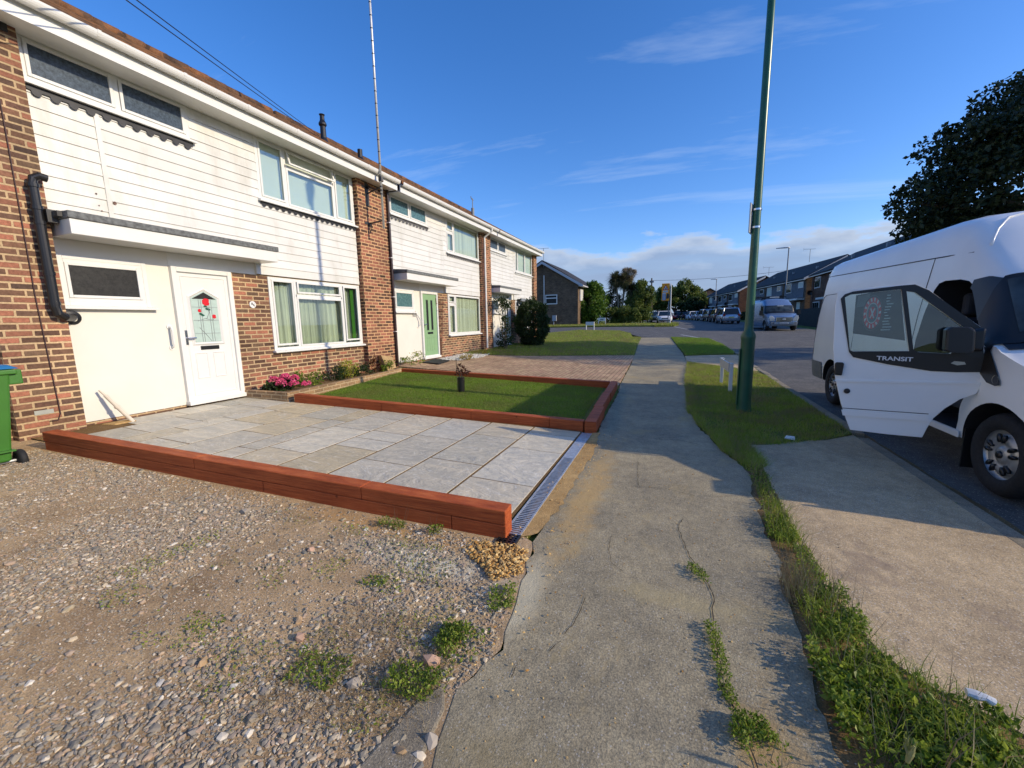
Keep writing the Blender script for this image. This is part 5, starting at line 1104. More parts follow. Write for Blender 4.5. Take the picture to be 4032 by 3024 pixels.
    for side in (0, 1):
        h = MB(); pts = [(.16, .66), (.46, .66), (.44, .88), (.30, 1.02), (.14, 1.05), (.10, .85)]; pts = pts if side == 0 else [(Wd - a, b) for a, b in pts]
        h.prism(pts, -.74, -.45, 'y'); h.build('headlight', M['head_glass'], root, bevel=.03, seg=3)
        if not (open_door and side == 0):
            m_ = MB(); xx = -.02 if side == 0 else Wd + .02; s_ = -1 if side == 0 else 1
            m_.tube([(xx, .22, 1.12), (xx + .10 * s_, .20, 1.16)], .025, 8); m_.box(xx + .08 * s_, xx + .26 * s_, .14, .24, 1.12, 1.42); m_.build('wing_mirror', M['black'], root, bevel=.03, seg=3)
    pt = MB(); pt.box(Wd / 2 - .26, Wd / 2 + .26, -.852, -.841, .475, .585); pt.build('number_plate', M['plate_w'], root)
    return body
# near van with its driver's door open
VX, VY, VZ = 2.38, 4.37, -.045
van = thing('van', 'white high roof van parked at the kerb with its front door swung open', 'van', (0, 0, 0))
make_van(van, M['van_white'], True)
# cab interior hints
m_ = MB(); m_.box(.16, .62, .72, 1.18, .55, .82); m_.box(.18, .60, 1.10, 1.26, .80, 1.42); m_.box(.27, .51, 1.12, 1.22, 1.44, 1.66); m_.build('seat', plain('dark_blue_seat', (0.03, 0.035, 0.045), .85), van, bevel=.04, seg=3)
m_ = MB(); m_.tube([(.40 + .19 * math.cos(t), .52 + .05 * math.sin(t), 1.10 + .17 * math.sin(t)) for t in np.linspace(0, 2 * math.pi, 20)], .016, 8); m_.build('steering_wheel', M['black'], van)
m_ = MB(); m_.box(.0, .012, .42, 1.36, .36, .42); m_.build('door_sill', M['van_white'], van, bevel=.004)
# mud flap
m_ = MB(); m_.box(.03, .30, .385, .40, .10, .46); m_.build('mud_flap', M['black'], van)
# open door: hinge line at local (0, .23), built in its own plane (s along the door, z up)
HX, HYY = 0.0, .235; du = Vector((-.97, .243, 0)).normalized(); dn = Vector((-du.y, du.x, 0))      # dn points to the -y side (outer skin faces the camera)
dn = Vector((-du.y, du.x, 0)); dn = dn if dn.y < 0 else -dn
ZO = -VZ
def dpt(s, z, o=0.0): p = Vector((HX, HYY, 0)) + du * s + dn * (o - .045 * max(0, z + VZ - 1.05) ** 1.3 * 1.0); return (p.x, p.y, z + ZO)
def door_poly(name, poly, o0, o1, mat, parent, holes=None, bevel=0.0):
    bm = bmesh.new(); 
    from mathutils.geometry import tessellate_polygon
    loops = [poly] + (holes or []); tri = tessellate_polygon([[Vector((p[0], p[1], 0)) for p in l] for l in loops]); flat = [p for l in loops for p in l]
    V = [dpt(p[0], p[1], o0) for p in flat] + [dpt(p[0], p[1], o1) for p in flat]; n = len(flat); F = [tuple(t) for t in tri] + [tuple(n + i for i in t)[::-1] for t in tri]
    b = 0
    for l in loops:
        for i in range(len(l)): j = (i + 1) % len(l); F.append((b + i, b + j, n + b + j, n + b + i))
        b += len(l)
    m_ = MB(); m_.add(V, F); return m_.build(name, mat, parent, bevel=bevel)
OUT = [(1.013, 1.50), (1.005, 1.63), (.985, 1.655), (.892, 1.663), (.68, 1.672), (.472, 1.678), (.379, 1.624), (.21, 1.46), (.044, 1.304), (0, 1.10), (-.009, .969), (-.012, .834), (.01, .745), (.10, .687), (.183, .596), (.245, .50), (.275, .41), (.298, .317), (.53, .312), (.802, .317), (.842, .419), (.893, .568), (.957, .818), (.995, 1.1)]
H1 = [(.944, 1.585), (.903, 1.611), (.558, 1.640), (.458, 1.092), (.845, 1.078), (.868, 1.09)]
H2 = [(.522, 1.620), (.465, 1.607), (.411, 1.555), (.11, 1.27), (.198, 1.075), (.40, 1.085), (.432, 1.11)]
dskin = door_poly('open_door', OUT, -.045, 0, M['van_white'], van, [H1, H2], bevel=.006); dskin['label'] = 'open driver door with dark decal behind its glass'
TR = [(.975, 1.575), (.948, 1.615), (.889, 1.638), (.56, 1.672), (.472, 1.676), (.379, 1.620), (.044, 1.30), (0.0, 1.05), (-.006, .93), (.15, .92), (.304, .921), (.585, .967), (.838, 1.024), (.873, 1.072)]
door_poly('window_trim', TR, .002, .008, M['black'], dskin, [H1, H2])
door_poly('front_quarter_glass', [(p[0], p[1]) for p in H2], -.02, -.016, M['clear'], dskin); door_poly('door_glass', H1, -.02, -.016, M['clear'], dskin)
door_poly('lower_crease', [(.878, .523), (.878, .529), (.28, .541), (.28, .535)], .0015, .004, M['grey_black'], dskin)
door_poly('mid_crease', [(.95, .780), (.957, .80), (-.012, .842), (-.012, .822)], .0005, .008, M['van_white'], dskin)
door_poly('lower_rub_strip', [(.885, .51), (.87, .455), (.262, .47), (.285, .522)], .0005, .010, M['van_white'], dskin)
door_poly('handle', [(.972, .96), (.965, .85), (.908, .845), (.90, .96), (.91, .972), (.96, .972)], .001, .028, M['black'], dskin, bevel=.008)
m_ = MB(); c = dpt(.857, .696, .004); m_.lathe([(0, -.014), (.022, -.012), (.026, 0)], c, 'y', 16); m_.build('lock', M['black'], dskin)
door_poly('mirror_arm', [(.02, 1.10), (.02, 1.30), (.12, 1.28), (.14, 1.12)], .0, .06, M['black'], dskin, bevel=.02)
door_poly('wing_mirror', [(.09, 1.11), (.10, 1.28), (.13, 1.305), (.25, 1.305), (.268, 1.28), (.262, 1.12), (.24, 1.095), (.11, 1.09)], .03, .15, M['black'], dskin, bevel=.02)
door_poly('mirror_indicator', [(.10, .99), (.11, 1.01), (.17, 1.015), (.19, .995), (.15, .98)], .009, .014, M['head_glass'], dskin)
bn = door_poly('dark_banner', [(.862, 1.602), (.757, 1.622), (.558, 1.638), (.488, 1.183), (.857, 1.246)], -.032, -.028, plain('dark_banner_film', (0.03, 0.028, 0.026), .5), dskin)
door_poly('grey_stripe', [(.845, 1.598), (.76, 1.612), (.775, 1.50), (.85, 1.49)], -.0275, -.0268, M['plastic_grey'], bn)
bn['label'] = 'dark film with a red toothed round emblem'
# round emblem: red toothed ring, white ring, crossed tools
ec, er = (.733, 1.434), (.062, .145)
def ell(r0, n=36, a0=0): return [(ec[0] + er[0] * r0 * math.cos(t + a0), ec[1] + er[1] * r0 * math.sin(t + a0)) for t in np.linspace(0, 2 * math.pi, n, endpoint=False)]
red = plain('emblem_red', (0.85, 0.03, 0.04), .4); pale = plain('emblem_grey', (0.75, 0.75, 0.72), .4)
door_poly('emblem_outline', ell(1.12), -.0278, -.0268, M['plastic_grey'], bn); door_poly('emblem_outline', ell(1.09), -.0266, -.0262, M['black'], bn)
e_ = door_poly('emblem', ell(1.0), -.0260, -.0252, red, bn)
for k_ in range(14):
    a = k_ * 2 * math.pi / 14; s_, c_ = math.sin, math.cos
    door_poly('emblem_tooth', [(ec[0] + er[0] * r_ * c_(a + d_), ec[1] + er[1] * r_ * s_(a + d_)) for r_, d_ in ((.74, -.10), (.97, -.16), (.97, .02), (.74, .06))], -.0250, -.0246, pale, e_)
door_poly('emblem_ring', ell(.66), -.0250, -.0244, pale, e_); door_poly('emblem_ring', ell(.60), -.0242, -.0240, M['plastic_grey'], e_); door_poly('emblem_centre', ell(.40), -.0238, -.0232, red, e_)
for s__ in (1, -1): door_poly('emblem_tool', [(ec[0] - .016 * s__, ec[1] - .045), (ec[0] - .010 * s__, ec[1] - .048), (ec[0] + .018 * s__, ec[1] + .04), (ec[0] + .010 * s__, ec[1] + .046)][::s__], -.0230, -.0224, pale, e_)
rr = random.Random(4)
for k_ in range(13):   # upright lines of small illegible lettering
    z = 1.595 - k_ * .026; w_ = .018 + .03 * rr.random() + (.02 if k_ > 9 else 0); s0 = .645 - .012 * rr.random() - k_ * .0015 + .003 * k_
    m_ = MB()
    door_poly('small_print', [(s0, z), (s0, z - .008), (s0 - w_, z - .006), (s0 - w_, z + .002)], -.0278, -.0272, pale, bn)
def tx(a, b, c): return dpt(.549 - a, 1.019 + a * -.02 + b, .0095 + max(0, c))
text_mesh('TRANSIT', .052, None, plain('silver_letters', (.7, .7, .7), .4), dskin, 'lettering', axes=tx, width=.245, extrude=.0012, bold=.0012)
van.location = (VX, VY, VZ)
# silver van facing us further up the road
van2 = thing('van', 'silver blue van facing the camera across the road, beyond the white one', 'van', (0, 0, 0))
make_van(van2, M['van_silver'], False, H=.78, seams=False)
m_ = MB()
for y in (1.9, 2.25, 2.6, 2.95): m_.box(.12, 1.85, y, y + .05, 2.38, 2.45); m_.box(.12, .16, y, y + .05, 2.3, 2.52)
m_.build('roof_rack', M['black'], van2)
m_ = MB(); m_.box(.75, 1.35, 1.7, 1.76, 2.36, 2.42); m_.build('roof_bar', M['white'], van2)
text_mesh('EJ07 GVW', .075, (.987, -1.013, .53), M['black'], van2, 'number', axes='z', width=.44) if False else None
m_ = MB()
for i in range(7): m_.box(.987 - .23 + i * .067, .987 - .23 + i * .067 + .042, -.856, -.8525, .50, .56)
m_.build('plate_characters', M['black'], van2)
van2.rotation_euler = (0, 0, R(6)); van2.location = (5.72, 33.9, ROADZ(6, 33) + .01)

# ------------------------------------------------------------------ lamp posts, signs, masts
def lamp_head(root, p, ang, L=1.0):
    m_ = MB(); d = Vector((math.cos(ang), math.sin(ang), 0)); a = Vector(p)
    m_.tube([a, a + d * .25 * L + Vector((0, 0, .03)), a + d * L + Vector((0, 0, .02))], [.06, .12, .07], 10); m_.v = [(x, y, p[2] + (z - p[2]) * .55) for x, y, z in m_.v]; m_.build('lamp_head', M['pole_white'], root, smooth=True)
lp = thing('street_lamp', 'tall green lamp post on the near grass verge', 'lamp post', (.99, 6.98, .01), 'street lamps')
m_ = MB(); m_.lathe([(.0, -.02), (.108, -.02), (.105, 0), (.096, .10), (.094, 1.06), (.100, 1.10), (.100, 1.14), (.064, 1.21), (.058, 1.3), (.052, 3.2), (.048, 5.0), (.040, 7.9), (0, 7.9)], (.99, 6.98, .01), 'z', 28); m_.build('post', M['green_paint'], lp, smooth=True)
m_ = MB(); m_.box(.885, .893, 6.93, 7.02, .1, .0 + .95); m_.build('access_door', M['green_paint'], lp)
m_ = MB(); m_.hexa([(.90, 6.86, 2.60), (.915, 6.86, 2.60), (.985, 7.09, 2.60), (.97, 7.09, 2.60)], [(.90, 6.86, 3.0), (.915, 6.86, 3.0), (.985, 7.09, 3.0), (.97, 7.09, 3.0)])
m_.v = [(x - .02, y, z) for x, y, z in m_.v]; m_.build('notice_plate', M['pole_white'], lp)
m_ = MB()
for z in (2.68, 2.92): m_.lathe([(.054, -.012), (.062, -.012), (.062, .012), (.054, .012)], (.99, 6.98, z), 'z', 16)
m_.build('clamp', M['chrome'], lp)
lamp_head(lp, (.99, 6.98, 7.9), 0.0)
for (x, y, zt, lb) in ((9.72, 48, 7.95, 'dark lamp post with a flat lantern behind the silver blue van'), (5.62, 75, 7.5, 'far lamp post with a flat lantern above the row of parked cars')):
    l_ = thing('street_lamp', lb, 'lamp post', (x, y, ROADZ(x, y)), 'street lamps'); m_ = MB(); m_.lathe([(.11, 0), (.10, 1.2), (.07, 1.3), (.05, zt - ROADZ(x, y))], (x, y, ROADZ(x, y)), 'z', 10); m_.build('post', M['grey_metal'], l_, smooth=True)
    lamp_head(l_, (x + .1, y, zt), math.pi * .98, 1.15 if y < 60 else .95)
# street name plates
def name_plate(label, p0, p1, ztop, zb, h, back=True, text=None):
    r_ = thing('street_name_sign', label, 'street sign', (p0[0], p0[1], G(*p0)), 'street name plates on short posts'); d = Vector((p1[0] - p0[0], p1[1] - p0[1])).normalized(); n = Vector((-d.y, d.x))
    for p in (p0, p1): m_ = MB(); q = Vector(p); m_.hexa([(q.x + a * .035 * d.x + b * .03 * n.x, q.y + a * .035 * d.y + b * .03 * n.y, G(*p) - .05) for a, b in ((-1, -1), (1, -1), (1, 1), (-1, 1))], [(q.x + a * .035 * d.x + b * .03 * n.x, q.y + a * .035 * d.y + b * .03 * n.y, ztop) for a, b in ((-1, -1), (1, -1), (1, 1), (-1, 1))]); m_.build('post', M['white'], r_, bevel=.006)
    m_ = MB(); a, b = Vector(p0), Vector(p1); m_.hexa([(a.x + n.x * .032, a.y + n.y * .032, ztop - h), (b.x + n.x * .032, b.y + n.y * .032, ztop - h), (b.x + n.x * .05, b.y + n.y * .05, ztop - h), (a.x + n.x * .05, a.y + n.y * .05, ztop - h)], [(a.x + n.x * .032, a.y + n.y * .032, ztop), (b.x + n.x * .032, b.y + n.y * .032, ztop), (b.x + n.x * .05, b.y + n.y * .05, ztop), (a.x + n.x * .05, a.y + n.y * .05, ztop)])
    o = m_.build('plate', M['white'] if not back else M['pole_white'], r_); return r_, o
name_plate('low white street name plate edge on beside the green lamp post', (.99, 8.72), (.94, 9.85), .56, 0, .17)
name_plate('white street name plate across the side road mouth, grey back towards us', (-6.72, 36.1), (-7.46, 36.4), 1.24, 0, .30)
r_, o = name_plate('far white street name plate in front of the round evergreen bush', (-7.98, 50.2), (-8.80, 50.2), 1.62, 0, .36, back=False)
m_ = MB(); m_.box(-8.6, -8.2, 50.13, 50.145, 1.36, 1.50); m_.build('lettering_bar', M['grey_metal'], o)
# school warning sign on its pole
ss = thing('school_warning_sign', 'yellow backed triangular children warning sign on a white pole', 'road sign', (-.68, 46, ROADZ(0, 46)))
m_ = MB(); m_.tube([(-.67, 46, ROADZ(0, 46)), (-.72, 46, 4.92)], .055, 10); m_.build('pole', M['white'], ss)
m_ = MB(); m_.tube([(-.90, 46.06, ROADZ(0, 46)), (-.88, 46.06, 4.9)], .05, 10); m_.build('pole', M['grey_metal'], ss)
m_ = MB(); m_.box(-1.61, -.86, 45.96, 46.0, 3.22, 4.97); bd = m_.build('board', plain('sign_yellow', C((250, 160, 10)), .4, vary=.02), ss, bevel=.02)
m_ = MB(); m_.prism([(-1.53, 4.31), (-.94, 4.31), (-1.235, 4.87)], 45.945, 45.955, 'y'); m_.build('triangle', plain('sign_red', C((190, 30, 25)), .4), bd, bevel=.0)
m_ = MB(); m_.prism([(-1.43, 4.365), (-1.04, 4.365), (-1.235, 4.74)], 45.935, 45.944, 'y'); m_.build('triangle_field', M['plate_w'], bd)
m_ = MB()
for xx, hh in ((-1.29, .19), (-1.18, .23)): 
    m_.prism([(xx - .035, 4.38), (xx - .02, 4.38 + hh * .5), (xx - .045, 4.38 + hh * .55), (xx - .02, 4.38 + hh * .8), (xx + .02, 4.38 + hh * .8), (xx + .045, 4.38 + hh * .55), (xx + .02, 4.38 + hh * .5), (xx + .035, 4.38)], 45.925, 45.934, 'y'); m_.lathe([(0, -.004), (.022, -.004), (.022, 0)], (xx, 45.93, 4.38 + hh * .9), 'y', 8)
m_.build('children_symbol', M['black'], bd)
m_ = MB(); m_.box(-1.49, -1.0, 45.945, 45.955, 4.06, 4.25); sp2 = m_.build('text_plate', M['plate_w'], bd); text_mesh('School', .15, (-1.245, 45.943, 4.155), M['black'], sp2, 'lettering', axes='z', width=.38)
m_ = MB(); m_.box(-1.54, -1.19, 45.945, 45.955, 3.27, 4.0); pb = m_.build('time_plate', plain('blue_grey_plate', C((120, 140, 165)), .5), bd)
m_ = MB(); m_.box(-1.52, -1.21, 45.935, 45.944, 3.88, 3.98); m_.build('plate_heading', M['plate_w'], pb)
m_ = MB()
for i in range(5): m_.box(-1.50, -1.24, 45.935, 45.944, 3.35 + i * .1, 3.38 + i * .1)
m_.build('plate_lines', M['plate_w'], pb)
m_ = MB(); m_.prism([(-1.15, 3.42), (-.92, 3.42), (-.88, 3.6), (-.9, 3.9), (-1.02, 3.97), (-1.1, 3.9), (-1.14, 3.7)], 45.945, 45.955, 'y'); m_.build('dark_panel', M['black'], bd)
# telegraph pole and wires
tp = thing('telegraph_pole', 'wooden telegraph pole with a dark junction ring behind the bushes', 'telegraph pole', (-4.2, 75, ROADZ(0, 75)))
m_ = MB(); m_.tube([(-4.15, 75, ROADZ(0, 75)), (-4.29, 75, 8.2)], [.16, .11], 10); m_.build('pole', M['bark'], tp)
m_ = MB(); m_.box(-4.62, -3.92, 74.9, 75.1, 7.45, 7.75); m_.build('junction_ring', M['grey_metal'], tp, bevel=.05)
m_ = MB(); m_.box(-4.25, -3.75, 74.95, 75.05, 6.05, 6.15); m_.build('step', M['pole_white'], tp)
def wire(a, b, sag, r, label, grp='overhead wires'):
    a, b = Vector(a), Vector(b); pts = [a + (b - a) * t + Vector((0, 0, -sag * 4 * t * (1 - t))) for t in np.linspace(0, 1, 24)]
    m_ = MB(); m_.tube(pts, r, 5); m_.v = [(x - a.x, y - a.y, z - a.z) for x, y, z in m_.v]; o = m_.build('overhead_wire', M['black'], smooth=True); o.location = a; tag(o, label, 'wire', grp)
wire((-3.9, -.8, 4.12 + .35), (-9.0, 9.03, 6.36), .02, .007, 'upper of the two black wires crossing above the near roof')
wire((-3.9, -.8, 4.04 + .35), (-9.0, 9.06, 6.30), .04, .007, 'lower of the two black wires crossing above the near roof')
wire((-4.3, 75, 7.8), (-12, 60, 5.6), .25, .03, 'wire sagging left from the telegraph pole into the trees')
wire((-4.2, 75, 7.8), (22, 82, 9.6), .6, .025, 'long wire running right from the telegraph pole across the street')
# antenna mast on the second pier
an = thing('antenna_mast', 'tall silver banded aerial mast bracketed to the brick pier', 'aerial mast', (-6.42, 8.15, 3.5))
m_ = MB(); m_.tube([(-6.42, 8.155, 3.60), (-6.42, 8.17, 11.5)], .026, 12); m_.build('mast', M['pole_white'], an, smooth=True)
m_ = MB()
for i in range(26): m_.lathe([(.028, 0), (.028, .018)], (-6.42, 8.155 + .0019 * (i * .25), 4.75 + i * .25), 'z', 10)
m_.lathe([(.0, -.05), (.055, -.05), (.055, .05), (0, .05)], (-6.42, 8.16, 4.68), 'z', 10)
for z in (4.42, 4.50, 4.34): m_.lathe([(.032, 0), (.032, .03)], (-6.42, 8.156, z), 'z', 10)
m_.build('mast_bands', M['black'], an)
m_ = MB(); m_.tube([(PX + .01, 8.17, 4.42), (-6.42, 8.157, 4.52)], .016, 6); m_.tube([(PX + .01, 8.17, 4.60), (-6.62, 8.16, 4.49)], .014, 6); m_.box(PX, PX + .012, 8.10, 8.22, 4.15, 4.65); m_.box(PX, PX + .012, 8.0, 8.24, 4.53, 4.57); m_.build('bracket', M['grey_black'], an)
m_ = MB(); m_.tube([(PX + .01, 8.19, 3.76), (-6.40, 8.158, 3.78)], .018, 6); m_.box(PX, PX + .012, 8.02, 8.26, 3.72, 3.78); m_.tube([(PX + .01, 8.2, 3.55), (PX + .06, 8.18, 3.74)], .010, 6); m_.build('bracket', M['grey_black'], an)

# ------------------------------------------------------------------ small things near the houses
wb = thing('wheelie_bin', 'green wheelie bin with a blue lid at the left edge', 'wheelie bin', (-6.3, 1.6, .15))
m_ = MB(); m_.hexa([(-6.38, 1.05, .20), (-5.94, 1.05, .20), (-5.94, 1.62, .20), (-6.38, 1.62, .20)], [(-6.44, .98, 1.06), (-5.88, .98, 1.06), (-5.88, 1.70, 1.06), (-6.44, 1.70, 1.06)]); bb = m_.build('bin_body', M['bin_green'], wb, bevel=.02, seg=3)
m_ = MB(); m_.hexa([(-6.46, .96, 1.03), (-5.86, .96, 1.03), (-5.86, 1.74, 1.03), (-6.46, 1.74, 1.03)], [(-6.46, .96, 1.075), (-5.86, .96, 1.075), (-5.86, 1.74, 1.075), (-6.46, 1.74, 1.075)]); m_.box(-5.96, -5.90, 1.68, 1.78, .93, 1.07); m_.build('rim', M['bin_green'], wb, bevel=.01)
m_ = MB(); m_.hexa([(-6.47, .93, 1.08), (-5.85, .93, 1.08), (-5.85, 1.76, 1.08), (-6.47, 1.76, 1.08)], [(-6.42, 1.0, 1.13), (-5.90, 1.0, 1.13), (-5.90, 1.70, 1.12), (-6.42, 1.70, 1.12)]); m_.build('lid', M['bin_blue'], wb, bevel=.015, seg=3)
for xx in (1.66, .96):
    m_ = MB(); m_.lathe([(0, 0), (.06, 0), (.092, .005), (.10, .02), (.10, .04), (.092, .055), (.06, .06), (0, .06)], (-6.00, xx, .19), 'y', 24); m_.build('wheel', M['rubber'], wb, smooth=True)
m_ = MB(); m_.tube([(-6.0, .97, .19), (-6.0, 1.73, .19)], .013, 8); m_.build('axle', M['steel'], wb)
m_ = MB(); m_.box(-5.945, -5.885, 1.0, 1.64, .30, .315); m_.build('base_moulding', M['bin_green'], wb)
wb.location = (-6.3 + .07, 1.6 + .10, .13)
# leaning white waste pipe and broken mortar base
m_ = MB(); m_.tube([(-6.70, 3.07, .18), (-6.80, 2.97, .40)], .024, 10); m_.tube([(-6.80, 2.97, .40), (-6.87, 2.90, .56)], .022, 10); m_.tube([(-6.87, 2.90, .56), (-6.905, 2.865, .635)], .014, 10); m_.tube([(-6.795, 2.975, .385), (-6.805, 2.965, .41)], .031, 10)
o = m_.build('waste_pipe', plain('cream_pipe', (.66, .58, .46), .5)); tag(o, 'cream waste pipe leaning against the white wall at the corner of the patio', 'pipe')
m_ = MB(); m_.hexa([(-6.9, 2.80, .12), (-6.68, 2.86, .12), (-6.66, 3.12, .12), (-6.88, 3.10, .12)], [(-6.88, 2.82, .20), (-6.70, 2.88, .20), (-6.69, 3.10, .20), (-6.86, 3.08, .20)]); o = m_.build('mortar_block', M['sand'], bevel=.012); tag(o, 'broken mortar block at the foot of the leaning pipe', 'mortar block')
m_ = MB(); m_.hexa([(-6.86, 3.12, .13), (-6.66, 3.16, .13), (-6.62, 3.5, .13), (-6.84, 3.5, .13)], [(-6.84, 3.14, .18), (-6.70, 3.18, .18), (-6.68, 3.46, .175), (-6.82, 3.46, .175)]); o = m_.build('mortar_block', M['sand'], bevel=.01); tag(o, 'thin mortar strip between the leaning pipe and the door step', 'mortar block')
m_ = MB(); m_.hexa([(-6.72, 8.12, .22), (-6.45, 8.06, .22), (-6.45, 8.40, .22), (-6.72, 8.46, .22)], [(-6.84, 8.16, .64), (-6.70, 8.10, .66), (-6.68, 8.52, .58), (-6.82, 8.56, .58)]); o = m_.build('concrete_slab', plain('mossy_slab', C((170, 142, 100)), .9, vary=.12, scale=10, bump=.004), bevel=.012); tag(o, 'worn concrete block leaning against the second brick pier', 'concrete block')
m_ = MB(); m_.hexa([(-6.72, 9.85, G(-6.5, 10) + .015), (-6.1, 9.75, G(-6.2, 9.8) + .015), (-6.25, 10.6, G(-6.3, 10.6) + .015), (-6.8, 10.7, G(-6.8, 10.7) + .015)], [(-6.72, 9.85, G(-6.5, 10) + .05), (-6.1, 9.75, G(-6.2, 9.8) + .05), (-6.25, 10.6, G(-6.3, 10.6) + .05), (-6.8, 10.7, G(-6.8, 10.7) + .05)]); o = m_.build('door_mat', M['rubber'], bevel=.008); tag(o, 'black rubber mat in front of the sage green door', 'door mat')
# trellis by the green door
tr = thing('trellis', 'brown fan trellis fixed beside the sage green door', 'trellis', (-6.95, 11.3, .4))
for i, (a, b) in enumerate(((11.10, 11.26), (11.22, 11.275), (11.37, 11.29), (11.52, 11.31))):
    m_ = MB(); m_.tube([(-6.945, a, 2.16), (-6.945, b, .40)], .011, 4); m_.build('slat', M['trellis'], tr)
for z in (2.0, 1.78, 1.56, 1.34, 1.12, .92, .72):
    f_ = (2.16 - z) / 1.76; m_ = MB(); m_.tube([(-6.93, 11.10 + .16 * f_ - .03, z), (-6.93, 11.60 - .27 * f_, z + .01)], .009, 4); m_.build('slat', M['trellis'], tr)

# ------------------------------------------------------------------ planting near the houses
def plant(name, label, cat, loc, parts, group=None):
    r_ = thing(name, label, cat, loc, group)
    for nm, P, size, mat, kw in parts: leaves_mesh(P, size, mat, nm, r_, **kw)
    return r_
rg = np.random.default_rng(77)
def bunch(n, c, rad, clumps=10, cl=.45, bottom=None, seed=1): return blob_points(n, c, rad, np.random.default_rng(seed), clumps, cl, .5, bottom=bottom)
def stems(root, base, tips, r=.004, mat=None, name='stem'):
    m_ = MB()
    for t in tips: b = Vector(base) + Vector((rg.normal(0, .03), rg.normal(0, .03), 0)); t = Vector(t); m_.tube([b, (b + t) / 2 + Vector((0, 0, .03)), t], [r, r * .8, r * .5], 5, caps=False)
    m_.build(name, mat or M['bark'], root, fix=False)
# hydrangea: round heads of pink florets over leaves
hy = thing('hydrangea', 'bright pink hydrangea at the corner of the planter by the white door', 'flowering plant', (-6.5, 5.1, .2))
leaves_mesh(bunch(420, (-6.48, 5.15, .33), (.30, .26, .15), 10, seed=2, bottom=.17), .075, M['shrub'], 'foliage', hy, aspect=.7)
for i, (a, b, c, r_) in enumerate(((-6.30, 5.0, .43, .085), (-6.42, 5.18, .50, .08), (-6.22, 5.18, .40, .075), (-6.50, 5.02, .48, .07), (-6.24, 5.42, .36, .05), (-6.55, 5.30, .50, .06), (-6.32, 5.30, .48, .065))):
    v = rg.normal(size=(170, 3)); v /= np.linalg.norm(v, axis=1, keepdims=True); v[:, 2] = np.abs(v[:, 2]) * 1.1 - .25; P = np.array([a, b, c]) + v * r_; leaves_mesh(P, .024, M['pink'], 'flower_head', hy, aspect=.9)
stems(hy, (-6.48, 5.15, .17), [(-6.3, 5.0, .4), (-6.42, 5.18, .47), (-6.22, 5.18, .38), (-6.5, 5.02, .45)], .006)
for (c, rad, n, sz, mt, lb, sd) in (((-6.62, 5.82, .40), (.24, .34, .24), 900, .045, 'weed', 'leafy green shrub in the planter next to the hydrangea', 5), ((-6.55, 6.4, .36), (.24, .36, .20), 900, .04, 'shrub', 'dark low shrub in the middle of the planter', 6),
                                  ((-6.62, 6.98, .50), (.20, .24, .26), 900, .04, 'yellow_leaf', 'rounded yellow green shrub under the bay window', 7), ((-6.60, 7.35, .34), (.20, .26, .18), 700, .04, 'shrub', 'dark shrub at the far end of the planter', 8), ((-6.70, 7.9, .42), (.14, .22, .22), 420, .045, 'copper_leaf', 'dark red leaved plant beside the second brick pier', 9),
                                  ((-6.56, 8.12, .36), (.14, .16, .22), 360, .055, 'weed', 'bright leafy seedling in front of the leaning concrete block', 10)):
    r_ = plant('shrub', lb, 'shrub', (c[0], c[1], .17), [('foliage', bunch(n, c, rad, 12, seed=sd, bottom=.17), sz, M[mt], {})], 'shrubs in the brick planter'); stems(r_, (c[0], c[1], .16), bunch(9, c, rad, 6, seed=sd + 50, bottom=.2), .005)
for (x, y, z, r2, lb) in ((-6.36, 5.62, .34, .035, 'small pink bloom low in the planter beyond the hydrangea'),):
    fl_ = thing('flower', lb, 'flowering plant', (x, y, .17)); v = rg.normal(size=(70, 3)); v /= np.linalg.norm(v, axis=1, keepdims=True); leaves_mesh(np.array([x, y, z]) + v * r2, .022, M['pink'], 'flower_head', fl_, aspect=.9); stems(fl_, (x, y, .17), [(x, y, z)], .004)
c = (-6.55, 9.2, G(-6.5, 9.2) + .22); r_ = plant('shrub', 'small yellow flowered weed patch at the foot of the brown downpipe', 'shrub', (c[0], c[1], c[2] - .22), [('foliage', bunch(420, c, (.28, .34, .2), 10, seed=12, bottom=c[2] - .2), .045, M['weed'], {}), ('flowers', bunch(60, (c[0], c[1], c[2] + .1), (.2, .25, .12), 8, seed=13), .03, M['yellow_leaf'], {})])
for (x, y, lb, sd) in ((-6.05, 11.3, 'yellow succulent clump at the near end of the white chippings', 14), (-6.45, 13.1, 'yellow succulent clump at the far end of the white chippings', 15)):
    z = G(x, y); plant('succulent', lb, 'succulent', (x, y, z), [('foliage', bunch(500, (x, y, z + .05), (.22, .36, .11), 14, seed=sd, bottom=z), .04, M['succulent'], {})], 'succulents on the white chippings')
# potted rose in a dark tube with a cane, on the lawn
pr = thing('potted_rose', 'coppery young rose in a black mesh tube on the lawn', 'potted plant', (-3.75, 6.75, .12))
m_ = MB(); m_.lathe([(.0, .0), (.062, .0), (.068, .27), (.062, .27), (.058, .24), (0, .24)], (-3.75, 6.75, .12), 'z', 20); m_.build('tube', M['black'], pr)
leaves_mesh(bunch(110, (-3.75, 6.75, .52), (.13, .13, .12), 8, seed=16), .05, M['copper_leaf'], 'foliage', pr); stems(pr, (-3.75, 6.75, .34), bunch(9, (-3.75, 6.75, .55), (.12, .12, .1), 6, seed=17), .004)
m_ = MB(); m_.tube([(-3.86, 6.80, .12), (-3.87, 6.80, .74)], .006, 6); m_.build('cane', M['weed_dry'], pr)
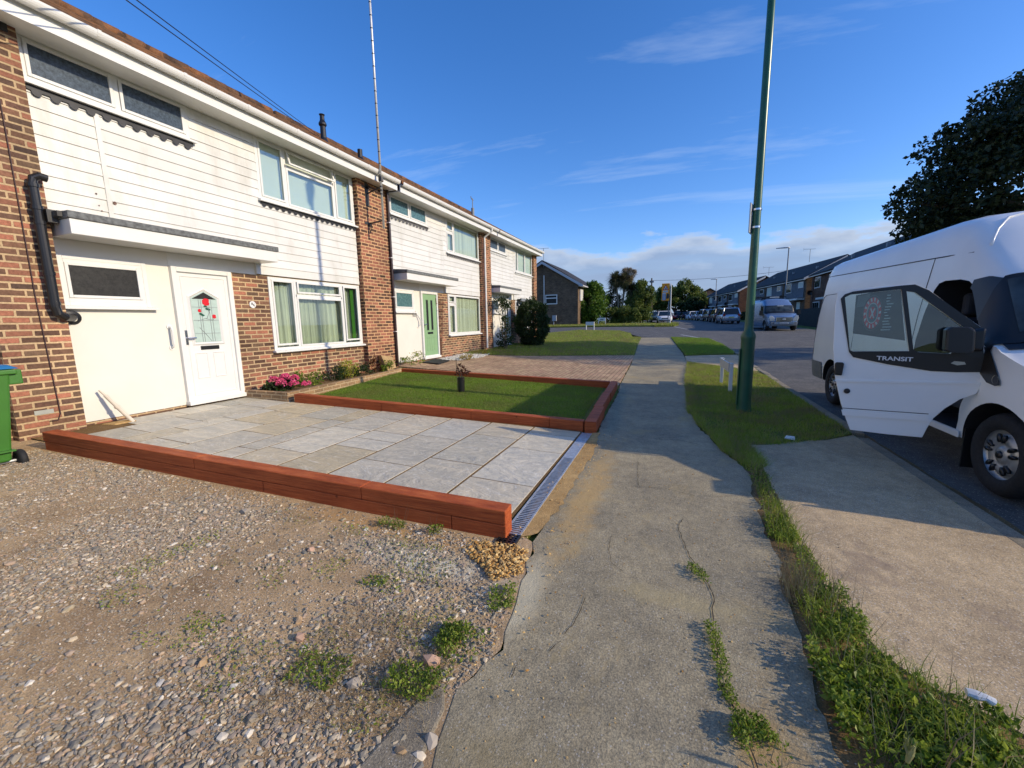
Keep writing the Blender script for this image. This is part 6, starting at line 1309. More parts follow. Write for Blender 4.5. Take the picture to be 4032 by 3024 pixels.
# climbing rose, round bush at the end of the row
rz = thing('climbing_rose', 'straggly climbing rose in front of the last white door', 'climbing rose', (-6.3, 15.2, .3))
P = np.concatenate([bunch(520, (-6.45, 15.15, 2.05), (.35, .52, .42), 12, seed=18), bunch(320, (-6.4, 15.2, 1.35), (.3, .36, .4), 9, seed=19), bunch(520, (-6.4, 15.4, .72), (.4, .6, .32), 12, seed=20, bottom=.33)]); leaves_mesh(P, .085, M['shrub'], 'foliage', rz)
stems(rz, (-6.35, 15.15, .30), [(-6.45, 15.1, 2.3), (-6.4, 15.3, 2.0), (-6.5, 14.9, 1.7), (-6.3, 15.7, .8), (-6.3, 15.4, 1.3)], .016)
rb = thing('round_bush', 'big dark round bush on the lawn at the end of the terrace', 'bush', (-6.1, 17.5, .33))
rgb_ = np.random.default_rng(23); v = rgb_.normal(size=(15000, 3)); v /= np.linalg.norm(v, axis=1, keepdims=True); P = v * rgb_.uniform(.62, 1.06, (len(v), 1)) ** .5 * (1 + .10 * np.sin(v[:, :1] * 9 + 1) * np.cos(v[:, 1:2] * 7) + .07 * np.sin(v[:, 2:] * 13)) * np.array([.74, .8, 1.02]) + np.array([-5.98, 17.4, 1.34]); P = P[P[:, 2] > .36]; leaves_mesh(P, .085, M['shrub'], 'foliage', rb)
m_ = MB(); m_.tube([(-6.02, 17.4, .3), (-6.02, 17.4, 1.3)], [.07, .04], 8); m_.build('trunk', M['bark'], rb)

# ------------------------------------------------------------------ weeds
rg = np.random.default_rng(31)
def weedy(name, label, poly, n, size, h, seed, stemsn=0, mat='weed', group=None, z0=.012):
    rs = np.random.default_rng(seed); q = sample(poly, n, rs, (lambda q: np.clip((vnoise(q, 9, seed) - .35) * 3, .06, 1)) if n > 800 else None); hh = h * vnoise(q, 7, seed) * rs.uniform(.1, 1, n)
    r_ = thing(name, label, 'weed', (float(np.mean(q[:, 0])), float(np.mean(q[:, 1])), 0), group)
    leaves_mesh(np.c_[q, z0 + hh], size, M[mat], 'foliage', r_, rng=rs)
    if stemsn:
        q = sample(poly, stemsn, rs); n2 = len(q); b = rs.uniform(0, 6.28, n2); H_ = h * rs.uniform(.7, 2.0, n2); L = H_ * .35
        base = np.c_[q, np.full(n2, z0)]; tip = base + np.c_[np.cos(b) * L, np.sin(b) * L, H_]; w = .0016
        V = np.stack([base + [w, 0, 0], base - [w, 0, 0], tip + [0, w * .5, 0]], 1); o = npmesh('stems', V.reshape(-1, 3), np.arange(3 * n2).reshape(n2, 3), M['weed_dry'], r_)
    return r_
grp = 'weeds growing from cracks and edges'
strip_pts = [(2.0, 3.95, 4.35, .66, .80), (0, 3.35, 3.8, .64, .77), (0, 2.88, 3.26, .60, .77), (0, 2.45, 2.80, .68, .79), (0, 1.98, 2.38, .62, .83)]
lbs = ['yellowish weed tuft where the grass verge narrows to a point', 'sunlit weeds topping the strip just past the van shadow line', 'dense leafy weeds in the strip left of the wide concrete apron', 'thin weeds with dry stems halfway down the strip', 'bushy bright weeds in the strip casting long spiky shadows']
for i, ((_, a, b, x0, x1), lb) in enumerate(zip(strip_pts, lbs)):
    weedy('weed_patch', lb, [(x0, a), (x1, a), (x1, b - .01), (x0 + .03, b - .01)], [420, 620, 1500, 520, 2500][i], .017, [.06, .07, .10, .07, .13][i], 60 + i, 70, group=grp)
weedy('weed_patch', 'dry orange seedy stems among the bushy weeds of the strip', [(.56, 2.2), (.68, 2.2), (.68, 2.42), (.56, 2.42)], 420, .008, .13, 71, 160, 'weed_dry', grp)
weedy('weed_patch', 'broad weeds growing thickly at the lower right corner', [(.58, 1.15), (.56, 1.92), (.84, 1.95), (1.15, 1.72), (1.5, 1.5), (1.9, 1.1), (1.5, .9)], 11000, .026, .12, 72, 300, group=grp)
for i, (poly, n, h, lb) in enumerate([([(.12, 2.40), (.2, 2.34), (.22, 2.24), (.16, 2.26), (.10, 2.36)], 260, .035, 'top clump of weeds in the long crack of the footway'), ([(.17, 1.92), (.23, 1.92), (.25, 1.62), (.2, 1.62)], 520, .04, 'weeds in the middle of the long footway crack'),
                                  ([(.2, 1.60), (.25, 1.6), (.27, 1.50), (.22, 1.5)], 160, .03, 'small sprig in the crack above the round clump'), ([(.24, 1.46), (.33, 1.47), (.40, 1.38), (.36, 1.29), (.27, 1.31), (.22, 1.38)], 1000, .055, 'round clump of weeds at the bottom of the footway crack'), ([(.27, 1.25), (.33, 1.25), (.32, 1.1), (.27, 1.1)], 260, .03, 'last green sprig of the footway crack at the bottom edge')]):
    weedy('weed_patch', lb, poly, n, .013, h, 80 + i, 8, group=grp)
for i, (poly, n, h, lb) in enumerate([([(-.98, 1.48), (-.74, 1.5), (-.70, 1.38), (-.78, 1.26), (-.95, 1.36)], 900, .05, 'broad leaved weeds on the drive edge beside the footway'), ([(-1.02, 1.22), (-.80, 1.25), (-.82, 1.10), (-1.0, 1.08)], 700, .05, 'weed clump by the buried concrete edging'), ([(-.86, 1.78), (-.74, 1.86), (-.7, 1.7), (-.8, 1.62)], 380, .05, 'tuft of weeds on the path edge below the drain'),
                                  ([(-2.7, 1.95), (-2.35, 2.0), (-2.4, 1.8), (-2.7, 1.8)], 420, .035, 'weeds in the gravel before the middle of the front sleepers'), ([(-1.9, 2.16), (-1.7, 2.2), (-1.68, 2.12), (-1.88, 2.1)], 260, .09, 'upright weed growing against the front sleepers'), ([(-1.5, 2.2), (-1.42, 2.23), (-1.4, 2.16), (-1.5, 2.14)], 140, .07, 'small upright weed near the drain end of the front sleepers'),
                                  ([(-5.2, 1.85), (-4.3, 2.0), (-4.1, 1.88), (-5.0, 1.75)], 900, .04, 'dark green weeds between gravel and sleeper near the bin'), ([(-1.55, 1.66), (-1.42, 1.68), (-1.42, 1.58), (-1.55, 1.56)], 130, .02, 'star shaped weed flat on the stony dirt'), ([(-2.15, 1.12), (-1.95, 1.15), (-1.95, 1.02), (-2.1, 1.0)], 220, .03, 'small green weed in the bare dirt at lower left'), ([(-1.45, 1.12), (-1.2, 1.18), (-1.2, 1.0), (-1.4, .98)], 420, .03, 'low weeds among the stones near the bottom edge'), ([(-2.2, 1.55), (-2.05, 1.6), (-2.05, 1.45), (-2.2, 1.44)], 160, .03, 'weed sprig in the middle of the gravel')]):
    weedy('weed_patch', lb, poly, n, .016, h, 90 + i, 14, group=grp, z0=.02)
rs9 = np.random.default_rng(99); q = sample([(-2.9, 1.0), (-2.8, 2.0), (-1.2, 2.12), (-.8, 1.9), (-.76, 1.0), (-1.4, .75)], 2600, rs9, lambda q: np.clip((vnoise(q, 5, 8) - .55) * 5, .02, 1)); wl = leaves_mesh(np.c_[q, Gn(q[:, 0], q[:, 1]) + rs9.uniform(.008, .026, len(q))], .013, M['verge'], 'ground_weeds', None, rs9, up=.4); tag(wl, 'sparse low yellowing weeds creeping through the gravel', 'weeds', kind='stuff')
q = sample([(-1.5, 1.45), (-.85, 1.5), (-.75, 1.0), (-1.4, .8)], 2600, rg); blades('dry_grass', q, .028, .002, M['weed_dry'], 1.6, .01, rg, 'thin dry grass among the stones by the footway', 'dry grass')
q = sample([(.6, .8), (.6, 1.9), (.62, 2.6), (.66, 3.9), (.78, 3.9), (.78, 2.9), (.8, 2.2), (.86, 1.95), (1.15, 1.72), (1.5, 1.5), (1.9, 1.1)], 2200, rg, lambda q: (vnoise(q, 6, 3) > .5) * 1.0 + .04); blades('rough_grass', q, .11, .0035, M['weed'], .9, .01, rg, 'thin long grass standing in the weedy strip', 'grass', segs=2)
q = sample([(.7, 1.0), (.75, 1.6), (1.2, 1.5), (1.6, 1.1), (1.2, .8)], 90, rg); blades('tall_grass', q, .26, .004, M['weed_dry'], .5, .01, rg, 'tall pale grass stalks in the lower right corner', 'grass', segs=2)
for i, (x, y, h, lb) in enumerate([(.66, 1.28, .27, 'green barley seed head standing tallest at the bottom edge'), (.76, 1.22, .22, 'barley head just right of the tallest one'), (.86, 1.26, .25, 'upright barley head in the middle of the corner weeds'), (.93, 1.20, .20, 'drooping barley head at the bottom edge'), (1.02, 1.22, .19, 'rightmost drooping barley head')]):
    r_ = thing('barley', lb, 'wild barley', (x, y, 0), 'wild barley heads in the corner'); m_ = MB(); t = (x + .02 * (i - 1), y + .01, h * .72); m_.tube([(x, y, 0), (x + .005, y, h * .4), t], .0016, 5); m_.build('stem', M['weed'], r_)
    m_ = MB(); m_.tube([t, (t[0] + .004 * (i + 1), t[1], t[2] + .03), (t[0] + .010 * (i + 1), t[1], t[2] + .055 - .006 * i)], [.005, .009, .003], 8); 
    for k_ in range(26):
        a = rg.uniform(0, 6.28); b = Vector(t) + Vector((.002 * i, 0, rg.uniform(0, .05))); m_.tube([b, b + Vector((math.cos(a) * .014, math.sin(a) * .014, .045))], [.0009, .0004], 3, caps=False)
    m_.build('seed_head', M['seed'], r_, fix=False)
m_ = MB(); m_.tube([(1.0, 1.76, .09), (1.025, 1.755, .09), (1.045, 1.75, .095), (1.06, 1.745, .085)], [.018, .022, .016, .02], 9); m_.v = [(a, b, .11 + (c - .11) * .6) for a, b, c in m_.v]; o = m_.build('plastic_cup', plain('crushed_white_plastic', (.6, .62, .62), .3)); tag(o, 'crushed clear plastic cup caught in the corner weeds', 'litter')
m_ = MB(); m_.add([(1.20, 5.40, .03), (1.30, 5.38, .02), (1.31, 5.44, .05), (1.24, 5.50, .04)], [(0, 1, 2), (0, 2, 3)]); o = m_.build('paper_scrap', M['plate_w'], fix=False); md = o.modifiers.new('thick', 'SOLIDIFY'); md.thickness = .002; tag(o, 'white scrap of paper on the verge edge near the open van door', 'litter')
# moss and tufts spilling over the verge edge
q = sample([(.48, 4.75), (.72, 4.2), (.86, 4.36), (.80, 5.0), (.40, 5.6), (.30, 5.8), (.24, 6.6), (.34, 6.7)], 5000, rg); blades('verge_tufts', q, .07, .005, M['verge'], 1.1, .006, rg, 'uneven tufts spilling over the edge of the footway', 'grass')
q = sample([(.20, 6.5), (.36, 6.5), (.36, 13.8), (.22, 10)], 5000, rg); blades('verge_tufts', q, .08, .007, M['verge'], 1.1, .006, rg, 'ragged grass fringe along the shaded footway', 'grass')

# ------------------------------------------------------------------ houses further off
def hbox(mb, pts, z0, z1):   # pts: 4 ground corners ccw
    mb.hexa([(a, b, z0) for a, b in pts], [(a, b, z1) for a, b in pts])
gh = thing('brick_house', 'brown brick house end with a pale verge board behind the far lawn', 'house', (-15, 51, .8))
m_ = MB(); m_.prism([(-18.6, .6), (-11.42, .6), (-11.42, 5.95), (-15.9, 8.55), (-18.6, 7.0)], 50.6, 62, 'y'); m_.build('wall', M['brick_gable'], gh)
m_ = MB(); m_.prism([(-18.8, 6.98), (-15.9, 8.66), (-10.75, 5.55), (-10.75, 5.68), (-15.9, 8.86), (-18.8, 7.16)], 50.25, 62, 'y'); m_.build('roof', M['slate'], gh)
m_ = MB(); m_.prism([(-18.8, 6.74), (-15.9, 8.38), (-10.95, 5.42), (-10.7, 5.42), (-10.7, 5.62), (-15.9, 8.68), (-18.8, 6.98)], 50.18, 50.26, 'y'); m_.box(-11.3, -10.72, 50.26, 62, 5.46, 5.58); m_.build('verge_board', plain('weathered_white_board', (.50, .52, .55), .6), gh)
fr = MB(); 
for (a, b, c, d) in ((-15.56, -15.46, 3.42, 4.61), (-14.13, -14.03, 3.42, 4.61), (-15.46, -14.13, 3.42, 3.54), (-15.46, -14.13, 4.5, 4.61), (-15.46, -14.13, 4.12, 4.24)): fr.box(a, b, 50.52, 50.60, c, d)
w_ = fr.build('window', M['white'], gh); m_ = MB(); m_.box(-15.46, -14.13, 50.565, 50.59, 3.5, 4.55); m_.build('pane', M['obscure_dark'], w_)
m_ = MB(); m_.tube([(-15.72, 50.5, 7.0), (-15.72, 50.5, 2.4)], .07, 8); m_.build('downpipe', M['pole_white'], gh)
m_ = MB(); m_.box(-18.6, -11.4, 50.57, 50.6, 3.05, 3.10); m_.build('brick_band', M['brick_far'], gh)
m_ = MB(); m_.box(-14.62, -14.1, 50.3, 50.55, 1.34, 2.04); m_.box(-14.5, -14.42, 50.4, 50.5, .75, 1.34); m_.build('meter_cabinet', plain('pale_grey_cabinet', (.36, .38, .42), .6), gh, bevel=.01)
m_ = MB(); m_.box(-11.42, -11.3, 51.5, 53.2, 3.8, 5.2); m_.build('front_window', M['white'], gh)
def aerial(label, x, y, z0, z1, w=1.4, ang=0.0):
    a_ = thing('tv_aerial', label, 'aerial', (x, y, z0), 'television aerials'); m_ = MB(); m_.tube([(x, y, z0), (x, y, z1)], .03, 6); m_.build('mast', M['grey_metal'], a_)
    m_ = MB(); dx_, dy_ = math.cos(ang), math.sin(ang); m_.tube([(x - w * .55 * dx_, y - w * .55 * dy_, z1), (x + w * .45 * dx_, y + w * .45 * dy_, z1)], .018, 5)
    for i in range(9): t = -.5 + i * .11; m_.tube([(x + w * t * dx_ - .16 * dy_, y + w * t * dy_ + .16 * dx_, z1 - .0), (x + w * t * dx_ + .16 * dy_, y + w * t * dy_ - .16 * dx_, z1)], .01, 4); 
    m_.tube([(x - w * .56 * dx_, y - w * .56 * dy_, z1 + .22), (x - w * .56 * dx_, y - w * .56 * dy_, z1 - .22)], .012, 4); m_.build('elements', M['grey_metal'], a_)
aerial('aerial on the gable of the brown brick house', -15.75, 50.45, 8.0, 10.25, 1.5)
aerial('aerial on the ridge of the dark terrace behind the white van', 17.2, 72, 9.0, 10.8, 1.6, .3)
aerial('small aerial above the middle of the dark terrace across the road', 14.0, 82, 8.3, 9.6, 1.6, .2)

M['grey_clad'] = plain('grey_hung_tiles', (0.14, 0.15, 0.17), .8, vary=.12, scale=3)
def far_terrace(label, a, b, zb, ez, rz, depth, nh, wallm, upm, units, gabled=True, roofm=None):
    """a: near front corner, b: far front corner (x,y)."""
    r_ = thing('terraced_house', label, 'house', (a[0], a[1], zb), 'terraced houses across the road'); d = Vector((b[0] - a[0], b[1] - a[1])); L = d.length; d.normalize(); n = Vector((d.y, -d.x))      # n points away from the street (+x)
    P = lambda s, t: (a[0] + d.x * s + n.x * t, a[1] + d.y * s + n.y * t)
    m_ = MB(); hbox(m_, [P(0, 0), P(0, depth), P(L, depth), P(L, 0)], zb - 1, ez)
    g0, g1 = P(0, depth / 2), P(L, depth / 2); V = [(*P(0, 0), ez), (*P(0, depth), ez), (*g0, rz - .12), (*P(L, 0), ez), (*P(L, depth), ez), (*g1, rz - .12)]; m_.add(V, [(0, 1, 2), (3, 5, 4), (0, 2, 5, 3), (1, 4, 5, 2), (0, 3, 4, 1)])
    m_.build('wall', wallm, r_)
    m_ = MB(); o_ = .45
    V = []
    for s in (-.25, L + .25):
        for t, z in ((-o_, ez - .05), (depth / 2, rz), (depth + o_, ez - .05), (depth + o_, ez + .1), (depth / 2, rz + .17), (-o_, ez + .1)): V.append((*P(s, t), z))
    m_.add(V, [(0, 1, 2, 3, 4, 5), (11, 10, 9, 8, 7, 6), (0, 6, 7, 1), (1, 7, 8, 2), (2, 8, 9, 3), (3, 9, 10, 4), (4, 10, 11, 5), (5, 11, 6, 0)]); rf = m_.build('roof', roofm or M['slate'], r_)
    m_ = MB(); V = []
    for s in (-.32, -.26):
        for t, z in ((-o_, ez - .22), (depth / 2, rz - .2), (depth / 2, rz + .06), (-o_, ez + .05)): V.append((*P(s, t), z))
    m_.add(V, [(0, 1, 2, 3), (7, 6, 5, 4), (0, 4, 5, 1), (1, 5, 6, 2), (2, 6, 7, 3), (3, 7, 4, 0)]); m_.build('verge_board', M['white'], r_)
    m_ = MB(); hbox(m_, [P(-.2, -.42), P(-.2, -.36), P(L + .2, -.36), P(L + .2, -.42)], ez - .14, ez + .05); m_.build('gutter', M['white'], r_)
    m_ = MB(); hbox(m_, [P(.5, -.05), P(.5, .05), P(L - .3, .05), P(L - .3, -.05)], ez - 2.15, ez - .02); m_.build('hung_front', upm, r_)
    for i in range(units):
        s0 = L * i / units; w = L / units
        m_ = MB(); hbox(m_, [P(s0 + w - .5, -.13), P(s0 + w - .5, .1), P(s0 + w, .1), P(s0 + w, -.13)], zb - .5, ez - .03); m_.build('brick_pier', wallm, r_)
        for (sa, sb, za, zb_) in ((.6, 1.9, ez - 1.0, ez - .3), (w - 2.6, w - .9, ez - 1.45, ez - .25), (w - 2.8, w - .8, zb + 1.0, zb + 2.2)):
            m_ = MB(); hbox(m_, [P(s0 + sa, -.11), P(s0 + sa, -.02), P(s0 + sb, -.02), P(s0 + sb, -.11)], za, zb_); wv = m_.build('window', M['white'], r_)
            m_ = MB(); k2 = 2 if sb - sa < 1.5 else 3
            for j in range(k2):
                p, q_ = s0 + sa + .08 + j * (sb - sa - .08) / k2, s0 + sa + (j + 1) * (sb - sa - .08) / k2; hbox(m_, [P(p, -.125), P(p, -.112), P(q_, -.112), P(q_, -.125)], za + .09, zb_ - .09)
            m_.build('pane', M['dark_glass'] if (i + int(sa * 10)) % 3 else M['net'], wv)
        m_ = MB(); hbox(m_, [P(s0 + .3, -.8), P(s0 + .3, 0), P(s0 + 3.0, 0), P(s0 + 3.0, -.8)], zb + 2.35, zb + 2.55); m_.build('porch_canopy', M['white'], r_)
        m_ = MB(); hbox(m_, [P(s0 + 1.2, -.04), P(s0 + 1.2, .02), P(s0 + 2.1, .02), P(s0 + 2.1, -.04)], zb + .1, zb + 2.15); m_.build('door', M['net'], r_)
        c = P(s0 + w - .35, -.35); m_ = MB(); m_.lathe([(0, .0), (.18, -.03), (.29, -.12), (.27, -.12), (0, -.03)], (c[0], c[1], ez - 1.9), 'y', 16); m_.build('satellite_dish', M['black'], r_)
        c = P(s0 + 1.5, 1.6); m_ = MB(); m_.box(c[0] - .12, c[0] + .12, c[1] - .12, c[1] + .12, ez + .8, ez + 1.5); m_.build('roof_vent', M['grey_metal'], rf)
far_terrace('dark roofed brick terrace nearest us across the road, mostly hidden by the white van', (14.9, 36.5), (14.3, 57.5), .75, 5.9, 8.1, 7.5, 3, M['brick_far'], M['brick_far'], 3)
far_terrace('grey clad terrace with a long dark roof behind the silver blue van', (13.9, 58.5), (10.9, 77.5), .95, 5.75, 8.1, 7.5, 3, M['brick_gable'], M['grey_clad'], 3)
far_terrace('brick terrace with white framed upper windows further along the road', (9.6, 80), (6.0, 97), 1.15, 5.75, 8.0, 7.5, 3, M['brick_far'], M['grey_clad'], 3)
og = thing('brick_house', 'small orange brick gable above the far trees', 'house', (7.6, 122, 1.25)); m_ = MB(); m_.prism([(5.4, 1.2), (9.6, 1.2), (9.6, 7.6), (7.7, 8.75), (5.4, 7.6)], 122, 132, 'y'); m_.build('wall', M['brick_orange'], og); m_ = MB(); m_.prism([(5.1, 7.45), (7.7, 8.8), (9.9, 7.5), (9.9, 7.8), (7.7, 9.1), (5.1, 7.75)], 121.6, 132, 'y'); m_.build('roof', M['slate'], og)
m_ = MB(); hbox(m_, [(10.6, 38), (10.72, 38), (10.3, 60), (10.18, 60)], .4, 2.05); o = m_.build('garden_fence', plain('dark_stained_fence', (.02, .02, .018), .8, vary=.3)); o.location = (0, 0, 0); tag(o, 'dark close boarded fence in front of the nearest terrace', 'fence')
drape('verge', [(9.4, -20), (14.5, -20), (14.5, 36), (10.5, 38), (9.2, 31)], .07, M['turf_base'], skirt=.2)
q = sample([(9.4, 20), (14, 20), (14, 36), (10.5, 38), (9.2, 31)], 9000, rg); blades('verge_grass', q, .12, .03, M['verge'], .8, .07, rg, 'sunlit grass beside the silver blue van', 'grass')

# ------------------------------------------------------------------ trees and far planting
def tree(name, label, cat, base, trunk_h, crowns, n, size, mat, seed, tr=.2, barkm=None, group=None, limbs=6, clumps=22, cl=.34):
    rs = np.random.default_rng(seed); r_ = thing(name, label, cat, base, group); b = Vector(base)
    m_ = MB(); c0 = Vector(crowns[0][0]); m_.tube([b - Vector((0, 0, .1)), b + Vector((0, 0, trunk_h * .6)), Vector((b.x * .7 + c0.x * .3, b.y * .7 + c0.y * .3, b.z + trunk_h))], [tr, tr * .75, tr * .6], 9)
    for i in range(limbs):
        c, rad = crowns[i % len(crowns)]; a = rs.uniform(0, 6.28); t = Vector(c) + Vector((math.cos(a) * rad[0] * .6, math.sin(a) * rad[1] * .6, rad[2] * rs.uniform(-.2, .5))); s = Vector((b.x, b.y, b.z + trunk_h * rs.uniform(.6, 1))); m_.tube([s, (s + t) / 2 + Vector((0, 0, rad[2] * .08)), t], [tr * .45, tr * .28, tr * .08], 6, caps=False)
    m_.build('trunk', barkm or M['bark'], r_)
    tot = sum(c[1][0] * c[1][2] for c in crowns); P = [blob_points(int(n * c[1][0] * c[1][2] / tot), c[0], c[1], rs, clumps, cl, .45, bottom=b.z + .1) for c in crowns]
    leaves_mesh(np.concatenate(P), size, mat, 'crown', r_, rng=rs, aspect=.7); return r_
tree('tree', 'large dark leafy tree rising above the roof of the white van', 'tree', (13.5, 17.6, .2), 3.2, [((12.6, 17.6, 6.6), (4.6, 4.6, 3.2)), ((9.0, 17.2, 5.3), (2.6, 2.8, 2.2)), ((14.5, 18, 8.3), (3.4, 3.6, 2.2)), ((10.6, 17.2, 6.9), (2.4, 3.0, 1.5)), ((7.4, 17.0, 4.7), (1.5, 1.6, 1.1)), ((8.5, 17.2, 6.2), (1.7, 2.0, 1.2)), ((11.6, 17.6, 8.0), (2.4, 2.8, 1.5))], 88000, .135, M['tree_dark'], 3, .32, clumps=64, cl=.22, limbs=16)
tree('conifer', 'bright green rounded evergreen in front of the brown brick house', 'evergreen tree', (-10.4, 54, .85), 1.0, [((-10.5, 54, 3.2), (2.15, 2.0, 2.7)), ((-10.2, 54, 5.0), (1.3, 1.3, 1.15))], 15000, .24, M['conifer'], 4, .18, clumps=30, cl=.36)
for (c, rad, lb, sd, mt, n) in (((-7.5, 54.6, 2.0), (1.6, 1.3, 1.4), 'grey green shrub between the round evergreen and the palms', 41, 'tree_mid', 4500), ((-5.2, 53.6, 1.9), (2.0, 1.3, 1.25), 'low dark shrub mass below the palms', 42, 'tree_mid', 5500), ((-8.0, 57, 3.6), (1.2, 1.3, 2.0), 'dark tall shrub behind the palm trunks', 43, 'shrub', 4500)):
    r_ = thing('shrub', lb, 'shrub', (c[0], c[1], .85), 'shrubs round the palms'); leaves_mesh(blob_points(n, c, rad, np.random.default_rng(sd), 18, .4, .5, bottom=.85), .2, M[mt], 'foliage', r_)
tree('tree', 'dark green tree to the right of the palms beside the telegraph pole', 'tree', (-4.4, 55.5, .85), 1.4, [((-4.3, 55.5, 3.6), (1.6, 1.6, 2.6)), ((-4.6, 55.6, 5.6), (.9, .9, .9)), ((-3.6, 55.4, 4.2), (.9, 1.0, 1.6))], 11000, .2, M['tree_mid'], 5, .14, clumps=26, cl=.34)
def palm(label, base, top, n, L, dry, seed, group='cordyline palms'):
    rs = np.random.default_rng(seed); r_ = thing('cordyline_palm', label, 'palm tree', base, group); b, t = Vector(base), Vector(top); m_ = MB(); m_.tube([b, (b + t) / 2 + Vector((.12, 0, 0)), t], [.16, .13, .12], 8); m_.build('trunk', M['bark_pale'], r_)
    V = []; F = []; v = rs.normal(size=(n, 3)); v /= np.linalg.norm(v, axis=1, keepdims=True); v[:, 2] = v[:, 2] * .9 + .25
    for i in range(n):
        d = Vector(v[i]); l = L * rs.uniform(.6, 1.1); s = d.cross(Vector((0, 0, 1))).normalized() * .05; p0 = t; p1 = t + d * l * .55; p2 = t + d * l + Vector((0, 0, -.28 * l)); k_ = len(V); V += [p0 + s * .6, p0 - s * .6, p1 - s, p1 + s, p2]; F += [(k_, k_ + 1, k_ + 2), (k_, k_ + 2, k_ + 3), (k_ + 3, k_ + 2, k_ + 4)]
    npmesh('crown', [tuple(x) for x in V], np.array(F), M['palm'], r_)
    if dry:
        P = blob_points(5000, (t.x + .35, t.y, t.z + .95), (1.0, .8, 1.0), rs, 12, .45, .4); leaves_mesh(P, .16, M['palm_dry'], 'plume', r_, rng=rs, aspect=.25)
palm('left cordyline palm with a spiky green head', (-7.2, 56, .9), (-7.65, 56, 6.4), 900, 1.55, False, 51)
palm('tall cordyline palm with a big dry buff plume', (-7.15, 56.1, .9), (-6.5, 56.1, 6.2), 1100, 1.6, True, 52)
palm('smaller cordyline palm with a rusty skirt, right of the tall one', (-5.9, 56.4, .9), (-5.6, 56.4, 5.1), 700, 1.4, False, 53)
tree('tree', 'broad green tree closing the street behind the school sign', 'tree', (-.5, 105, 1.25), 2.5, [((-2.6, 105, 6.0), (3.6, 3.5, 2.9)), ((1.6, 106, 7.0), (3.8, 3.5, 3.2)), ((4.4, 105, 5.0), (2.2, 2.5, 2.2)), ((-5.4, 104, 5.0), (1.8, 2, 1.8))], 24000, .38, M['tree_mid'], 6, .4, clumps=34, cl=.32)
tree('tree', 'darker tree at the far end of the parked cars', 'tree', (4.8, 97, 1.2), 1.4, [((4.2, 97, 4.0), (2.6, 2.4, 2.0)), ((1.6, 98, 3.4), (2.0, 2, 1.5))], 9000, .3, M['shrub'], 7, .25, clumps=22)
tree('tree', 'far tree standing left behind the telegraph pole', 'tree', (-8.5, 98, 1.2), 2, [((-8.5, 98, 4.6), (3.4, 3, 2.6))], 9000, .34, M['tree_mid'], 8, .3, clumps=20)
hg = thing('hedge', 'dark hedge at the far end of the road behind the white car', 'hedge', (-3, 100, 1.2)); leaves_mesh(np.random.default_rng(9).uniform((-14, 99, 1.2), (-1.5, 101, 2.7), (9000, 3)), .3, M['shrub'], 'foliage', hg)
tree('tree', 'distant tree seen over the rooftops on the left', 'tree', (-26, 75, 1.0), 2, [((-26, 75, 4.0), (4, 3, 2.4))], 6000, .34, M['tree_mid'], 10, .3, clumps=20)
hg = thing('hedge', 'hedge in front of the dark terrace across the road', 'hedge', (12, 60, .9)); P = np.random.default_rng(12).uniform((0, 0, 0), (1, 1, 1), (7000, 3)); P = np.c_[12.2 - P[:, 1] * 2.9 + P[:, 0] * .9, 58 + P[:, 1] * 18, .9 + P[:, 2] * 1.25]; leaves_mesh(P, .22, M['shrub'], 'foliage', hg)

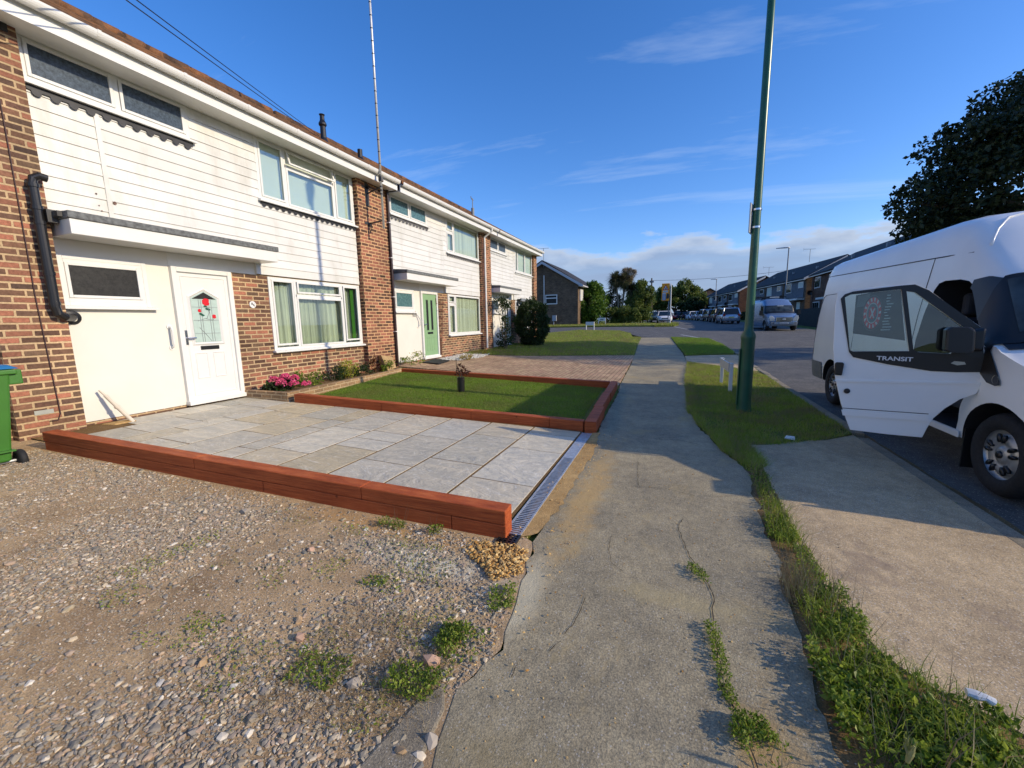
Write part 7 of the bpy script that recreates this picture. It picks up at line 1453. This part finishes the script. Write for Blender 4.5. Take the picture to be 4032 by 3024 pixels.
# ------------------------------------------------------------------ parked cars
CARP = {}
def car_paint(nm, c, metal=.4):
    if nm not in CARP: CARP[nm] = plain('car_paint_' + nm, c, .22, metal, vary=.02, obj=True)
    return CARP[nm]
def make_car(label, colour, paint, x, y, yaw, L=4.2, Wd=1.78, H=1.48, kind='hatch', faces='-y', group='cars parked along the road'):
    """local frame: front towards -y, centred, wheels on z=0"""
    r_ = thing('parked_car', label, 'car', (0, 0, 0), group); h = H; hl = L / 2; w = Wd / 2
    # stations: y, sill z, belt z, half width
    low = [(-hl, .32, .62, w * .72), (-hl + .12, .24, .70, w * .90), (-hl + .45, .22, .80, w * .985), (-hl + 1.0, .22, .90, w), (0, .22, .93, w), (hl - .9, .22, .97, w), (hl - .3, .24, .96, w * .97), (hl - .06, .28, .92, w * .90), (hl, .34, .80, w * .80)]
    V = []; n = 9
    for yy, zs, zb, ww in low:
        prof = [(ww * .90, zs), (ww * .98, zs + .12), (ww, (zs + zb) / 2), (ww * .985, zb - .10), (ww * .93, zb - .01), (ww * .5, zb + .025), (0, zb + .035)]
        V += [(-a, yy, b) for a, b in prof] + [(a, yy, b) for a, b in prof[-2::-1]]
    nr = 13; F = [(i * nr + j, i * nr + (j + 1) % nr, (i + 1) * nr + (j + 1) % nr, (i + 1) * nr + j) for i in range(len(low) - 1) for j in range(nr)] + [tuple(range(nr)), tuple(range((len(low) - 1) * nr, len(low) * nr))]
    m_ = MB(); m_.add(V, F); body = m_.build('body', paint, r_, smooth=True)
    # greenhouse
    tall = kind == 'mpv'; y0, y1, y2, y3 = (-hl + .85, -hl + 1.75, hl - .65, hl - .10) if not tall else (-hl + .65, -hl + 1.65, hl - .42, hl - .06)
    if kind == 'saloon': y2, y3 = hl - 1.25, hl - .65
    zb = .90; t = w * .74; m_ = MB()
    m_.hexa([(-w * .90, y0, zb), (w * .90, y0, zb), (w * .92, y3, zb + .03), (-w * .92, y3, zb + .03)], [(-t, y1, h - .07), (t, y1, h - .07), (t, y2, h - .06), (-t, y2, h - .06)]); cab = m_.build('windows', M['dark_glass'], r_, bevel=.03)
    m_ = MB(); m_.hexa([(-t - .01, y1 - .04, h - .10), (t + .01, y1 - .04, h - .10), (t + .01, y2 + .05, h - .09), (-t - .01, y2 + .05, h - .09)], [(-t + .08, y1 + .12, h), (t - .08, y1 + .12, h), (t - .08, y2 - .1, h), (-t + .08, y2 - .1, h)]); m_.build('roof', paint, r_, bevel=.03)
    for sx in (-1, 1):
        for p_, q_, rr_ in (((sx * w * .90, y0, zb), (sx * (t + .005), y1, h - .06), .035), ((sx * w * .925, y3, zb + .03), (sx * (t + .005), y2, h - .06), .055), ((sx * w * .93, (y0 + y3) / 2 + .1, zb + .02), (sx * (t + .012), (y1 + y2) / 2 + .1, h - .07), .028)):
            m_ = MB(); m_.tube([p_, q_], rr_, 6); m_.build('pillar', paint, r_)
    for sy, zc in ((-hl + .78, .31), (hl - .72, .31)):
        for sx in (-1, 1):
            m_ = MB(); m_.lathe([(0, 0), (.20, 0), (.21, .01), (.30, .0), (.315, .03), (.315, .19), (0, .19)], (sx * (w + .005) - (0 if sx < 0 else .19), sy, zc), 'x', 22); wo = m_.build('wheel', M['tyre'], r_)
            m_ = MB(); xo = -(w + .012) if sx < 0 else (w + .002); m_.lathe([(0, .005), (.19, .0), (.20, .008)], (xo if sx < 0 else xo + .004, sy, zc), 'x', 18); m_.build('rim', M['rim'], wo)
            m_ = MB(); m_.lathe([(.325, 0), (.36, 0), (.36, .02), (.325, .02)], (sx * (w + .004) - .01, sy, zc + .02), 'x', 24); m_.v = [(a, b, max(c, .24)) for a, b, c in m_.v]; m_.build('wheel_arch', M['black'], body)
    for sx in (-1, 1):
        m_ = MB(); m_.hexa([(sx * w * .42, -hl + .02, .60), (sx * w * .88, -hl + .12, .60), (sx * w * .90, -hl + .36, .60), (sx * w * .42, -hl + .2, .60)], [(sx * w * .45, -hl + .06, .74), (sx * w * .88, -hl + .18, .76), (sx * w * .90, -hl + .42, .76), (sx * w * .45, -hl + .24, .74)]); m_.build('headlight', M['head_glass'], r_, bevel=.01)
        m_ = MB(); m_.box(sx * w * .66, sx * w * .90, hl - .10, hl + .0, .74, 1.02 if tall else .92); m_.build('tail_light', M['red_lamp'], r_, bevel=.02)
        m_ = MB(); m_.box(sx * (w + .02), sx * (w + .17), y0 + .38, y0 + .48, .93, 1.06); m_.build('wing_mirror', paint, r_, bevel=.025)
    m_ = MB(); m_.box(-w * .40, w * .40, -hl - .015, -hl + .08, .50, .64); m_.build('grille', M['black'], r_, bevel=.015)
    m_ = MB(); m_.box(-w * .75, w * .75, -hl + .0, -hl + .1, .28, .42); m_.build('lower_grille', M['black'], r_, bevel=.02)
    for sgn in (-1, 1): m_ = MB(); m_.box(-.26, .26, sgn * (hl + .012) - .006, sgn * (hl + .012) + .006, .43 if sgn < 0 else .62, .53 if sgn < 0 else .72); m_.build('number_plate', M['plate_w'] if sgn < 0 else plain('yellow_plate', (.7, .55, .08), .4), r_)
    r_.rotation_euler = (0, 0, yaw); r_.location = (x, y, ROADZ(x, y)); return r_
WP = car_paint('white', (.72, .73, .74), 0); SP = car_paint('silver', (.42, .45, .50), .6); BP = car_paint('black', (.012, .013, .016), .3); DP = car_paint('dark_blue', (.02, .03, .06), .4); GP = car_paint('grey_green', (.10, .13, .10), .4); GY = car_paint('grey', (.12, .13, .14), .5); RP_ = car_paint('red', (.45, .02, .02), .2)
make_car('white hatchback facing us on the left of the road, before the school sign', 'white', WP, -1.55, 56.8, R(3), 4.3, 1.80, 1.52)
make_car('grey green car tucked behind the white hatchback', 'green', GP, -2.75, 63.0, R(8), 4.2, 1.76, 1.50)
cars = [('pearly silver people carrier, nearest of the row of parked cars', SP, 50.6, 'mpv', 1.66, 5.05), ('dark car parked directly beyond the silver people carrier', BP, 57.0, 'mpv', 1.62, 4.75), ('black hatchback, third in the row of parked cars', BP, 62.4, 'hatch', 1.50, 4.3), ('silver estate with a pale roof, fourth in the row', SP, 68.4, 'mpv', 1.68, 3.85),
        ('small silver hatchback, fifth in the row of parked cars', SP, 74.0, 'hatch', 1.45, 3.25), ('white hatchback, sixth in the row of parked cars', WP, 80.0, 'hatch', 1.50, 2.45), ('black car with a red rear light, seventh in the row', BP, 86.5, 'hatch', 1.48, 1.4), ('dark blue car at the far end of the row of parked cars', DP, 92.5, 'hatch', 1.46, .3)]
for lb, p, y, kd, H_, x in cars: make_car(lb, '', p, x, y, R(180 + (5 if y < 60 else 9)), 4.25, 1.78, H_, kd)
# red shapes at the far end of the street
for (x, y, lb, yw) in ((-2.1, 87.0, 'red car parked under the trees at the end of the street', 1.3), (1.2, 98.5, 'red van like car in front of the broad far tree', 1.45)): make_car(lb, '', RP_, x, y, yw, 4.2, 1.8, 1.9 if x > 0 else 1.75, 'mpv')
pf = thing('motorcycle', 'small red and dark scooter parked by the shrubs beside the white hatchback', 'scooter', (-3.9, 56.5, .9))
m_ = MB(); m_.tube([(-4.1, 56.2, 1.3), (-3.9, 56.5, 1.35), (-3.6, 56.8, 1.55)], [.10, .16, .08], 8); m_.build('body', RP_, pf, smooth=True)
for a, b in ((-4.15, 56.1), (-3.6, 56.9)): m_ = MB(); m_.lathe([(.14, -.05), (.24, -.05), (.24, .05), (.14, .05), (.14, -.05)], (a, b, 1.12), 'x', 16); m_.build('wheel', M['tyre'], pf)
m_ = MB(); m_.tube([(-3.62, 56.7, 1.5), (-3.6, 56.8, 1.85), (-3.8, 56.75, 1.9)], .03, 6); m_.box(-4.15, -3.85, 56.25, 56.5, 1.42, 1.52); m_.build('handlebar_and_seat', M['black'], pf)
